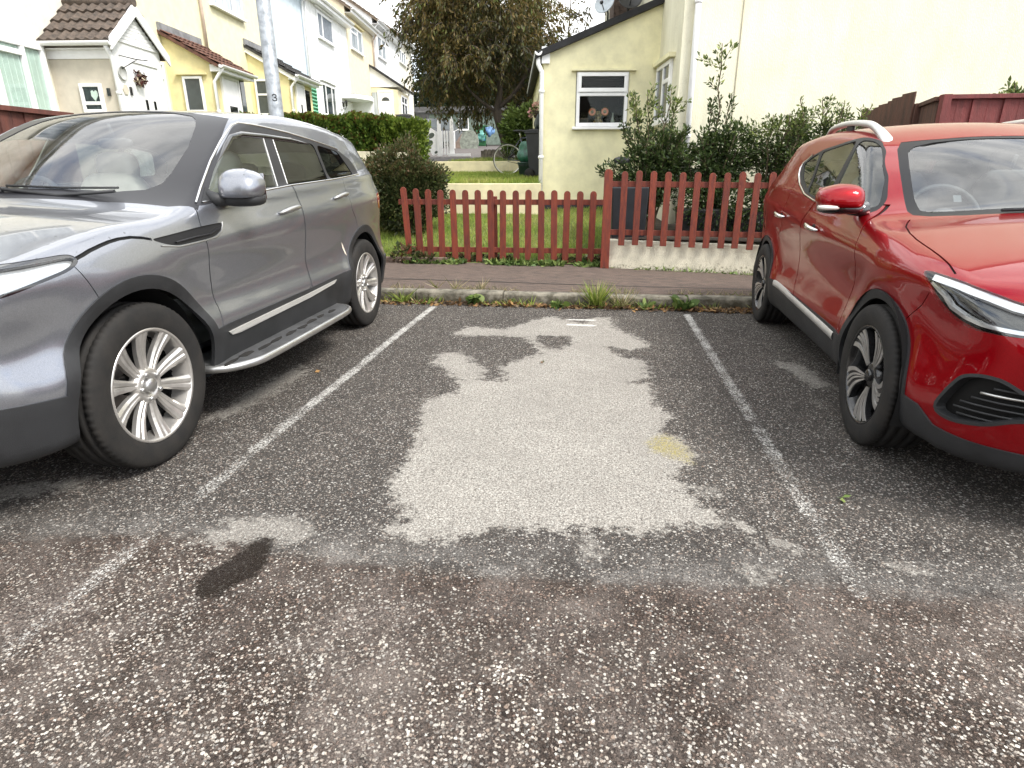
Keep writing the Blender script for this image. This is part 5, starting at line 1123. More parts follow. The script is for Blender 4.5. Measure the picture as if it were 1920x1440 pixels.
window(F_, (0, -d_, 0), X_, OUT, fx(32.0), fx(33.4), Z(3.9), Z(4.85), bars=(fx(32.7),), trans=((fx(32.05), fx(33.35), Z(4.5)),), pane=PANE, fw=.08)
# --- two furthest houses
gG = 3.45; G_ = terrace_house('white terraced house second from the far end of the row', 32.5, 38.3, gG, 8.25, WHITE_R, ROOF_TAN); gx = lambda s: s-32.5; Z = lambda z: z-gG
window(G_, (0, 0, 0), X_, OUT, gx(33.2), gx(35.0), Z(6.72), Z(7.68), bars=(gx(34.1),), trans=((gx(34.15), gx(34.95), Z(7.4)),), pane=PANE_L, fw=.08); led = MB(); led.box((gx(34.1), -.06, Z(7.82)), (2.0, .12, .06)); led.build('window_ledge', WHITE_R, G_)
window(G_, (0, 0, 0), X_, OUT, gx(35.4), gx(37.0), Z(4.3), Z(5.4), bars=(gx(36.2),), pane=PANE, fw=.08); pipe(G_, [(gx(32.65), -.3, Z(8.1)), (gx(32.65), -.06, Z(7.8)), (gx(32.65), -.06, 0)])
gH = 3.9; H_ = terrace_house('cream terraced house at the far end of the row', 38.3, 42.3, gH, 8.65, CREAM_R, ROOF_TAN); hx = lambda s: s-38.3; Z = lambda z: z-gH
window(H_, (0, 0, 0), X_, OUT, hx(38.4), hx(40.2), Z(7.3), Z(7.95), bars=(hx(39.0), hx(39.6)), pane=PANE_L, fw=.08, sill=True); door(H_, (0, 0, 0), X_, OUT, hx(40.6), hx(41.5), Z(3.95), Z(5.9))
# ---------------------------------------------------------------- yellow house on the right
HA = np.array((.9908, .1354, 0)); HB = np.array((-.1354, .9908, 0)); HR = math.atan2(.1354, .9908)
hw = lambda a, b, z=0: HA*a+HB*b+np.array((0, 0, z))
YH = render_mat('house_yellow_render', (.82, .775, .51)); YH2 = mat('house_pale_render', (.74, .716, .565), .92, var=.06, scale=2.2, bump=.45, bscale=60, spec=.2, detail=10, vscale=(1, 1, .45), col2=(.65, .622, .47))
t_ = YH2.node_tree; b_ = t_.nodes['Principled BSDF']; s_ = b_.inputs['Base Color'].links[0].from_socket     # hairline cracks and drip marks in the render
tc_ = N(t_, 'ShaderNodeTexCoord'); n_ = N(t_, 'ShaderNodeTexNoise', Scale=2.2, Detail=6, Roughness=.7); t_.links.new(tc_.outputs['Object'], n_.inputs['Vector']); va = N(t_, 'ShaderNodeVectorMath', operation='MULTIPLY_ADD'); t_.links.new(n_.outputs['Color'], va.inputs[0]); va.inputs[1].default_value = (.9, .9, .9); t_.links.new(tc_.outputs['Object'], va.inputs[2])
vo_ = N(t_, 'ShaderNodeTexVoronoi', Scale=.75, feature='DISTANCE_TO_EDGE'); t_.links.new(va.outputs[0], vo_.inputs['Vector']); r_ = N(t_, 'ShaderNodeMapRange'); r_.inputs['From Min'].default_value = .010; r_.inputs['From Max'].default_value = .0; r_.inputs['To Max'].default_value = .30; t_.links.new(vo_.outputs['Distance'], r_.inputs['Value'])
mp_ = N(t_, 'ShaderNodeMapping', Scale=(5, 5, .22)); t_.links.new(tc_.outputs['Object'], mp_.inputs['Vector']); n2_ = N(t_, 'ShaderNodeTexNoise', Scale=1.6, Detail=7, Roughness=.65); t_.links.new(mp_.outputs['Vector'], n2_.inputs['Vector']); r2_ = N(t_, 'ShaderNodeMapRange'); r2_.inputs['From Min'].default_value = .52; r2_.inputs['From Max'].default_value = .75; r2_.inputs['To Max'].default_value = .32; t_.links.new(n2_.outputs['Fac'], r2_.inputs['Value'])
mx_ = N(t_, 'ShaderNodeMath', operation='MAXIMUM'); t_.links.new(r_.outputs[0], mx_.inputs[0]); t_.links.new(r2_.outputs[0], mx_.inputs[1]); x_ = N(t_, 'ShaderNodeMix', data_type='RGBA'); t_.links.new(mx_.outputs[0], x_.inputs['Factor']); t_.links.new(s_, x_.inputs['A']); x_.inputs['B'].default_value = (.47, .45, .35, 1); t_.links.new(x_.outputs['Result'], b_.inputs['Base Color'])
P = hw(2.39, 9.55); Hs = thing('yellow_house', 'large yellow rendered house with tall plain gable wall and lean-to kitchen on its left', 'house', (P[0], P[1], .4), HR)
hl = lambda a, b, z: np.array((a-2.39, b-9.55, z-.4))
m = MB(); m.prism([(2.39, -.2), (2.39, 5.9), (6.0, 8.3), (9.6, 5.9), (9.6, -.2)], hl(0, 9.55, 0)*(0, 1, 1)+np.array((-2.39, 0, 0)), (1, 0, 0), (0, 0, 1), (0, 8, 0)); m.build('gable_wall', YH2, Hs)
for sg in (1, -1):
    S = np.array((sg*3.61, 0, 2.4)); ln = np.linalg.norm(S); S /= ln
    tile_roof('roof', Hs, hl(2.39-.25 if sg > 0 else 9.85, 9.45, 5.9-.17), (0, 1, 0), S, 8.2, ln+.3, ROOF_DK, rows=12, wave=.3)
# kitchen extension: wall with a real window opening
a0, a1, D = .53, 2.39, 10.9
wa0, wa1, wz0, wz1 = 1.06, 1.92, 1.97, 2.79; top = lambda a: 3.02+(a-.53)*.388
m = MB()
for poly in ([(a0, .2), (wa0, .2), (wa0, top(wa0)), (a0, top(a0))], [(wa1, .2), (a1, .2), (a1, top(a1)), (wa1, top(wa1))], [(wa0, .2), (wa1, .2), (wa1, wz0), (wa0, wz0)], [(wa0, wz1), (wa1, wz1), (wa1, top(wa1)), (wa0, top(wa0))]):
    m.prism(poly, hl(0, D, 0)*(0, 1, 0)+np.array((-2.39, 0, -.4)), (1, 0, 0), (0, 0, 1), (0, .25, 0))
m.prism([(D+.25, .2), (16, .2), (16, top(a0)), (D+.25, top(a0))], np.array((a0-2.39, -9.55, -.4)), (0, 1, 0), (0, 0, 1), (.25, 0, 0)); m.build('extension_wall', YH, Hs)
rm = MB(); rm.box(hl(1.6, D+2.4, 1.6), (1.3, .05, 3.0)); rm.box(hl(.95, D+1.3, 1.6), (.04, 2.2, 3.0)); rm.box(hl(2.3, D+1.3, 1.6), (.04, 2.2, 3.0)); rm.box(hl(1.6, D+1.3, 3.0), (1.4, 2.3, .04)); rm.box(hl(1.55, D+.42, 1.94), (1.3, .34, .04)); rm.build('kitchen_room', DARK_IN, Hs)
m = MB(); m.prism([(a0-.14, top(a0)-.055), (a1+.0, top(a1)+.005), (a1+.0, top(a1)+.10), (a0-.14, top(a0)+.045)], np.array((-2.39, D-.10-9.55, -.4)), (1, 0, 0), (0, 0, 1), (0, 5.2, 0)); m.build('extension_roof', mat('black_roof_edge', (.02, .02, .022), .8, bump=.4, var=.3), Hs)
wi = window(Hs, hl(0, D+.03, 0)*(0, 1, 0)+np.array((-2.39, 0, -.4)), X_, OUT, wa0+.01, wa1-.01, wz0+.005, wz1-.005, trans=((wa0+.02, wa1-.02, 2.46),), pane=glass_mat('kitchen_glass', (.92, .95, .93), 1.28, .7), fw=.055, depth=.06, sill=False)
m = MB(); q = hl(0, D, 0); o_ = np.array((-2.39, q[1], -.4))
def fr(u0, u1, z0, z1, d0, d1): m.frame(o_+np.array(((u0+u1)/2, -(d0+d1)/2, (z0+z1)/2)), (abs(u1-u0)/2, 0, 0), (0, 0, (z1-z0)/2), (0, (d1-d0)/2, 0))
fr(wa0+.03, wa1-.03, 2.72, 2.77, .032, .05); fr(wa0+.03, wa1-.03, 2.49, 2.55, .032, .05); fr(wa0+.03, wa0+.085, 2.55, 2.72, .032, .05); fr(wa1-.085, wa1-.03, 2.55, 2.72, .032, .05); m.build('top_light', WHITE_PL, wi, bevel=.006)
m = MB(); fr(wa0-.05, wa1+.05, 1.925, 1.968, -.03, .09); m.build('sill', WHITE_PL, wi, bevel=.008)
m = MB(); m.prism([(wa0-.07, 2.80), (wa1+.10, 2.80), (wa1+.0, 2.92), (wa0+.02, 2.92)], np.array((-2.39, D-9.55-.012, -.4)), (1, 0, 0), (0, 0, 1), (0, .012, 0)); m.prism([(wa0-.07, 2.80), (wa1+.10, 2.80), (wa1+.09, 2.83), (wa0-.06, 2.83)], np.array((-2.39, D-9.55-.07, -.4)), (1, 0, 0), (0, 0, 1), (0, .058, 0)); m.build('window_ledge', YH, Hs)
m = MB(); m.box(hl(.56, D-.02, 3.03), (.13, .05, .24)); m.build('fascia_end', WHITE_PL, Hs)
gutter(Hs, hl(.44, 16, 3.07), hl(.44, D-.12, 3.07), r=.06)
pipe(Hs, [hl(.44, D-.04, 3.03), hl(.44, D-.04, 2.90), hl(.50, D-.05, 2.78), hl(.50, D-.05, 2.6), hl(.50, D-.05, .3)], .036, clips=(hl(.50, D-.05, 2.5), hl(.50, D-.05, 1.5)))
# return wall window, ledge, corner downpipe, expansion joint
window(Hs, (0, -9.55, -.4), (0, 1, 0), (-1, 0, 0), 9.95, 10.85, 2.0, 2.83, bars=(10.40,), trans=((9.98, 10.38, 2.56),), pane=PANE, fw=.06)
m = MB(); m.frame(np.array((-.05, .86, 2.47)), (.05, 0, 0), (0, .56, 0), (0, 0, .03)); m.build('window_ledge', YH, Hs)
pipe(Hs, [hl(2.56, 9.49, 5.8), hl(2.56, 9.49, .3)], .042, clips=(hl(2.56, 9.49, 1.75), hl(2.56, 9.49, 3.45)))
m = MB(); m.tube([hl(3.215, 9.543, 5.6), hl(3.20, 9.543, 2.6), hl(3.19, 9.543, .4)], .008, 5); m.build('wall_cable', mat('cream_cable', (.5, .46, .34), .7), Hs)

m = MB(); m.prism([(a0-.004, .2), (a1, .2), (a1, .74), (a0-.004, .74)], hl(0, D-.012, 0)*(0, 1, 0)+np.array((-2.39, 0, -.4)), (1, 0, 0), (0, 0, 1), (0, .012, 0)); m.build('plinth', mat('dark_plinth', (.022, .023, .032), .7), Hs)
# ---------------------------------------------------------------- fences, lamp post, small things
FENCE = mat('fence_red_paint', (.170, .030, .0115), .66, var=.22, scale=9, bump=.35, bscale=60, vscale=(4, 4, .7), col2=(.092, .017, .012), obj_rand=.17)
rf = random.Random(8)
def picket(parent, x, y, z0, z1, w=.083, t=.02, lean=0):
    m = MB(); top = [(w/2*math.cos(q), z1-w/2+w/2*math.sin(q)) for q in np.linspace(0, PI, 9)]
    poly = [(lean-w/2, z0), (lean*1.0+w/2, z0)]+[(p[0], p[1]) for p in top]
    m.prism(poly, (x, y, 0), (1, 0, 0), (0, 0, 1), (0, t, 0)); return m.build('picket', FENCE, parent, bevel=.004)
LF = thing('picket_fence', 'low dark red picket fence standing on the ground in front of the lawn', 'fence', (-1.3, 8.15, .1))
for i in range(16):
    picket(LF, -1.25+.1663*i, -.035+rf.uniform(-.003, .003), (.10 if i < 2 else .0)+rf.uniform(-.012, .012), (.985 if i < 1 else .955)-.0015*i+rf.uniform(-.008, .008), lean=(.035 if i < 2 else .0)+rf.uniform(-.010, .010))
for z0, xa in ((.80, -1.35), (.185, -1.32)):
    m = MB(); m.box((.03, 0, z0-.01), (2.72, .03, .068)); m.build('rail', FENCE, LF, bevel=.004)
for x, zt in ((-1.09, .85), (-.05, .86)):
    m = MB(); m.box((x, .05, zt/2-.1), (.075, .075, zt+.2)); m.build('post', FENCE, LF, bevel=.005)
HF = thing('picket_fence', 'higher dark red picket fence fixed along the low cream wall', 'fence', (.15, 7.9, .44))
m = MB(); m.prism([(-.055, -.36), (.055, -.36)]+[(.052*math.cos(q), .80+.05*math.sin(q)) for q in np.linspace(0, PI, 9)], (-.03, -.02, 0), (1, 0, 0), (0, 0, 1), (0, .06, 0)); m.build('post', FENCE, HF, bevel=.005)
for i in range(18): picket(HF, .165+.1722*i, -.03+rf.uniform(-.003, .003), -.055-.0035*i+rf.uniform(-.01, .01), .83+rf.uniform(-.012, .008)-.003*i, w=.078, lean=rf.uniform(-.004, .004))
for z0 in (.68, .105):
    m = MB(); m.frame((1.55, .012, z0-.02), (1.6, 0, -.018), (0, .014, 0), (0, 0, .034)); m.build('rail', FENCE, HF, bevel=.004)
for x in (1.04, 2.2):
    m = MB(); m.box((x, .06, .40), (.07, .07, .76)); m.build('post', FENCE, HF, bevel=.005)
w = MB(); w.prism([(.155, -.1), (3.25, -.1), (3.25, .355), (.155, .44)], (0, 7.94, 0), (1, 0, 0), (0, 0, 1), (0, .20, 0))
WALLM = mat('low_wall_render', (.74, .70, .56), .95, var=.10, scale=7, bump=1.0, bscale=85, detail=9)
nt_ = WALLM.node_tree; b_ = nt_.nodes['Principled BSDF']; src = b_.inputs['Base Color'].links[0].from_socket
tcw = N(nt_, 'ShaderNodeTexCoord'); sx = N(nt_, 'ShaderNodeSeparateXYZ'); nt_.links.new(tcw.outputs['Object'], sx.inputs[0]); ns = N(nt_, 'ShaderNodeTexNoise', Scale=28, Detail=8, Roughness=.75); nt_.links.new(tcw.outputs['Object'], ns.inputs['Vector'])
mr = N(nt_, 'ShaderNodeMapRange'); mr.inputs['From Min'].default_value = .30; mr.inputs['From Max'].default_value = .0; mr.inputs['To Min'].default_value = -.12; mr.inputs['To Max'].default_value = .24; nt_.links.new(sx.outputs['Z'], mr.inputs['Value'])
ad = N(nt_, 'ShaderNodeMath', operation='ADD'); nt_.links.new(mr.outputs[0], ad.inputs[0]); nt_.links.new(ns.outputs['Fac'], ad.inputs[1]); m2 = N(nt_, 'ShaderNodeMapRange'); m2.inputs['From Min'].default_value = .58; m2.inputs['From Max'].default_value = .74; nt_.links.new(ad.outputs[0], m2.inputs['Value'])
mxw = N(nt_, 'ShaderNodeMix', data_type='RGBA'); nt_.links.new(m2.outputs[0], mxw.inputs['Factor']); nt_.links.new(src, mxw.inputs['A']); mxw.inputs['B'].default_value = (.16, .145, .09, 1); nt_.links.new(mxw.outputs['Result'], b_.inputs['Base Color'])
o = w.build('garden_wall', WALLM, bevel=.012); tag(rebase(o, (.155, 7.94, 0)), 'low cream rendered wall under the higher red picket fence', 'wall')
LOWW = mat('garden_wall_cream', (.76, .68, .44), .95, var=.12, scale=3, bump=.5, bscale=90, detail=8)
w = MB(); w.prism([(-3.8, .35), (-.955, .35), (-.955, 1.085), (-3.8, 1.085)], (0, 10.55, 0), (1, 0, 0), (0, 0, 1), (0, .18, 0)); o = w.build('garden_wall', LOWW, bevel=.01); tag(rebase(o, (-1.6, 10.55, .4)), 'low cream garden wall at the back of the lawn, joined to the yellow house', 'wall')
w = MB(); w.prism([(-6.2, .9), (-1.7, .9), (-1.7, 1.545), (-6.2, 1.545)], (0, 16.35, 0), (1, 0, 0), (0, 0, 1), (0, .22, 0)); o = w.build('garden_wall', LOWW, bevel=.01); tag(rebase(o, (-4, 16.35, 1.2)), 'low cream garden wall behind the bicycle, edging the driveway', 'wall')
w = MB(); w.prism([(-9, .3), (-3.95, .3), (-3.95, 1.66), (-5.3, 1.70), (-9, 1.75)], (0, 13.0, 0), (1, 0, 0), (0, 0, 1), (0, .25, 0)); w.box((-6.5, 12.98, 1.40), (5.1, .06, .03)); o = w.build('garden_wall', mat('retaining_wall', (.60, .55, .42), .95, var=.2, scale=2.5, bump=.5, bscale=80, detail=8), bevel=.01); tag(rebase(o, (-6.5, 13, .5)), 'weathered cream retaining wall below the clipped green hedge', 'wall')
w = MB(); w.box((-2.75, 8.02, .10), (1.6, .10, .16)); o = w.build('brick_edging', mat('old_edging', (.16, .11, .085), .95, var=.3, scale=12, bump=.6)); tag(rebase(o, (-2.75, 8.02, .02)), 'short brown edging at the left end of the low picket fence', 'edging')
# board fences
BOARD_L = mat('board_brown', (.12, .038, .026), .7, var=.25, scale=6, bump=.5, bscale=40, vscale=(3, 3, .5), col2=(.075, .026, .02)); BOARD_R = mat('board_dark_red', (.155, .030, .028), .65, var=.2, scale=6, bump=.5, bscale=40, vscale=(3, 3, .5), col2=(.10, .022, .02)); BOARD_O = mat('board_weathered', (.10, .045, .03), .8, var=.35, scale=6, bump=.6, bscale=40, vscale=(3, 3, .5), col2=(.055, .03, .022))
def board_fence(label, A, B, zt, z0, m, bw=.125, cap=True, tops=None):
    A = np.array(A, float); B = np.array(B, float); U = B-A; ln = np.linalg.norm(U); U /= ln; Nn = np.array((-U[1], U[0])); f = thing('board_fence', label, 'fence', (A[0], A[1], z0))
    n = max(2, int(ln/bw)); mb = MB()
    for i in range(n):
        c = U*(i+.5)*ln/n; h = (zt if tops is None else tops(i/n))-z0-(.04 if cap else 0)
        mb.frame(np.array((c[0], c[1], h/2))+np.array((*Nn, 0))*(.008 if i % 2 else 0), np.array((*U, 0))*(ln/n*.56)+np.array((*Nn, 0))*.006, np.array((*Nn, 0))*.009, (0, 0, h/2))
    mb.build('board_panel', m, f, bevel=.003)
    if cap: q = MB(); c = U*ln/2; q.frame((c[0], c[1], zt-z0-.02), np.array((*U, 0))*(ln/2+.02), np.array((*Nn, 0))*.045, (0, 0, .022)); q.build('capping_rail', m, f, bevel=.004)
    for k in range(int(ln/1.8)+1):
        p = U*min(k*1.8, ln-.05); q = MB(); q.box((p[0]-Nn[0]*.06, p[1]-Nn[1]*.06, (zt-z0)/2), (.08, .08, zt-z0), math.atan2(U[1], U[0])); q.build('post', m, f)
    return f
board_fence('brown board fence with capping rail beyond the silver grey car', (-5.2, .5), (-5.2, 5.86), 1.82, .0, BOARD_L)
board_fence('dark red board fence with flat capping rail behind the red car', (3.58, 7.6), (8.5, 7.72), 2.01, 0, BOARD_R, bw=.15)
board_fence('short weathered return of the dark red board fence, sloping capping rail', (3.57, 7.66), (3.72, 8.35), 2.0, .2, BOARD_O, bw=.10)
board_fence('weathered brown board fence panel nearest the gable wall, stepped board tops', (3.62, 8.35), (3.60, 9.75), 2.0, .3, BOARD_O, cap=False, tops=lambda f: 2.13-.02*int(f*7)+(.0 if f < .9 else .06))
# lamp post with its number
GALV = mat('galvanised_steel', (.36, .39, .42), .5, metal=.35, var=.22, scale=16, bump=.1, bscale=60)
LP = thing('lamp_post', 'grey galvanised steel lamp post bearing the number 3', 'lamp post', (-3.42, 6.62, .1))
m = MB(); m.lathe([(.09, 0), (.09, .9), (.084, 1.0), (.075, 1.1), (.060, 5.5), (.05, 5.5), (0, 5.5)], (0, 0, 0), (0, 0, 1), 28); m.build('column', GALV, LP)
def number_three(c, hgt, rad, m, parent):
    """figure 3 bent round a post of radius rad"""
    pts = [(-.30, .28), (-.22, .43), (0, .5), (.24, .42), (.29, .25), (.22, .09), (.02, .02), (-.06, .02), (.02, .02), (.25, -.06), (.33, -.24), (.25, -.43), (0, -.5), (-.25, -.43), (-.33, -.26)]
    base = math.atan2(-c[1], -c[0]); mb = MB()
    for (x0, y0), (x1, y1) in zip(pts[:-1], pts[1:]):
        d = np.array((x1-x0, y1-y0)); ln = np.linalg.norm(d)+1e-9; nn = np.array((-d[1], d[0]))/ln*.075; d = d/ln*.03; q = [np.array((x0, y0))-d+nn, np.array((x1, y1))+d+nn, np.array((x1, y1))+d-nn, np.array((x0, y0))-d-nn]
        def wrap(p, o): a = base+p[0]*hgt/rad; return (math.cos(a)*(rad+o), math.sin(a)*(rad+o), c[2]+p[1]*hgt)
        mb.add([wrap(p, .0015) for p in q]+[wrap(p, -.004) for p in q], [(0, 3, 2, 1), (0, 1, 5, 4), (1, 2, 6, 5), (2, 3, 7, 6), (3, 0, 4, 7)])
    return mb.build('number', m, parent)
nm = number_three((-3.42, 6.62, 1.90), .062, .0735, mat('number_black', (.012, .012, .012), .6), LP); nm.rotation_euler = (0, 0, R(0))
a = MB(); a.tube([(0, 0, 5.4), (.0, 0, 5.9), (.15, -.1, 6.2), (.6, -.5, 6.3)], .03, 10); a.ball((.8, -.66, 6.29), (.26, .22, .07), 10, sq=.8); a.build('lantern_arm', GALV, LP)
# ---------------------------------------------------------------- bins, bicycle, bags
def wheelie_bin(label, loc, rz, col, lidcol=None, front=None, s=1.0, group=None):
    b = thing('wheelie_bin', label, 'bin', loc, rz, group); M_ = mat('bin_%s' % label.split()[0], col, .5, var=.15, bump=.1); m = MB()
    v = [(x*(.21 if z == 0 else .285)*s, y*(.23 if z == 0 else .31)*s, (.06+z*.92)*s) for z in (0, 1) for y in (-1, 1) for x in (-1, 1)]
    m.add(v, [(0, 2, 3, 1), (4, 5, 7, 6), (0, 1, 5, 4), (2, 6, 7, 3), (0, 4, 6, 2), (1, 3, 7, 5)]); m.box((0, 0, .955*s), (.61*s, .66*s, .05*s)); m.build('bin_body', M_, b, bevel=.012)
    l = MB(); l.grid(lambda u, v_: ((u-.5)*.62*s, (v_-.5)*.70*s, (1.0+.055*math.sin(PI*u)*math.sin(PI*v_)**.5)*s), 8, 8); l.box((0, 0, .99*s), (.62*s, .70*s, .025*s)); l.tube([(-.25*s, .38*s, .99*s), (.25*s, .38*s, .99*s)], .017*s, 8); l.build('lid', lidcol or M_, b)
    for x in (-.25, .25):
        w_ = MB(); w_.lathe([(0, -.025), (.09, -.025), (.10, -.012), (.10, .012), (.09, .025), (0, .025)], (x*s, .22*s, .10*s), (1, 0, 0), 18); w_.build('wheel', RUBBER, b)
    if front: f = MB(); f.box((0, -.275*s, .45*s), (.36*s, .05, .30*s)); f.build('front_panel', front, b)
    return b
wheelie_bin('black wheelie bin with a dark bag on its lid, beside the white downpipe', (-1.10, 12.45, 1.15), R(80), (.025, .027, .03), s=.86)
wheelie_bin('green wheelie bin with blue front panel at the end of the driveway', (-6.95, 38.0, 2.72), R(10), (.03, .15, .055), front=mat('blue_panel', (.05, .16, .45), .5), s=1.15)
wheelie_bin('grey wheelie bin by the porch of the stained cream house', (-9.27, 30.4, 2.88), R(95), (.06, .06, .065), s=1.0)
wheelie_bin('dark wheelie bin by the wall of the furthest house', (-10.3, 37.4, 3.5), R(95), (.07, .068, .066), s=1.1)
def blob(name, c, r, m, label, cat, seed=1, amp=.18, n=18, f=2.2, lo=None):
    rg = np.random.default_rng(seed); K = rg.normal(size=(7, 3))*f; ph = rg.random(7)*6.28; mb = MB(); mb.ball((0, 0, 0), (1, 1, 1), n); V = np.array(mb.v)
    d = sum(np.sin(V@K[i]+ph[i]) for i in range(7))/7; V = V*(1+amp*2.2*d)[:, None]*np.array(r)
    if lo is not None: V[:, 2] = np.maximum(V[:, 2], lo)
    mb.v = [tuple(p) for p in V]; o = mb.build(name, m); o.location = c; return tag(o, label, cat)
BAG_G = mat('green_bag', (.022, .12, .072), .35, var=.3, scale=12, bump=.5, bscale=18); BAG_K = mat('dark_bag', (.018, .03, .03), .3, var=.3, bump=.5, bscale=18)
blob('rubbish_bag', (-1.10, 12.42, 2.13), (.17, .19, .16), BAG_K, 'dark shiny rubbish bag on top of the black wheelie bin', 'bag', 3, lo=-.11)
cd = thing('food_caddy', 'small dark green food caddy on the grass beside the bicycle', 'bin', (-1.50, 13.2, 1.16)); m = MB(); m.lathe([(0, 0), (.13, 0), (.16, .27), (.175, .28), (.175, .30), (0, .30)], (0, 0, 0), (0, 0, 1), 24); m.build('bin_body', mat('caddy_green', (.025, .055, .045), .5), cd); m = MB(); m.tube([(-.17, 0, .27), (-.13, -.15, .24), (.13, -.15, .24), (.17, 0, .27)], .008, 6); m.build('handle', BLACK_PL, cd)
blob('garden_bag', (-1.46, 13.2, 1.66), (.20, .19, .22), BAG_G, 'green woven bag standing on the small food caddy', 'bag', 6, lo=-.20)
def bicycle():
    b = thing('bicycle', 'dark road bicycle with pale rims leaning by the green bag', 'bicycle', (-2.13, 15.0, 1.205), R(4)); r = .335
    for x in (0, 1.02):
        w = MB(); w.lathe([(r, -.016), (r+.012, 0), (r, .016), (r-.008, 0), (r, -.016)], (x, 0, r+.012), (0, 1, 0), 44); wo = w.build('wheel', RUBBER, b)
        q = MB(); q.lathe([(r-.004, -.011), (r-.028, -.011), (r-.028, .011), (r-.004, .011)], (x, 0, r+.012), (0, 1, 0), 44); q.build('rim', mat('pale_rim', (.7, .68, .62), .35, metal=.4), wo)
        s_ = MB()
        for k in range(16): a = 2*PI*k/16; s_.tube([(x+.02*math.cos(a+1.3), 0, r+.012+.02*math.sin(a+1.3)), (x+(r-.02)*math.cos(a), 0, r+.012+(r-.02)*math.sin(a))], .0016, 4)
        s_.build('spokes', SATIN, wo)
    z = r+.012; f = MB(); bb = (.44, 0, z-.05); st = (.30, 0, z+.46); hd = (.80, 0, z+.50); hb = (.835, 0, z+.36)
    for p, q, rad in ((bb, st, .016), (bb, hb, .018), (st, hd, .015), ((0, 0, z), bb, .010), ((0, 0, z), st, .009), (hd, hb, .02)): f.tube([p, q], rad, 8)
    f.build('frame', mat('bike_frame', (.05, .06, .09), .3, coat=.5), b)
    k = MB(); k.tube([hb, (.90, 0, z+.14), (1.02, 0, z)], .012, 8); k.build('fork', RIM_BL, b)
    k = MB(); k.tube([st, (.27, 0, z+.60)], .013, 8); so = k.build('seat_post', SATIN, b); k = MB(); k.ball((.25, 0, z+.62), (.135, .06, .025), 8, sq=.8); k.build('saddle', BLACK_PL, so)
    k = MB(); k.tube([hd, (.80, 0, z+.58), (.88, 0, z+.60)], .013, 8); k.tube([(.88, -.21, z+.60), (.88, .21, z+.60)], .012, 8)
    for y in (-.21, .21): k.tube([(.88, y, z+.60), (.97, y, z+.58), (.98, y, z+.50), (.92, y, z+.46)], .011, 8)
    k.build('handlebar', BLACK_PL, b)
    k = MB(); k.lathe([(.05, -.055), (.095, -.053), (.095, -.047), (.05, -.045)], bb, (0, 1, 0), 24); k.tube([(bb[0], -.06, bb[2]), (bb[0]+.05, -.07, bb[2]-.16)], .01, 6); k.tube([(bb[0], .06, bb[2]), (bb[0]-.05, .07, bb[2]+.16)], .01, 6); k.box((bb[0]+.05, -.11, bb[2]-.17), (.09, .07, .02)); k.box((bb[0]-.05, .11, bb[2]+.17), (.09, .07, .02)); k.build('crank', SATIN, b)
    k = MB(); k.tube([(0, -.05, z+.04), (bb[0], -.05, bb[2]+.09)], .005, 4); k.tube([(0, -.05, z-.04), (bb[0], -.05, bb[2]-.09)], .005, 4); k.build('chain', RIM_BL, b)
bicycle()
# things on the kitchen window sill
ks = lambda a, b=.36: hw(a, 10.9+b, 1.961)
el = thing('ornament', 'golden brown elephant ornament with large round orange ears in the kitchen window', 'ornament', ks(1.49)); GOLD = mat('ornament_gold', (.22, .15, .045), .25, coat=.6, var=.4, scale=25); ORG = mat('ornament_orange', (.75, .22, .10), .3, coat=.5); IV = mat('ornament_ivory', (.85, .75, .55), .3, coat=.5)
m = MB(); m.ball((0, 0, .09), (.085, .07, .09), 12); m.ball((0, -.01, .21), (.065, .06, .075), 12); m.tube([(0, -.06, .22), (0, -.085, .17), (0, -.09, .11), (0, -.10, .08)], [.028, .022, .016, .012], 8); m.build('figure', GOLD, el)
for sg in (-1, 1):
    m = MB(); m.lathe([(0, -.012), (.055, -.014), (.072, -.004), (.072, .008), (.055, .018), (0, .012)], (sg*.105, -.01, .265), (.12*sg, -1, .1), 20); e_ = m.build('ear', GOLD, el); m = MB(); m.lathe([(.02, .010), (.040, .018), (.056, .020), (.060, .012)], (sg*.105, -.012, .265), (.12*sg, -1, .1), 20); m.build('inner_ear', ORG, e_)
    m = MB(); m.ball((sg*.095, -.05, .03), (.035, .03, .03), 8); m.build('foot', IV, el)
m = MB(); m.prism([(0, -.035), (.032, .01), (.018, .03), (-.018, .03), (-.032, .01)], (0, -.083, .07), (1, 0, 0), (0, 0, 1), (0, .02, 0)); m.build('chest_patch', IV, el)
m = MB(); m.lathe([(0, 0), (.034, 0), (.036, .02), (.036, .13), (.012, .19), (.012, .245), (.015, .25), (0, .252)], ks(1.735), (0, 0, 1), 16); tag(rebase(m.build('bottle', mat('clear_bottle', (.30, .33, .30), .15, coat=.5)), ks(1.735)), 'tall pale bottle on the kitchen window sill', 'bottle')
m = MB(); m.lathe([(0, 0), (.04, 0), (.055, .09), (.052, .10), (0, .095)], ks(1.83), (0, 0, 1), 16); tag(rebase(m.build('cup', mat('grey_cup', (.40, .42, .44), .3, coat=.4)), ks(1.83)), 'grey cup at the right end of the kitchen window sill', 'cup')
pf = thing('picture_frame', 'dark picture frame leaning in the left corner of the kitchen window', 'picture frame', ks(1.24)); m = MB()
for a, b_, c_, d_ in ((-.08, .08, .0, .02), (-.08, .08, .15, .17), (-.08, -.062, .02, .15), (.062, .08, .02, .15)): m.box(((a+b_)/2, 0, (c_+d_)/2), (b_-a, .02, d_-c_))
m.build('frame', mat('dark_wood', (.09, .06, .05), .5), pf); m = MB(); m.box((0, .006, .085), (.126, .006, .13)); m.build('backing', mat('dark_print', (.03, .03, .032), .4), pf)
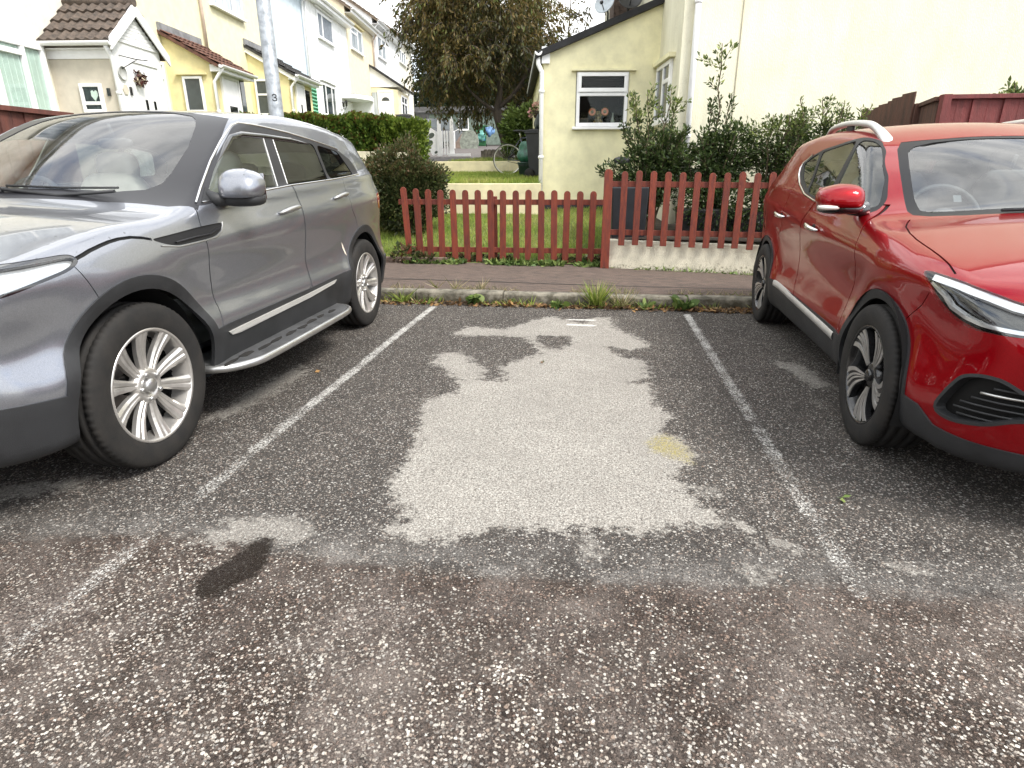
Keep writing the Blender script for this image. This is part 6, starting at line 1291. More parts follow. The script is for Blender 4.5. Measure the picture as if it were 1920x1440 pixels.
# white gate, sheds and clutter at the end of the drive
gt = thing('garden_gate', 'white painted gate between two white posts with a scalloped side panel', 'gate', (-5.05, 20.5, 1.78), R(8))
for x, h in ((-.08, 1.15), (.32, 1.18)):
    m = MB(); m.prism([(-.07, 0), (.07, 0), (.05, h-.12), (0, h), (-.05, h-.12)], (x, -.05, 0), (1, 0, 0), (0, 0, 1), (0, .12, 0)); m.build('post', WHITE_PL, gt)
m = MB()
for x in np.linspace(.0, .26, 4): m.box((x, 0, .40), (.055, .025, .72))
m.build('gate_leaf', WHITE_PL, gt)
m = MB(); m.prism([(-.78, .62), (-.62, .80), (-.42, .84), (-.14, .66), (-.14, .02), (-.30, -.05), (-.42, .12), (-.58, .35), (-.72, .45)], (0, 0, .06), (1, 0, 0), (0, 0, 1), (0, .04, 0)); m.build('side_panel', WHITE_PL, gt)
for c in ((-.34, .62, .08), (-.42, .38, .10), (-.20, .12, .04)):
    m = MB(); m.prism([(math.cos(q)*c[2]*1.3, math.sin(q)*c[2]) for q in np.linspace(0, 2*PI, 17)[:-1]], (c[0], -.006, c[1]), (1, 0, .3), (0, 0, 1), (0, .006, 0)); m.build('panel_opening', mat('shadow_grey', (.10, .12, .10), .9), gt)
m = MB(); m.box((.55, 0, .04), (.7, .25, .08)); m.build('step', WHITE_PL, gt)
sh = thing('shed', 'long grey green clad outbuilding behind the clutter at the drive end', 'shed', (-8.2, 41.5, 3.0))
m = MB()
for i in range(11): m.frame((0, 0, .09+i*.17), (4.2, 0, 0), (0, .02, .01), (0, -.004, .088))
m.box((0, .6, .95), (8.4, 1.1, 1.9)); m.build('wall', mat('grey_green_cladding', (.20, .25, .21), .8, var=.15), sh); m = MB(); m.prism([(-.25, 1.88), (1.4, 1.88), (1.4, 2.0), (.5, 2.35), (-.25, 2.0)], (-4.4, 0, 0), (0, 1, 0), (0, 0, 1), (8.8, 0, 0)); m.build('roof', ROOF_DK, sh)
window(sh, (0, -.03, 0), (1, 0, 0), (0, -1, 0), -2.6, -1.9, .9, 1.6, pane=PANE); window(sh, (0, -.03, 0), (1, 0, 0), (0, -1, 0), -.9, -.2, .9, 1.6, pane=PANE)
def far_car():
    c = thing('parked_car', 'distant dark car at the end of the drive seen past the white gate', 'car', (-9.0, 35.0, 2.55), R(60)); m = MB()
    m.prism([(-2, .25), (2, .25), (2.05, .6), (1.9, .85), (1.1, .95), (.55, 1.42), (-.9, 1.45), (-1.7, 1.0), (-2, .9)], (0, -.85, 0), (1, 0, 0), (0, 0, 1), (0, 1.7, 0)); m.build('body', mat('dark_car_paint', (.03, .035, .04), .25, coat=1), c, bevel=.09)
    m = MB()
    for y in (-.862, .862): m.prism([(1.0, .95), (.52, 1.36), (-.85, 1.38), (-1.5, 1.0)], (0, y-.004, 0), (1, 0, 0), (0, 0, 1), (0, .008, 0))
    m.build('side_window', PANE, c); m = MB(); m.frame((.86, 0, 1.17), (-.20, 0, .17), (0, .7, 0), (.006, 0, .007)); m.build('windscreen', PANE_L, c)
    for x in (-1.25, 1.3):
        for y in (-.8, .8): m = MB(); m.lathe([(0, -.1), (.28, -.1), (.31, -.06), (.31, .06), (.28, .1), (0, .1)], (x, y, .31), (0, 1, 0), 20); m.build('wheel', RUBBER, c)
far_car()
m = MB(); m.prism([(0, 0), (1.15, 0), (1.0, .75), (.62, .85)], (0, 0, 0), (1, .1, 0), (0, .15, 1), (0, .05, 0)); o = m.build('board', mat('brown_board', (.20, .15, .12), .8, var=.2)); o.location = (-8.0, 34.5, 2.52); tag(o, 'brown slanted board leaning beside the grey green slab', 'board')
m = MB(); m.box((0, 0, .42), (.05, .05, .9)); m.frame((.05, 0, .9), (.22, 0, .10), (0, .02, 0), (0, 0, .02)); o = m.build('stake', WHITE_PL); o.location = (-7.75, 34.3, 2.5); tag(o, 'thin white stake in front of the brown board', 'stake')
m = MB(); m.prism([(-.42, 0), (.42, 0), (.5, .35), (.42, .85), (.05, 1.0), (-.36, .85), (-.5, .4)], (0, 0, 0), (1, 0, 0), (0, .1, 1), (0, .14, 0)); o = m.build('stone_slab', mat('grey_green_slab', (.25, .27, .23), .9, var=.25, bump=.4)); o.location = (-6.75, 33.2, 2.40); tag(o, 'upright grey green slab at the edge of the driveway', 'slab')
blob('tarpaulin', (-6.75, 36.5, 3.25), (.26, .2, .24), mat('turquoise_sheet', (.10, .30, .26), .5, var=.3, scale=4), 'crumpled turquoise sheet behind the grey green slab', 'tarpaulin', 9, amp=.3)
blob('tarpaulin', (-6.35, 37.2, 3.5), (.26, .2, .26), mat('blue_sheet', (.12, .24, .45), .5, var=.3, scale=4), 'crumpled blue sheet beside the green wheelie bin', 'tarpaulin', 12, amp=.3)
# sleeper edging round the tree
for k, (p, q, hgt, lab) in enumerate((((-3.3, 18.3), (-1.9, 18.6), .26, 'stack of grey timber edging in front of the tree trunk'), ((-3.55, 19.4), (-2.75, 18.75), .2, 'short dark timber edging left of the tree trunk'))):
    m = MB(); U = np.array(q)-np.array(p); ln = np.linalg.norm(U); U /= ln; n_ = int(ln/.11)
    for i in range(n_): m.frame((*(U*(i+.5)*ln/n_), hgt/2), (*(U*ln/n_*.40), 0), (-U[1]*.05, U[0]*.05, 0), (0, 0, hgt/2))
    m.frame((*(U*ln/2), hgt*.5), (*(U*ln/2), 0), (-U[1]*.03, U[0]*.03, 0), (0, 0, .03)); o = m.build('timber_edging', mat('old_timber', (.23, .20, .16), .9, var=.3)); o.location = (*p, 1.53+.058*(p[1]-16.5)); tag(o, lab, 'edging')
# planters behind the high fence
m = MB(); m.prism([(-.21, 0), (.21, 0), (.235, .66), (-.235, .66)], (0, -.2, 0), (1, 0, 0), (0, 0, 1), (0, .42, 0)); o = m.build('planter', mat('slate_planter', (.013, .015, .020), .6, var=.2), bevel=.02); o.location = (.41, 8.42, .42); tag(o, 'slate grey box planter behind the first pickets of the higher fence', 'planter')
m = MB(); m.prism([(-.62, 0), (.62, 0), (.66, .36), (-.66, .36)], (0, -.2, 0), (1, 0, 0), (0, 0, 1), (0, .42, 0)); o = m.build('planter', mat('black_trough', (.007, .007, .0075), .6, var=.2), bevel=.02); o.location = (1.75, 8.95, .42); tag(o, 'long black trough behind the higher picket fence', 'planter')
m = MB(); m.ball((0, 0, 0), (.11, .08, .05), 10, sq=.7); o = m.build('bird_feeder', BLACK_PL); o.location = (.30, 8.85, 1.40); tag(o, 'dark rounded box half hidden in the left shrub above the fence', 'box')
# chimney and dishes over the extension roof
ch = thing('chimney', 'dark brick chimney stack with two pots above the black roof edge', 'chimney', (*hw(2.25, 13.4)[:2], 3.3), HR); m = MB(); m.box((0, 0, .7), (.6, .55, 1.9)); m.box((0, 0, 1.68), (.7, .65, .1)); m.build('stack', mat('dark_brick', (.14, .10, .08), .9, var=.35, scale=14, bump=.5), ch)
for x in (-.15, .15): m = MB(); m.lathe([(.10, 0), (.085, .3), (.10, .32)], (x, 0, 1.72), (0, 0, 1), 16); m.build('pot', mat('pot_clay', (.2, .12, .08), .9), ch)
def dish(label, c, r, m_, az):
    d = thing('satellite_dish', label, 'dish', c); ax_ = np.array((math.sin(az), -math.cos(az), .35)); ax_ /= np.linalg.norm(ax_); m = MB(); m.lathe([(r*k/6, .35*r*(k/6)**2) for k in range(7)]+[(r*k/6, .35*r*(k/6)**2-.012) for k in (6, 3, 0)], (0, 0, 0), ax_, 28); m.build('reflector', m_, d)
    m = MB(); m.tube([-ax_*.02, -ax_*.1+np.array((0, 0, -.1)), -ax_*.1+np.array((0, 0, -.75))], .018, 8); m.tube([np.array((0, 0, -r*.9)), ax_*r*.9+np.array((0, 0, -r*.3))], .01, 6); m.ball(ax_*r*.9+np.array((0, 0, -r*.3)), .035, 6); m.build('mount', RIM_BL, d)
dish('pale satellite dish left of the chimney above the black roof edge', hw(1.78, 13.0, 4.22), .20, mat('pale_dish', (.55, .6, .63), .5), -.5)
dish('dark satellite dish in front of the chimney above the black roof edge', hw(2.14, 12.6, 4.22), .23, mat('dark_dish', (.05, .05, .05), .5), .2)
hb = thing('hanging_basket', 'dark hanging basket of pink flowers beside the extension corner', 'hanging basket', (-1.17, 12.6, 2.36)); m = MB(); m.lathe([(0, -.14), (.10, -.11), (.15, 0), (.13, .0)], (0, 0, 0), (0, 0, 1), 18)
for q in (0, 2.1, 4.2): m.tube([(.14*math.cos(q), .14*math.sin(q), 0), (0, 0, .38)], .004, 4)
m.tube([(0, 0, .38), (.1, .02, .5), (.75, -.2, .52)], .010, 6); m.build('basket', mat('basket_brown', (.05, .035, .025), .9), hb); HB_ = hb
# ---------------------------------------------------------------- plants
def leaf_mat(name, cols, rough=.5, trans=.25):
    if name in MATS: return MATS[name]
    m, t, b, L = nodes(name); at = N(t, 'ShaderNodeAttribute', attribute_name='tone'); n = len(cols); r = ramp(t, [((i+.5)/n, c) for i, c in enumerate(cols)]); L(at.outputs['Fac'], r.inputs['Fac'])
    L(r.outputs['Color'], b.inputs['Base Color']); b.inputs['Roughness'].default_value = rough; b.inputs['Specular IOR Level'].default_value = .35
    tr = N(t, 'ShaderNodeBsdfTranslucent'); L(r.outputs['Color'], tr.inputs['Color']); mx = N(t, 'ShaderNodeMixShader'); mx.inputs[0].default_value = trans; L(b.outputs[0], mx.inputs[1]); L(tr.outputs[0], mx.inputs[2]); L(mx.outputs[0], t.nodes['Material Output'].inputs['Surface'])
    MATS[name] = m; return m
def unit(v): return v/(np.linalg.norm(v, axis=-1, keepdims=True)+1e-9)
def leaf_mesh(name, P, D, size, width, m, parent=None, tone=None, jit=.35, rg=None, fold=.18, shape='leaf'):
    """one mesh of folded leaves: base points P, pointing along D"""
    rg = rg or RNG; n = len(P); D = unit(D+rg.normal(size=(n, 3))*jit); s = size*rg.uniform(.6, 1.25, (n, 1)); side = unit(np.cross(D, rg.normal(size=(n, 3)))); up = np.cross(side, D); w = width*s
    if shape == 'blade':
        bend = rg.uniform(.1, .6, (n, 1)); h = unit(rg.normal(size=(n, 3))*(1, 1, 0)); V = np.stack([P-side*w*.5, P+side*w*.5, P+D*s*.55+h*s*bend*.15+side*w*.35, P+D*s+h*s*bend*.5, P+D*s*.55+h*s*bend*.15-side*w*.35], 1); k = 5; polys = [(0, 1, 2, 3, 4)]
    else:
        if shape == 'oval':
            h = np.array((0, 0, -1.)); f = lambda a, b, c: P+D*s*a+side*w*b-up*s*fold*abs(b)+h*s*c
            V = np.stack([f(0, 0, 0), f(.18, .30, .0), f(.42, .5, .02), f(.68, .44, .08), f(.88, .24, .16), f(1, 0, .24), f(.88, -.24, .16), f(.68, -.44, .08), f(.42, -.5, .02), f(.18, -.30, .0)], 1); k = 10; polys = [tuple(range(10))]
        else: V = np.stack([P, P+D*s*.48+side*w*.5+up*s*fold, P+D*s, P+D*s*.48-side*w*.5+up*s*fold], 1); k = 4; polys = [(0, 1, 2, 3)]
    me = bpy.data.meshes.new(name); V = V.reshape(-1, 3); nf = n
    F = (np.arange(n)[:, None]*k+np.array(polys[0])[None]).ravel()
    me.vertices.add(len(V)); me.vertices.foreach_set('co', V.ravel()); me.loops.add(len(F)); me.loops.foreach_set('vertex_index', F.astype(np.int32)); me.polygons.add(nf)
    me.polygons.foreach_set('loop_start', np.arange(0, len(F), k)); me.polygons.foreach_set('loop_total', np.full(nf, k)); me.update(calc_edges=True); me.materials.append(m)
    tn = np.clip((tone if tone is not None else rg.random(n))+rg.normal(size=n)*.08, 0, 1); at = me.attributes.new('tone', 'FLOAT', 'FACE'); at.data.foreach_set('value', tn.astype(np.float32))
    return link(name, me, parent)
def in_blobs(blobs, n, rg, shell=.5):
    """points and outward directions in a union of ellipsoids, denser near the skin; uneven"""
    P, D = [], []; vol = np.array([b[1][0]*b[1][1]*b[1][2] for b in blobs])**.67; cnt = (vol/vol.sum()*n).astype(int)+1
    for (c, r), k in zip(blobs, cnt):
        d = unit(rg.normal(size=(k, 3))); rad = rg.uniform(shell, 1.0, (k, 1))**.6; bump = 1+.16*np.sin(d[:, :1]*7+c[0]*9)+.12*np.sin(d[:, 1:2]*9+c[1]*5)+.13*np.sin(d[:, 2:]*8+c[2]*7)
        P.append(np.array(c)+d*rad*bump*np.array(r)); D.append(d)
    return np.concatenate(P), np.concatenate(D)
BARK = mat('bark', (.075, .058, .045), .95, var=.3, scale=10, bump=1, bscale=25, vscale=(1, 1, .3)); STEM = mat('shrub_stem', (.11, .085, .05), .9, var=.3)
PRIVET = leaf_mat('privet_leaf', [(.026, .042, .016), (.044, .072, .022), (.072, .108, .032), (.14, .185, .052), (.24, .29, .085)], .35)
HEDGE_L = leaf_mat('hedge_leaf', [(.04, .072, .014), (.07, .125, .022), (.12, .185, .032), (.20, .26, .05), (.15, .05, .02)], .4)
HEDGE_Y = leaf_mat('hedge_leaf_light', [(.06, .10, .015), (.10, .155, .022), (.16, .22, .035), (.22, .28, .05)], .4)
BUSH_L = leaf_mat('bush_leaf', [(.028, .042, .014), (.046, .064, .021), (.075, .088, .030), (.105, .088, .038), (.13, .075, .04)], .45)
CHERRY = leaf_mat('cherry_leaf', [(.028, .038, .012), (.052, .060, .018), (.085, .078, .024), (.135, .100, .030), (.20, .138, .045), (.13, .165, .04)], .5, .35)
CONIF = leaf_mat('evergreen_leaf', [(.014, .024, .012), (.022, .036, .016), (.032, .050, .020), (.050, .070, .028)], .5, .1)
LIGHTG = leaf_mat('fresh_leaf', [(.05, .085, .02), (.09, .14, .03), (.15, .21, .05), (.20, .27, .07)], .45)
GRASS_B = leaf_mat('grass_blade', [(.10, .15, .024), (.16, .24, .036), (.24, .33, .05), (.34, .39, .09), (.38, .35, .13)], .5)
DRYG = leaf_mat('dry_blade', [(.10, .13, .03), (.20, .19, .08), (.32, .26, .13), (.40, .34, .2)], .6)
WEED_L = leaf_mat('weed_leaf', [(.05, .09, .022), (.09, .15, .035), (.14, .21, .05), (.22, .28, .09)], .5)
LITTER = leaf_mat('dead_leaf', [(.05, .03, .018), (.12, .065, .03), (.22, .12, .05), (.32, .19, .07), (.14, .10, .06)], .8, .1)
def twig(rg, p, d, ln, n=6, wob=.25, droop=0.):
    pts = [np.array(p, float)]; d = unit(np.array(d, float))
    for _ in range(n): d = unit(d+rg.normal(size=3)*wob*.5+np.array((0, 0, -droop))); pts.append(pts[-1]+d*ln/n)
    return pts
def along(paths, rg, per, spread=.02):
    P, D = [], []
    for pts in paths:
        pts = np.array(pts); k = max(2, int(per*np.linalg.norm(np.diff(pts, axis=0), axis=1).sum())); t = rg.uniform(.12, 1, k)*(len(pts)-1.001); i = t.astype(int); f = (t-i)[:, None]
        q = pts[i]*(1-f)+pts[i+1]*f; d = unit(pts[i+1]-pts[i]); o = unit(np.cross(d, rg.normal(size=(k, 3)))); P.append(q+o*spread); D.append(o*.8+d*.7)
    return np.concatenate(P), np.concatenate(D)
def shrub(name, label, base, stems, spec, m, lsize, lwid, per, seed, blobs=None, nb=0, group=None, cat='shrub'):
    """spec: list of (dx, dy, height) shoot tips; stems sprout side twigs that carry the leaves"""
    rg = np.random.default_rng(seed); t = thing(name, label, cat, base, 0, group); paths, main = [], MB()
    for (dx, dy, h) in spec:
        b = np.array((rg.uniform(-.08, .08), rg.uniform(-.06, .06), 0)); tip = np.array((dx, dy, h)); k = 8; pts = []
        for i in range(k+1): f = i/k; pts.append(b*(1-f)+tip*f**np.array((1.15, 1.15, .9))+rg.normal(size=3)*.018*(0 < i < k))
        main.tube(pts, [.014*(1-.8*i/k)+.003 for i in range(k+1)], 6, caps=False); paths.append(pts[4:])
        for q in range(stems):
            i = rg.integers(2, k); d = unit(rg.normal(size=3)*(1, 1, .45)+np.array((dx*.4, dy*.4, .75))); tw = twig(rg, pts[i], d, rg.uniform(.14, .34)*min(1, h), 5, .3, -.05); main.tube(tw, [.004, .004, .003, .003, .002, .002], 4, caps=False); paths.append(tw)
    main.build('stems', STEM, t); P, D = along(paths, rg, per); D = D+np.array((0, 0, .25))
    if blobs: P2, D2 = in_blobs(blobs, nb, rg); P, D = np.concatenate([P, P2]), np.concatenate([D, D2])
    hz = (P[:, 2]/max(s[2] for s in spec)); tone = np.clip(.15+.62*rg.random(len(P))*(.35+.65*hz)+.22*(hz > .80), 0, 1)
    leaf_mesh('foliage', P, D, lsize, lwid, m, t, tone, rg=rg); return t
# shrubs behind the higher fence (leaf colour lighter on the young shoots)
rs = np.random.default_rng(21)
def fan(n, x0, x1, z0, z1, dy=.28): return [(rs.uniform(x0, x1), rs.uniform(-dy, dy), rs.uniform(z0, z1)) for _ in range(n)]
shrub('privet_shrub', 'rounded green shrub in front of the kitchen window, tall pale shoots on top', (.72, 8.95, .45), 12, fan(12, -.50, .40, .95, 1.45)+[(-.28, 0, 1.78), (-.12, .1, 1.83), (.18, .05, 1.85), (.28, .1, 1.7), (-.62, -.1, .95), (-.74, -.15, .84), (.42, 0, 1.3)], PRIVET, .062, .42, 85, 5, [((-.05, 0, .78), (.42, .3, .42)), ((-.25, 0, .6), (.3, .25, .25)), ((.2, 0, .9), (.28, .25, .35))], 4200)
shrub('privet_shrub', 'dark shrub with one tall leafy shoot rising against the gable wall', (1.55, 9.05, .45), 11, [(-.05, 0, 2.36), (-.12, .05, 1.7), (.14, 0, 1.75)]+fan(12, -.45, .55, .95, 1.42), PRIVET, .066, .42, 75, 6, [((0, 0, .85), (.45, .3, .38)), ((.2, 0, 1.1), (.35, .25, .3)), ((.05, -.32, .38), (.48, .2, .32))], 4200)
shrub('privet_shrub', 'broad open shrub right of the tall shoot, bare stems showing low down', (2.25, 9.0, .45), 11, fan(16, -.5, .55, 1.1, 1.62), PRIVET, .056, .42, 80, 7, [((.05, 0, 1.15), (.45, .3, .3)), ((-.1, -.3, .36), (.42, .2, .28))], 2200)
shrub('privet_shrub', 'green shrub beside the weathered fence panel, half behind the red car', (2.95, 9.0, .45), 11, fan(14, -.45, .42, 1.15, 1.72), PRIVET, .056, .42, 80, 8, [((0, 0, 1.05), (.4, .3, .35))], 1500)
shrub('garden_shrub', 'leafy green bush top showing over the fence at the right edge', (5.05, 8.8, .4), 10, fan(9, -.3, .35, 1.55, 1.85), PRIVET, .08, .5, 55, 9, [((0, 0, 1.45), (.38, .3, .32))], 1500)
def mound(name, label, base, blobs, n, m, lsize, lwid, seed, cat, stems=6, tone=None, group=None):
    rg = np.random.default_rng(seed); t = thing(name, label, cat, base, 0, group); P, D = in_blobs(blobs, n, rg, .55)
    mb = MB()
    for i in range(stems):
        c, r = blobs[i % len(blobs)]; mb.tube(twig(rg, (rg.uniform(-.1, .1)*r[0]*3, rg.uniform(-.05, .05), 0), (c[0]*.5+rg.normal()*.3, rg.normal()*.3, 1), c[2]+r[2]*.6, 6, .3), [.018, .015, .012, .009, .006, .004, .003], 6, caps=False)
    mb.build('stems', STEM, t); k = P[:, 2] > .01; leaf_mesh('foliage', P[k], D[k]+np.array((0, 0, .3)), lsize, lwid, m, t, None if tone is None else tone(P[k], rg), rg=rg); return t
mound('round_bush', 'round dark green and bronze bush at the left end of the picket fence', (-2.98, 9.45, .36), [((0, 0, .80), (.50, .5, .52)), ((-.28, .1, .66), (.42, .4, .46)), ((.28, 0, .66), (.40, .4, .42)), ((.05, -.1, .45), (.52, .45, .42)), ((.42, .05, .82), (.20, .22, .18)), ((-.45, .1, .9), (.2, .2, .2))], 27000, BUSH_L, .052, .52, 31, 'bush', 10, lambda P, rg: np.clip(.12+.5*rg.random(len(P))+.35*(P[:, 2] > .85)*rg.random(len(P)), 0, 1))
mound('low_shrub', 'brownish low shrub between the grey car and the round bush', (-3.75, 9.6, .36), [((0, 0, .55), (.45, .4, .42)), ((-.4, .1, .5), (.4, .4, .35))], 5000, BUSH_L, .05, .42, 32, 'bush', 8, lambda P, rg: .45+.5*rg.random(len(P)))
def hedge(label, x0, x1, y0, y1, z0, zt, n, m, seed):
    rg = np.random.default_rng(seed); c = np.array(((x0+x1)/2, (y0+y1)/2, z0)); t = thing('hedge', label, 'hedge', c, 0, 'clipped hedges along the retaining wall'); hx_, hy_, hz = (x1-x0)/2, (y1-y0)/2, zt-z0
    P = rg.uniform(-1, 1, (n, 3)); ax_ = rg.integers(0, 4, n); sg = np.where(rg.random(n) < .5, -1, 1); dep = 1-rg.random(n)**1.8*.55
    P[ax_ == 0, 0] = (sg*dep)[ax_ == 0]; P[(ax_ == 1), 1] = (-dep)[ax_ == 1]; P[ax_ > 1, 2] = dep[ax_ > 1]; w_ = 1+.09*np.sin(P[:, :1]*9+P[:, 2:]*6)+.07*np.sin(P[:, :1]*23)+.06*np.sin(P[:, 1:2]*14+P[:, :1]*37); D = P*np.array((hx_, hy_, hz/2)); Q = np.array((0, 0, hz/2))+P*w_*np.array((hx_, hy_, hz/2))
    mb = MB()
    for i in range(7): mb.tube(twig(rg, (rg.uniform(-hx_, hx_)*.9, 0, 0), (rg.normal()*.3, rg.normal()*.2, 1), hz*.85, 5, .3), [.015, .012, .009, .006, .004, .003], 5, caps=False)
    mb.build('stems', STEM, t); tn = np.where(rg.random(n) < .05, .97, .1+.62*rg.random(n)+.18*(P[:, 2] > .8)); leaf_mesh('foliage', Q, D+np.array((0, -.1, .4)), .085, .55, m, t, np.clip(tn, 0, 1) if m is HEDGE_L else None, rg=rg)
hedge('long clipped green hedge with reddish shoots, beside the lamp post', -8.2, -5.22, 13.2, 14.2, 1.62, 2.38, 30000, HEDGE_L, 41)
hedge('clipped dark green hedge block in the middle of the row', -5.18, -4.50, 13.15, 14.3, 1.6, 2.32, 13000, HEDGE_L, 42)
hedge('lighter yellow green hedge block nearest the white gate', -4.47, -3.86, 13.2, 14.4, 1.45, 2.24, 12000, HEDGE_Y, 43)
# the big cherry tree
def tree(name, label, base, limbs, crown, n, m, lsize, lwid, seed, drape=.5, bark=BARK, cat='tree', per=26, twl=(.5, 1.1), ntw=150, tone=None, wtw=.004):
    rg = np.random.default_rng(seed); t = thing(name, label, cat, base); tr = MB()
    for pts, r0, r1 in limbs: k = len(pts); P = smooth_poly([tuple(p) for p in pts], 2, closed=False); tr.tube(P, [r0+(r1-r0)*(i/(len(P)-1))**.8 for i in range(len(P))], 9, caps=False)
    tr.build('trunk', bark, t); paths = []; tw = MB()
    for _ in range(ntw):
        c, r = crown[rg.integers(len(crown))]; d = unit(rg.normal(size=3)); p = np.array(c)+d*rg.uniform(.25, .95)*np.array(r); path = twig(rg, p, unit(d*(1, 1, .5)+np.array((0, 0, .25))), rg.uniform(*twl), 7, .35, drape*.35); paths.append(path); tw.tube(path, [wtw*3*(1-i/8)+wtw*.4 for i in range(8)], 4, caps=False)
    tw.build('twigs', bark, t); P, D = along(paths, rg, per, .015); D = D+np.array((0, 0, -drape*1.3))
    if n: P2, D2 = in_blobs(crown, n, rg, .3); P, D = np.concatenate([P, P2]), np.concatenate([D, D2*.5+np.array((0, 0, -drape))])
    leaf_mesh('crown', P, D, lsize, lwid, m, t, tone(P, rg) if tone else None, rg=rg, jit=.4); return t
def ch_tone(P, rg):
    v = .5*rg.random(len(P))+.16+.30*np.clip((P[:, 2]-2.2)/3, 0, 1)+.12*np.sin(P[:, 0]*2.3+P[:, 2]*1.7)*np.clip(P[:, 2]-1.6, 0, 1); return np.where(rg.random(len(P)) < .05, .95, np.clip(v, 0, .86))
tree('cherry_tree', 'large tree with bronze and olive autumn leaves and a leaning dark trunk', (-2.42, 17.3, 1.5),
     [([(0, 0, -.1), (-.05, 0, .45), (-.22, -.05, .95), (-.33, 0, 1.3)], .17, .12), ([(-.33, 0, 1.3), (-.22, 0, 1.8), (-.28, .1, 2.5), (-.55, .1, 3.3), (-1.0, .2, 4.3), (-1.2, .2, 5.0)], .10, .025), ([(-.30, 0, 1.25), (-.75, -.3, 1.55), (-1.1, -.5, 1.9), (-1.35, -.6, 2.5), (-1.8, -.6, 3.1)], .05, .012), ([(-.26, 0, 1.9), (.0, -.1, 2.6), (.1, -.1, 3.4), (.5, -.1, 3.9), (1.2, 0, 4.2)], .055, .014), ([(-.27, .1, 2.4), (-.75, -.2, 2.9), (-1.3, -.2, 3.4)], .06, .015), ([(-.5, .1, 3.2), (-.3, -.2, 4.1), (0, -.2, 4.8)], .05, .015), ([(-.33, 0, 1.35), (.1, .2, 1.7), (.5, .2, 2.3), (1.0, .2, 2.8)], .07, .02)],
     [((-1.3, .5, 3.2), (1.3, 1.2, 1.1)), ((-.3, .5, 4.1), (1.45, 1.4, 1.25)), ((-1.5, -.2, 4.4), (1.15, 1.3, 1.05)), ((.75, .6, 3.3), (.95, 1.0, 1.0)), ((-.9, 1.5, 1.9), (1.5, .8, .75)), ((-1.9, .5, 2.3), (.85, 1.0, .95)), ((.7, 1.3, 2.1), (.8, .8, .8)), ((-.5, 1.6, 2.9), (1.4, .7, .9)), ((-.9, 0, 5.2), (1.2, 1.2, .8)), ((-2.1, -.3, 3.5), (.75, .8, .55)), ((-1.5, -.7, 3.3), (.9, .5, .7)), ((-.2, -.8, 3.6), (1.1, .5, .8)), ((.2, -.6, 2.75), (.7, .4, .5)), ((-1.0, -.8, 2.45), (.8, .4, .5))],
     26000, CHERRY, .13, .32, 51, .75, per=34, ntw=620, twl=(.4, 1.0), tone=ch_tone)
def conifer(label, base, h, r, seed, n=9000, m=CONIF, name='evergreen_tree', lo=.12):
    rg = np.random.default_rng(seed); bl = []
    for i in range(16): f = lo+(1-lo)*i/16; rr = r*(1-f**1.6)*rg.uniform(.75, 1.1)+.25; a = rg.random()*6.28; o = rr*.35; bl.append(((math.cos(a)*o, math.sin(a)*o, h*f), (rr*.8, rr*.8, h*.10+.25)))
    t = thing(name, label, 'tree', base); tr = MB(); tr.tube([(0, 0, -.5), (.05, 0, h*.5), (0, 0, h*.92)], [.26, .16, .03], 9); tr.build('trunk', BARK, t); P, D = in_blobs(bl, n, rg, .5); leaf_mesh('crown', P, D+np.array((0, 0, -.15)), .26, .42, m, t, None, rg=rg)
conifer('tall dark evergreen directly behind the cherry tree crown', (-9.0, 46.5, 3.2), 13.5, 3.4, 61, 22000)
conifer('dark evergreen between the terrace end and the cherry tree', (-11.6, 47.0, 3.2), 12.2, 2.4, 62, 13000)
conifer('dark evergreen behind the fresh green bush near the yellow house', (-5.6, 46.5, 3.2), 11.0, 3.0, 63, 18000)
conifer('low dark tree close to the end wall of the terrace', (-13.2, 49.0, 3.2), 5.5, 2.4, 64, 6000, name='broadleaf_tree')
conifer('broad dark tree behind the green wheelie bin', (-6.9, 44.6, 3.0), 4.6, 2.6, 65, 8000, name='broadleaf_tree', lo=.02)
conifer('dark tree at the far right behind the fresh green bush', (-3.0, 43.0, 3.0), 5.2, 2.8, 66, 8000, name='broadleaf_tree', lo=.02)
tree('young_tree', 'thin tree with sparse drooping twigs against the sky beside the yellow house', (-1.1, 21.5, 1.6), [([(0, 0, 0), (.03, 0, 1.6), (-.05, 0, 3.2), (.05, 0, 4.9)], .07, .012), ([(-.02, 0, 2.6), (.35, 0, 3.3), (.62, 0, 4.3), (.68, 0, 5.0)], .03, .006), ([(0, 0, 2.8), (-.4, 0, 3.5), (-.6, .1, 4.3)], .03, .006)], [((0, 0, 3.8), (.75, .6, .9)), ((.45, 0, 3.6), (.45, .5, .9)), ((-.4, 0, 3.4), (.55, .5, .8))], 0, CHERRY, .12, .34, 71, .5, per=16, ntw=75, twl=(.35, .8), wtw=.003, tone=lambda P, rg: .05+.4*rg.random(len(P)))
shrub('flowering_bush', 'fresh green leafy bush between the tree trunk and the white downpipe', (-2.0, 16.9, 1.3), 12, fan(14, -.55, .5, .9, 1.62), LIGHTG, .10, .5, 50, 74, [((0, 0, .95), (.55, .4, .55)), ((.25, 0, 1.2), (.35, .3, .4))], 3500, cat='bush')
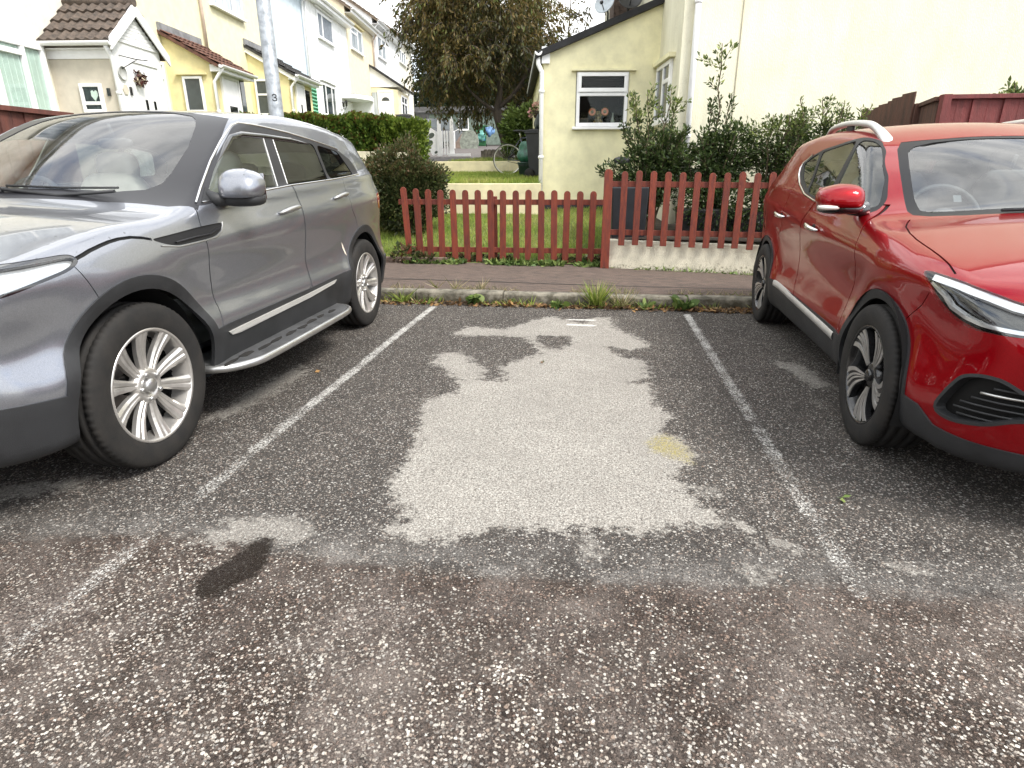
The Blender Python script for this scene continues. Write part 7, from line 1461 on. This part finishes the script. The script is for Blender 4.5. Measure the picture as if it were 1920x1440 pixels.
pk = leaf_mat('pink_petal', [(.60, .26, .28), (.75, .42, .40), (.80, .60, .50)], .5); rg_ = np.random.default_rng(77); bl_ = [((-.05, -.02, .08), (.09, .08, .07)), ((-.13, -.05, -.03), (.08, .07, .09)), ((-.19, -.06, -.14), (.05, .05, .07))]; P_, D_ = in_blobs(bl_, 420, rg_); leaf_mesh('flowers', P_[:230], D_[:230], .04, .8, pk, HB_, None, rg=rg_); P_, D_ = in_blobs([((.02, 0, .02), (.16, .15, .08))], 260, rg_); leaf_mesh('foliage', P_, D_, .05, .5, LIGHTG, HB_, None, rg=rg_)
# woodland on the hill far behind
rg_ = np.random.default_rng(80); bl_ = [((rg_.uniform(-70, 40), y_, 3.3+(y_-47.5)*.055+2.0), (rg_.uniform(3, 6), 3, rg_.uniform(2.2, 3.6))) for y_ in rg_.uniform(60, 120, 75)]; P_, D_ = in_blobs(bl_, 26000, rg_, .6); tag(leaf_mesh('woodland', P_, D_, .75, .6, leaf_mat('wood_leaf', [(.022, .04, .014), (.04, .065, .02), (.06, .09, .03)], .6, .1), None, None, rg=rg_), 'far green woodland on the hill behind the houses', 'woodland', kind='stuff')
# grass
def grass(name, x0, x1, y0, y1, n, zf, m, size, label, seed, keep=None):
    rg = np.random.default_rng(seed); X, Y = rg.uniform(x0, x1, n), rg.uniform(y0, y1, n)
    if keep is not None: k = keep(X, Y); X, Y = X[k], Y[k]
    P = np.stack([X, Y, zf(X, Y)-.004], 1); tone = np.clip(.2+.5*vnoise(X, Y, 2.2, seed)+.25*rg.random(len(X)), 0, 1)
    o = leaf_mesh(name, P, np.tile((0, 0, 1.), (len(P), 1)), size, .10, m, None, tone, .45, rg, shape='blade'); return tag(o, label, 'grass', kind='stuff')
grass('lawn_grass', -5.0, .15, 8.2, 11.0, 46000, lawn_z, GRASS_B, .06, 'short green lawn behind the low picket fence', 90, lambda X, Y: ~((Y > 10.5) & (X < -.95)))
grass('lawn_grass', -4.2, -.98, 10.75, 16.3, 24000, strip_z, GRASS_B, .10, 'green lawn strip between the two cream garden walls', 91)
grass('verge_grass', -4.2, -1.4, 16.6, 18.2, 6000, drive_z, GRASS_B, .11, 'grass around the foot of the tree', 92, lambda X, Y: X > -4.0+(Y-16.6)*.35)
# weeds: plants one can tell apart along the kerb and the fences
def rosette(name, label, c, n, ln, wid, m, seed, up=.6, group=None, shape='leaf', cat='weed'):
    rg = np.random.default_rng(seed); a = rg.uniform(0, 6.28, n); D = np.stack([np.cos(a), np.sin(a), np.full(n, up)+rg.uniform(-.2, .5, n)], 1); P = np.array((0, 0, .0))+D*.01+rg.normal(size=(n, 3))*(ln*.10, ln*.05, 0); P[:, 2] = np.abs(P[:, 2])
    o = leaf_mesh(name, P, D, ln, wid, m, None, None, .25, rg, shape=shape); o.location = c; return tag(o, label, cat, group)
rosette('dock_weed', 'broad leaved dock growing from the foot of the kerb near the right bay line', (.86, 5.87, .0), 20, .17, .42, WEED_L, 101, 1.1, shape='oval')
rosette('round_leaf_weed', 'round leaved bright green weed at the kerb near the left bay line', (-1.18, 5.87, .03), 24, .10, .85, WEED_L, 102, .7, shape='oval')
rosette('grass_tuft', 'largest tuft of long grass at the kerb in the middle of the bay', (.03, 5.88, .02), 170, .24, .03, GRASS_B, 103, 1.3, shape='blade', cat='grass tuft')
rosette('grass_tuft', 'drier straw coloured grass tuft beside the largest tuft at the kerb', (.27, 5.88, .0), 90, .22, .03, DRYG, 104, 1.0, shape='blade', cat='grass tuft')
rosette('leafy_weed', 'low leafy weed with dark green leaves at the kerb by the faded number', (-.33, 5.84, .0), 26, .12, .45, WEED_L, 105, .6, shape='oval')
rosette('leafy_weed', 'small leafy weed at the kerb between the straw tuft and the dock', (.50, 5.86, .0), 20, .11, .35, WEED_L, 106, .9, shape='oval')
rosette('grass_tuft', 'spiky grass tuft at the kerb just beyond the grey car rear wheel', (-1.92, 5.88, .0), 60, .17, .05, GRASS_B, 107, .9, shape='blade', cat='grass tuft')
for k_, (x_, y_) in enumerate(((-1.62, 6.10), (-1.42, 6.08), (-1.15, 6.10))): rosette('grass_tuft', ('small grass tuft on the kerb top, leftmost of three', 'small grass tuft on the kerb top, middle of three', 'small grass tuft on the kerb top, rightmost of three')[k_], (x_, y_, .116), 26, .14, .04, DRYG, 110+k_, .8, 'small grass tufts on the kerb top', 'blade', 'grass tuft')
def strip_plants(name, label, xs, ys, zf, n, ln, wid, m, seed, up=.5, shape='leaf'):
    rg = np.random.default_rng(seed); X = rg.uniform(*xs, n); dens = vnoise(X, X*0, 3.1, seed) > .35; X = X[dens]; Y = rg.uniform(*ys, len(X)); a = rg.uniform(0, 6.28, len(X)); D = np.stack([np.cos(a), np.sin(a), np.full(len(X), up)], 1); P = np.stack([X, Y, zf(X, Y)], 1)
    o = leaf_mesh(name, P, D, ln, wid, m, None, None, .4, rg, shape=shape); return tag(o, label, 'weeds', kind='stuff')
strip_plants('fence_weeds', 'pale green weeds along the foot of the low picket fence', (-2.7, .14), (7.92, 8.12), lambda X, Y: pave_z(X, Y)+.002, 1100, .10, .38, WEED_L, 120)
strip_plants('fence_ivy', 'dark creeping leaves under the low picket fence', (-2.7, .14), (8.10, 8.3), lambda X, Y: lawn_z(X, Y), 900, .08, .55, BUSH_L, 121)
strip_plants('kerb_weeds', 'scattered weeds and grass at the foot of the kerb', (-2.6, 2.6), (5.84, 5.92), lambda X, Y: X*0+.004, 620, .10, .10, GRASS_B, 122, 1.0, 'blade')
strip_plants('kerb_weeds', 'dry grass in the joint behind the kerb', (-2.5, 3), (6.05, 6.12), lambda X, Y: pave_z(X, Y), 900, .07, .06, DRYG, 123, .9, 'blade')
strip_plants('fence_weeds', 'small weeds along the foot of the low cream wall', (.2, 2.4), (7.86, 7.93), lambda X, Y: pave_z(X, Y), 150, .07, .3, WEED_L, 124)
mound('ivy_clump', 'dark ivy clump at the left foot of the low picket fence', (-2.52, 8.04, .08), [((0, 0, .10), (.20, .10, .14)), ((.22, -.02, .06), (.16, .08, .08))], 420, BUSH_L, .06, .7, 125, 'ivy', 3)
rg_ = np.random.default_rng(130); n_ = 1500; X_2 = np.concatenate([rg_.uniform(-2.6, 2.8, n_), rg_.uniform(.9, 2.2, 900)]); Y_2 = 5.90-np.abs(rg_.normal(size=len(X_2)))*.055; o = leaf_mesh('leaf_litter', np.stack([X_2, Y_2, .006+rg_.random(len(X_2))*.02], 1), rg_.normal(size=(len(X_2), 3))*(1, 1, .15), .05, .55, LITTER, None, None, .2, rg_, fold=.05); tag(o, 'dead brown leaves gathered at the foot of the kerb', 'leaf litter', kind='stuff')
for k_, (x_, y_, lab) in enumerate(((-1.78, 3.62, 'single fallen orange leaf beside the running board of the grey car'), (-.33, 4.0, 'small dark fallen leaf on the pale dried patch'), (1.02, 2.3, 'small yellow green fallen leaf right of the right bay line'))):
    rg_ = np.random.default_rng(140+k_); o = leaf_mesh('fallen_leaf', np.zeros((3, 3)), rg_.normal(size=(3, 3))*(1, 1, .1), .036, .6, (LITTER, BUSH_L, WEED_L)[k_], None, None, .1, rg_, fold=.06); o.location = (x_, y_, .012); tag(o, lab, 'leaf')
# ---------------------------------------------------------------- across the road, behind the viewer (seen in reflections)
for k_, (x_, lab) in enumerate(((-9, 'cream house across the road behind the viewer, left'), (3, 'cream house across the road behind the viewer, right'))):
    h = thing('house', lab, 'house', (x_, -19, 0)); m = MB(); m.prism([(0, 0), (0, 5), (3.5, 7.4), (7, 5), (7, 0)], (-4.5, -7, 0), (0, 1, 0), (0, 0, 1), (9, 0, 0)); m.build('wall', YELL_P, h)
    tile_roof('roof', h, (-4.7, .3, 4.85), (1, 0, 0), np.array((0, -3.5, 2.4))/4.244, 9.4, 4.6, ROOF_BR, rows=10, wave=.4)
    for wx in (-2.5, 1.5):
        for wz in (1.0, 3.4): window(h, (0, 0, 0), (1, 0, 0), (0, 1, 0), wx, wx+1.6, wz, wz+1.1, bars=(wx+.8,), pane=PANE)
    door(h, (0, 0, 0), (1, 0, 0), (0, 1, 0), -.6, .3, 0, 2.05)
board_fence('brown board fence across the road behind the viewer', (-16, -10.5), (14, -10.5), 1.8, 0, BOARD_L, bw=.16)
tree('broadleaf_tree', 'dark tree across the road behind the viewer', (-6.5, -12.5, 0), [([(0, 0, 0), (.1, 0, 1.5), (0, .1, 3), (.2, 0, 5.5)], .22, .05), ([(.05, 0, 2), (1, .2, 3.4), (1.8, .3, 4.4)], .1, .03), ([(.05, 0, 2.2), (-1, -.2, 3.5), (-1.7, -.2, 4.6)], .1, .03)], [((0, 0, 4.8), (2.2, 2, 1.8)), ((1.5, .2, 4.2), (1.4, 1.4, 1.1)), ((-1.5, -.2, 4.3), (1.4, 1.4, 1.2)), ((.2, 0, 6.4), (1.5, 1.5, 1.2))], 9000, CONIF, .24, .5, 150, .2, per=14, ntw=120, twl=(.6, 1.2))
# ---------------------------------------------------------------- the two cars
grey_suv(); red_suv()
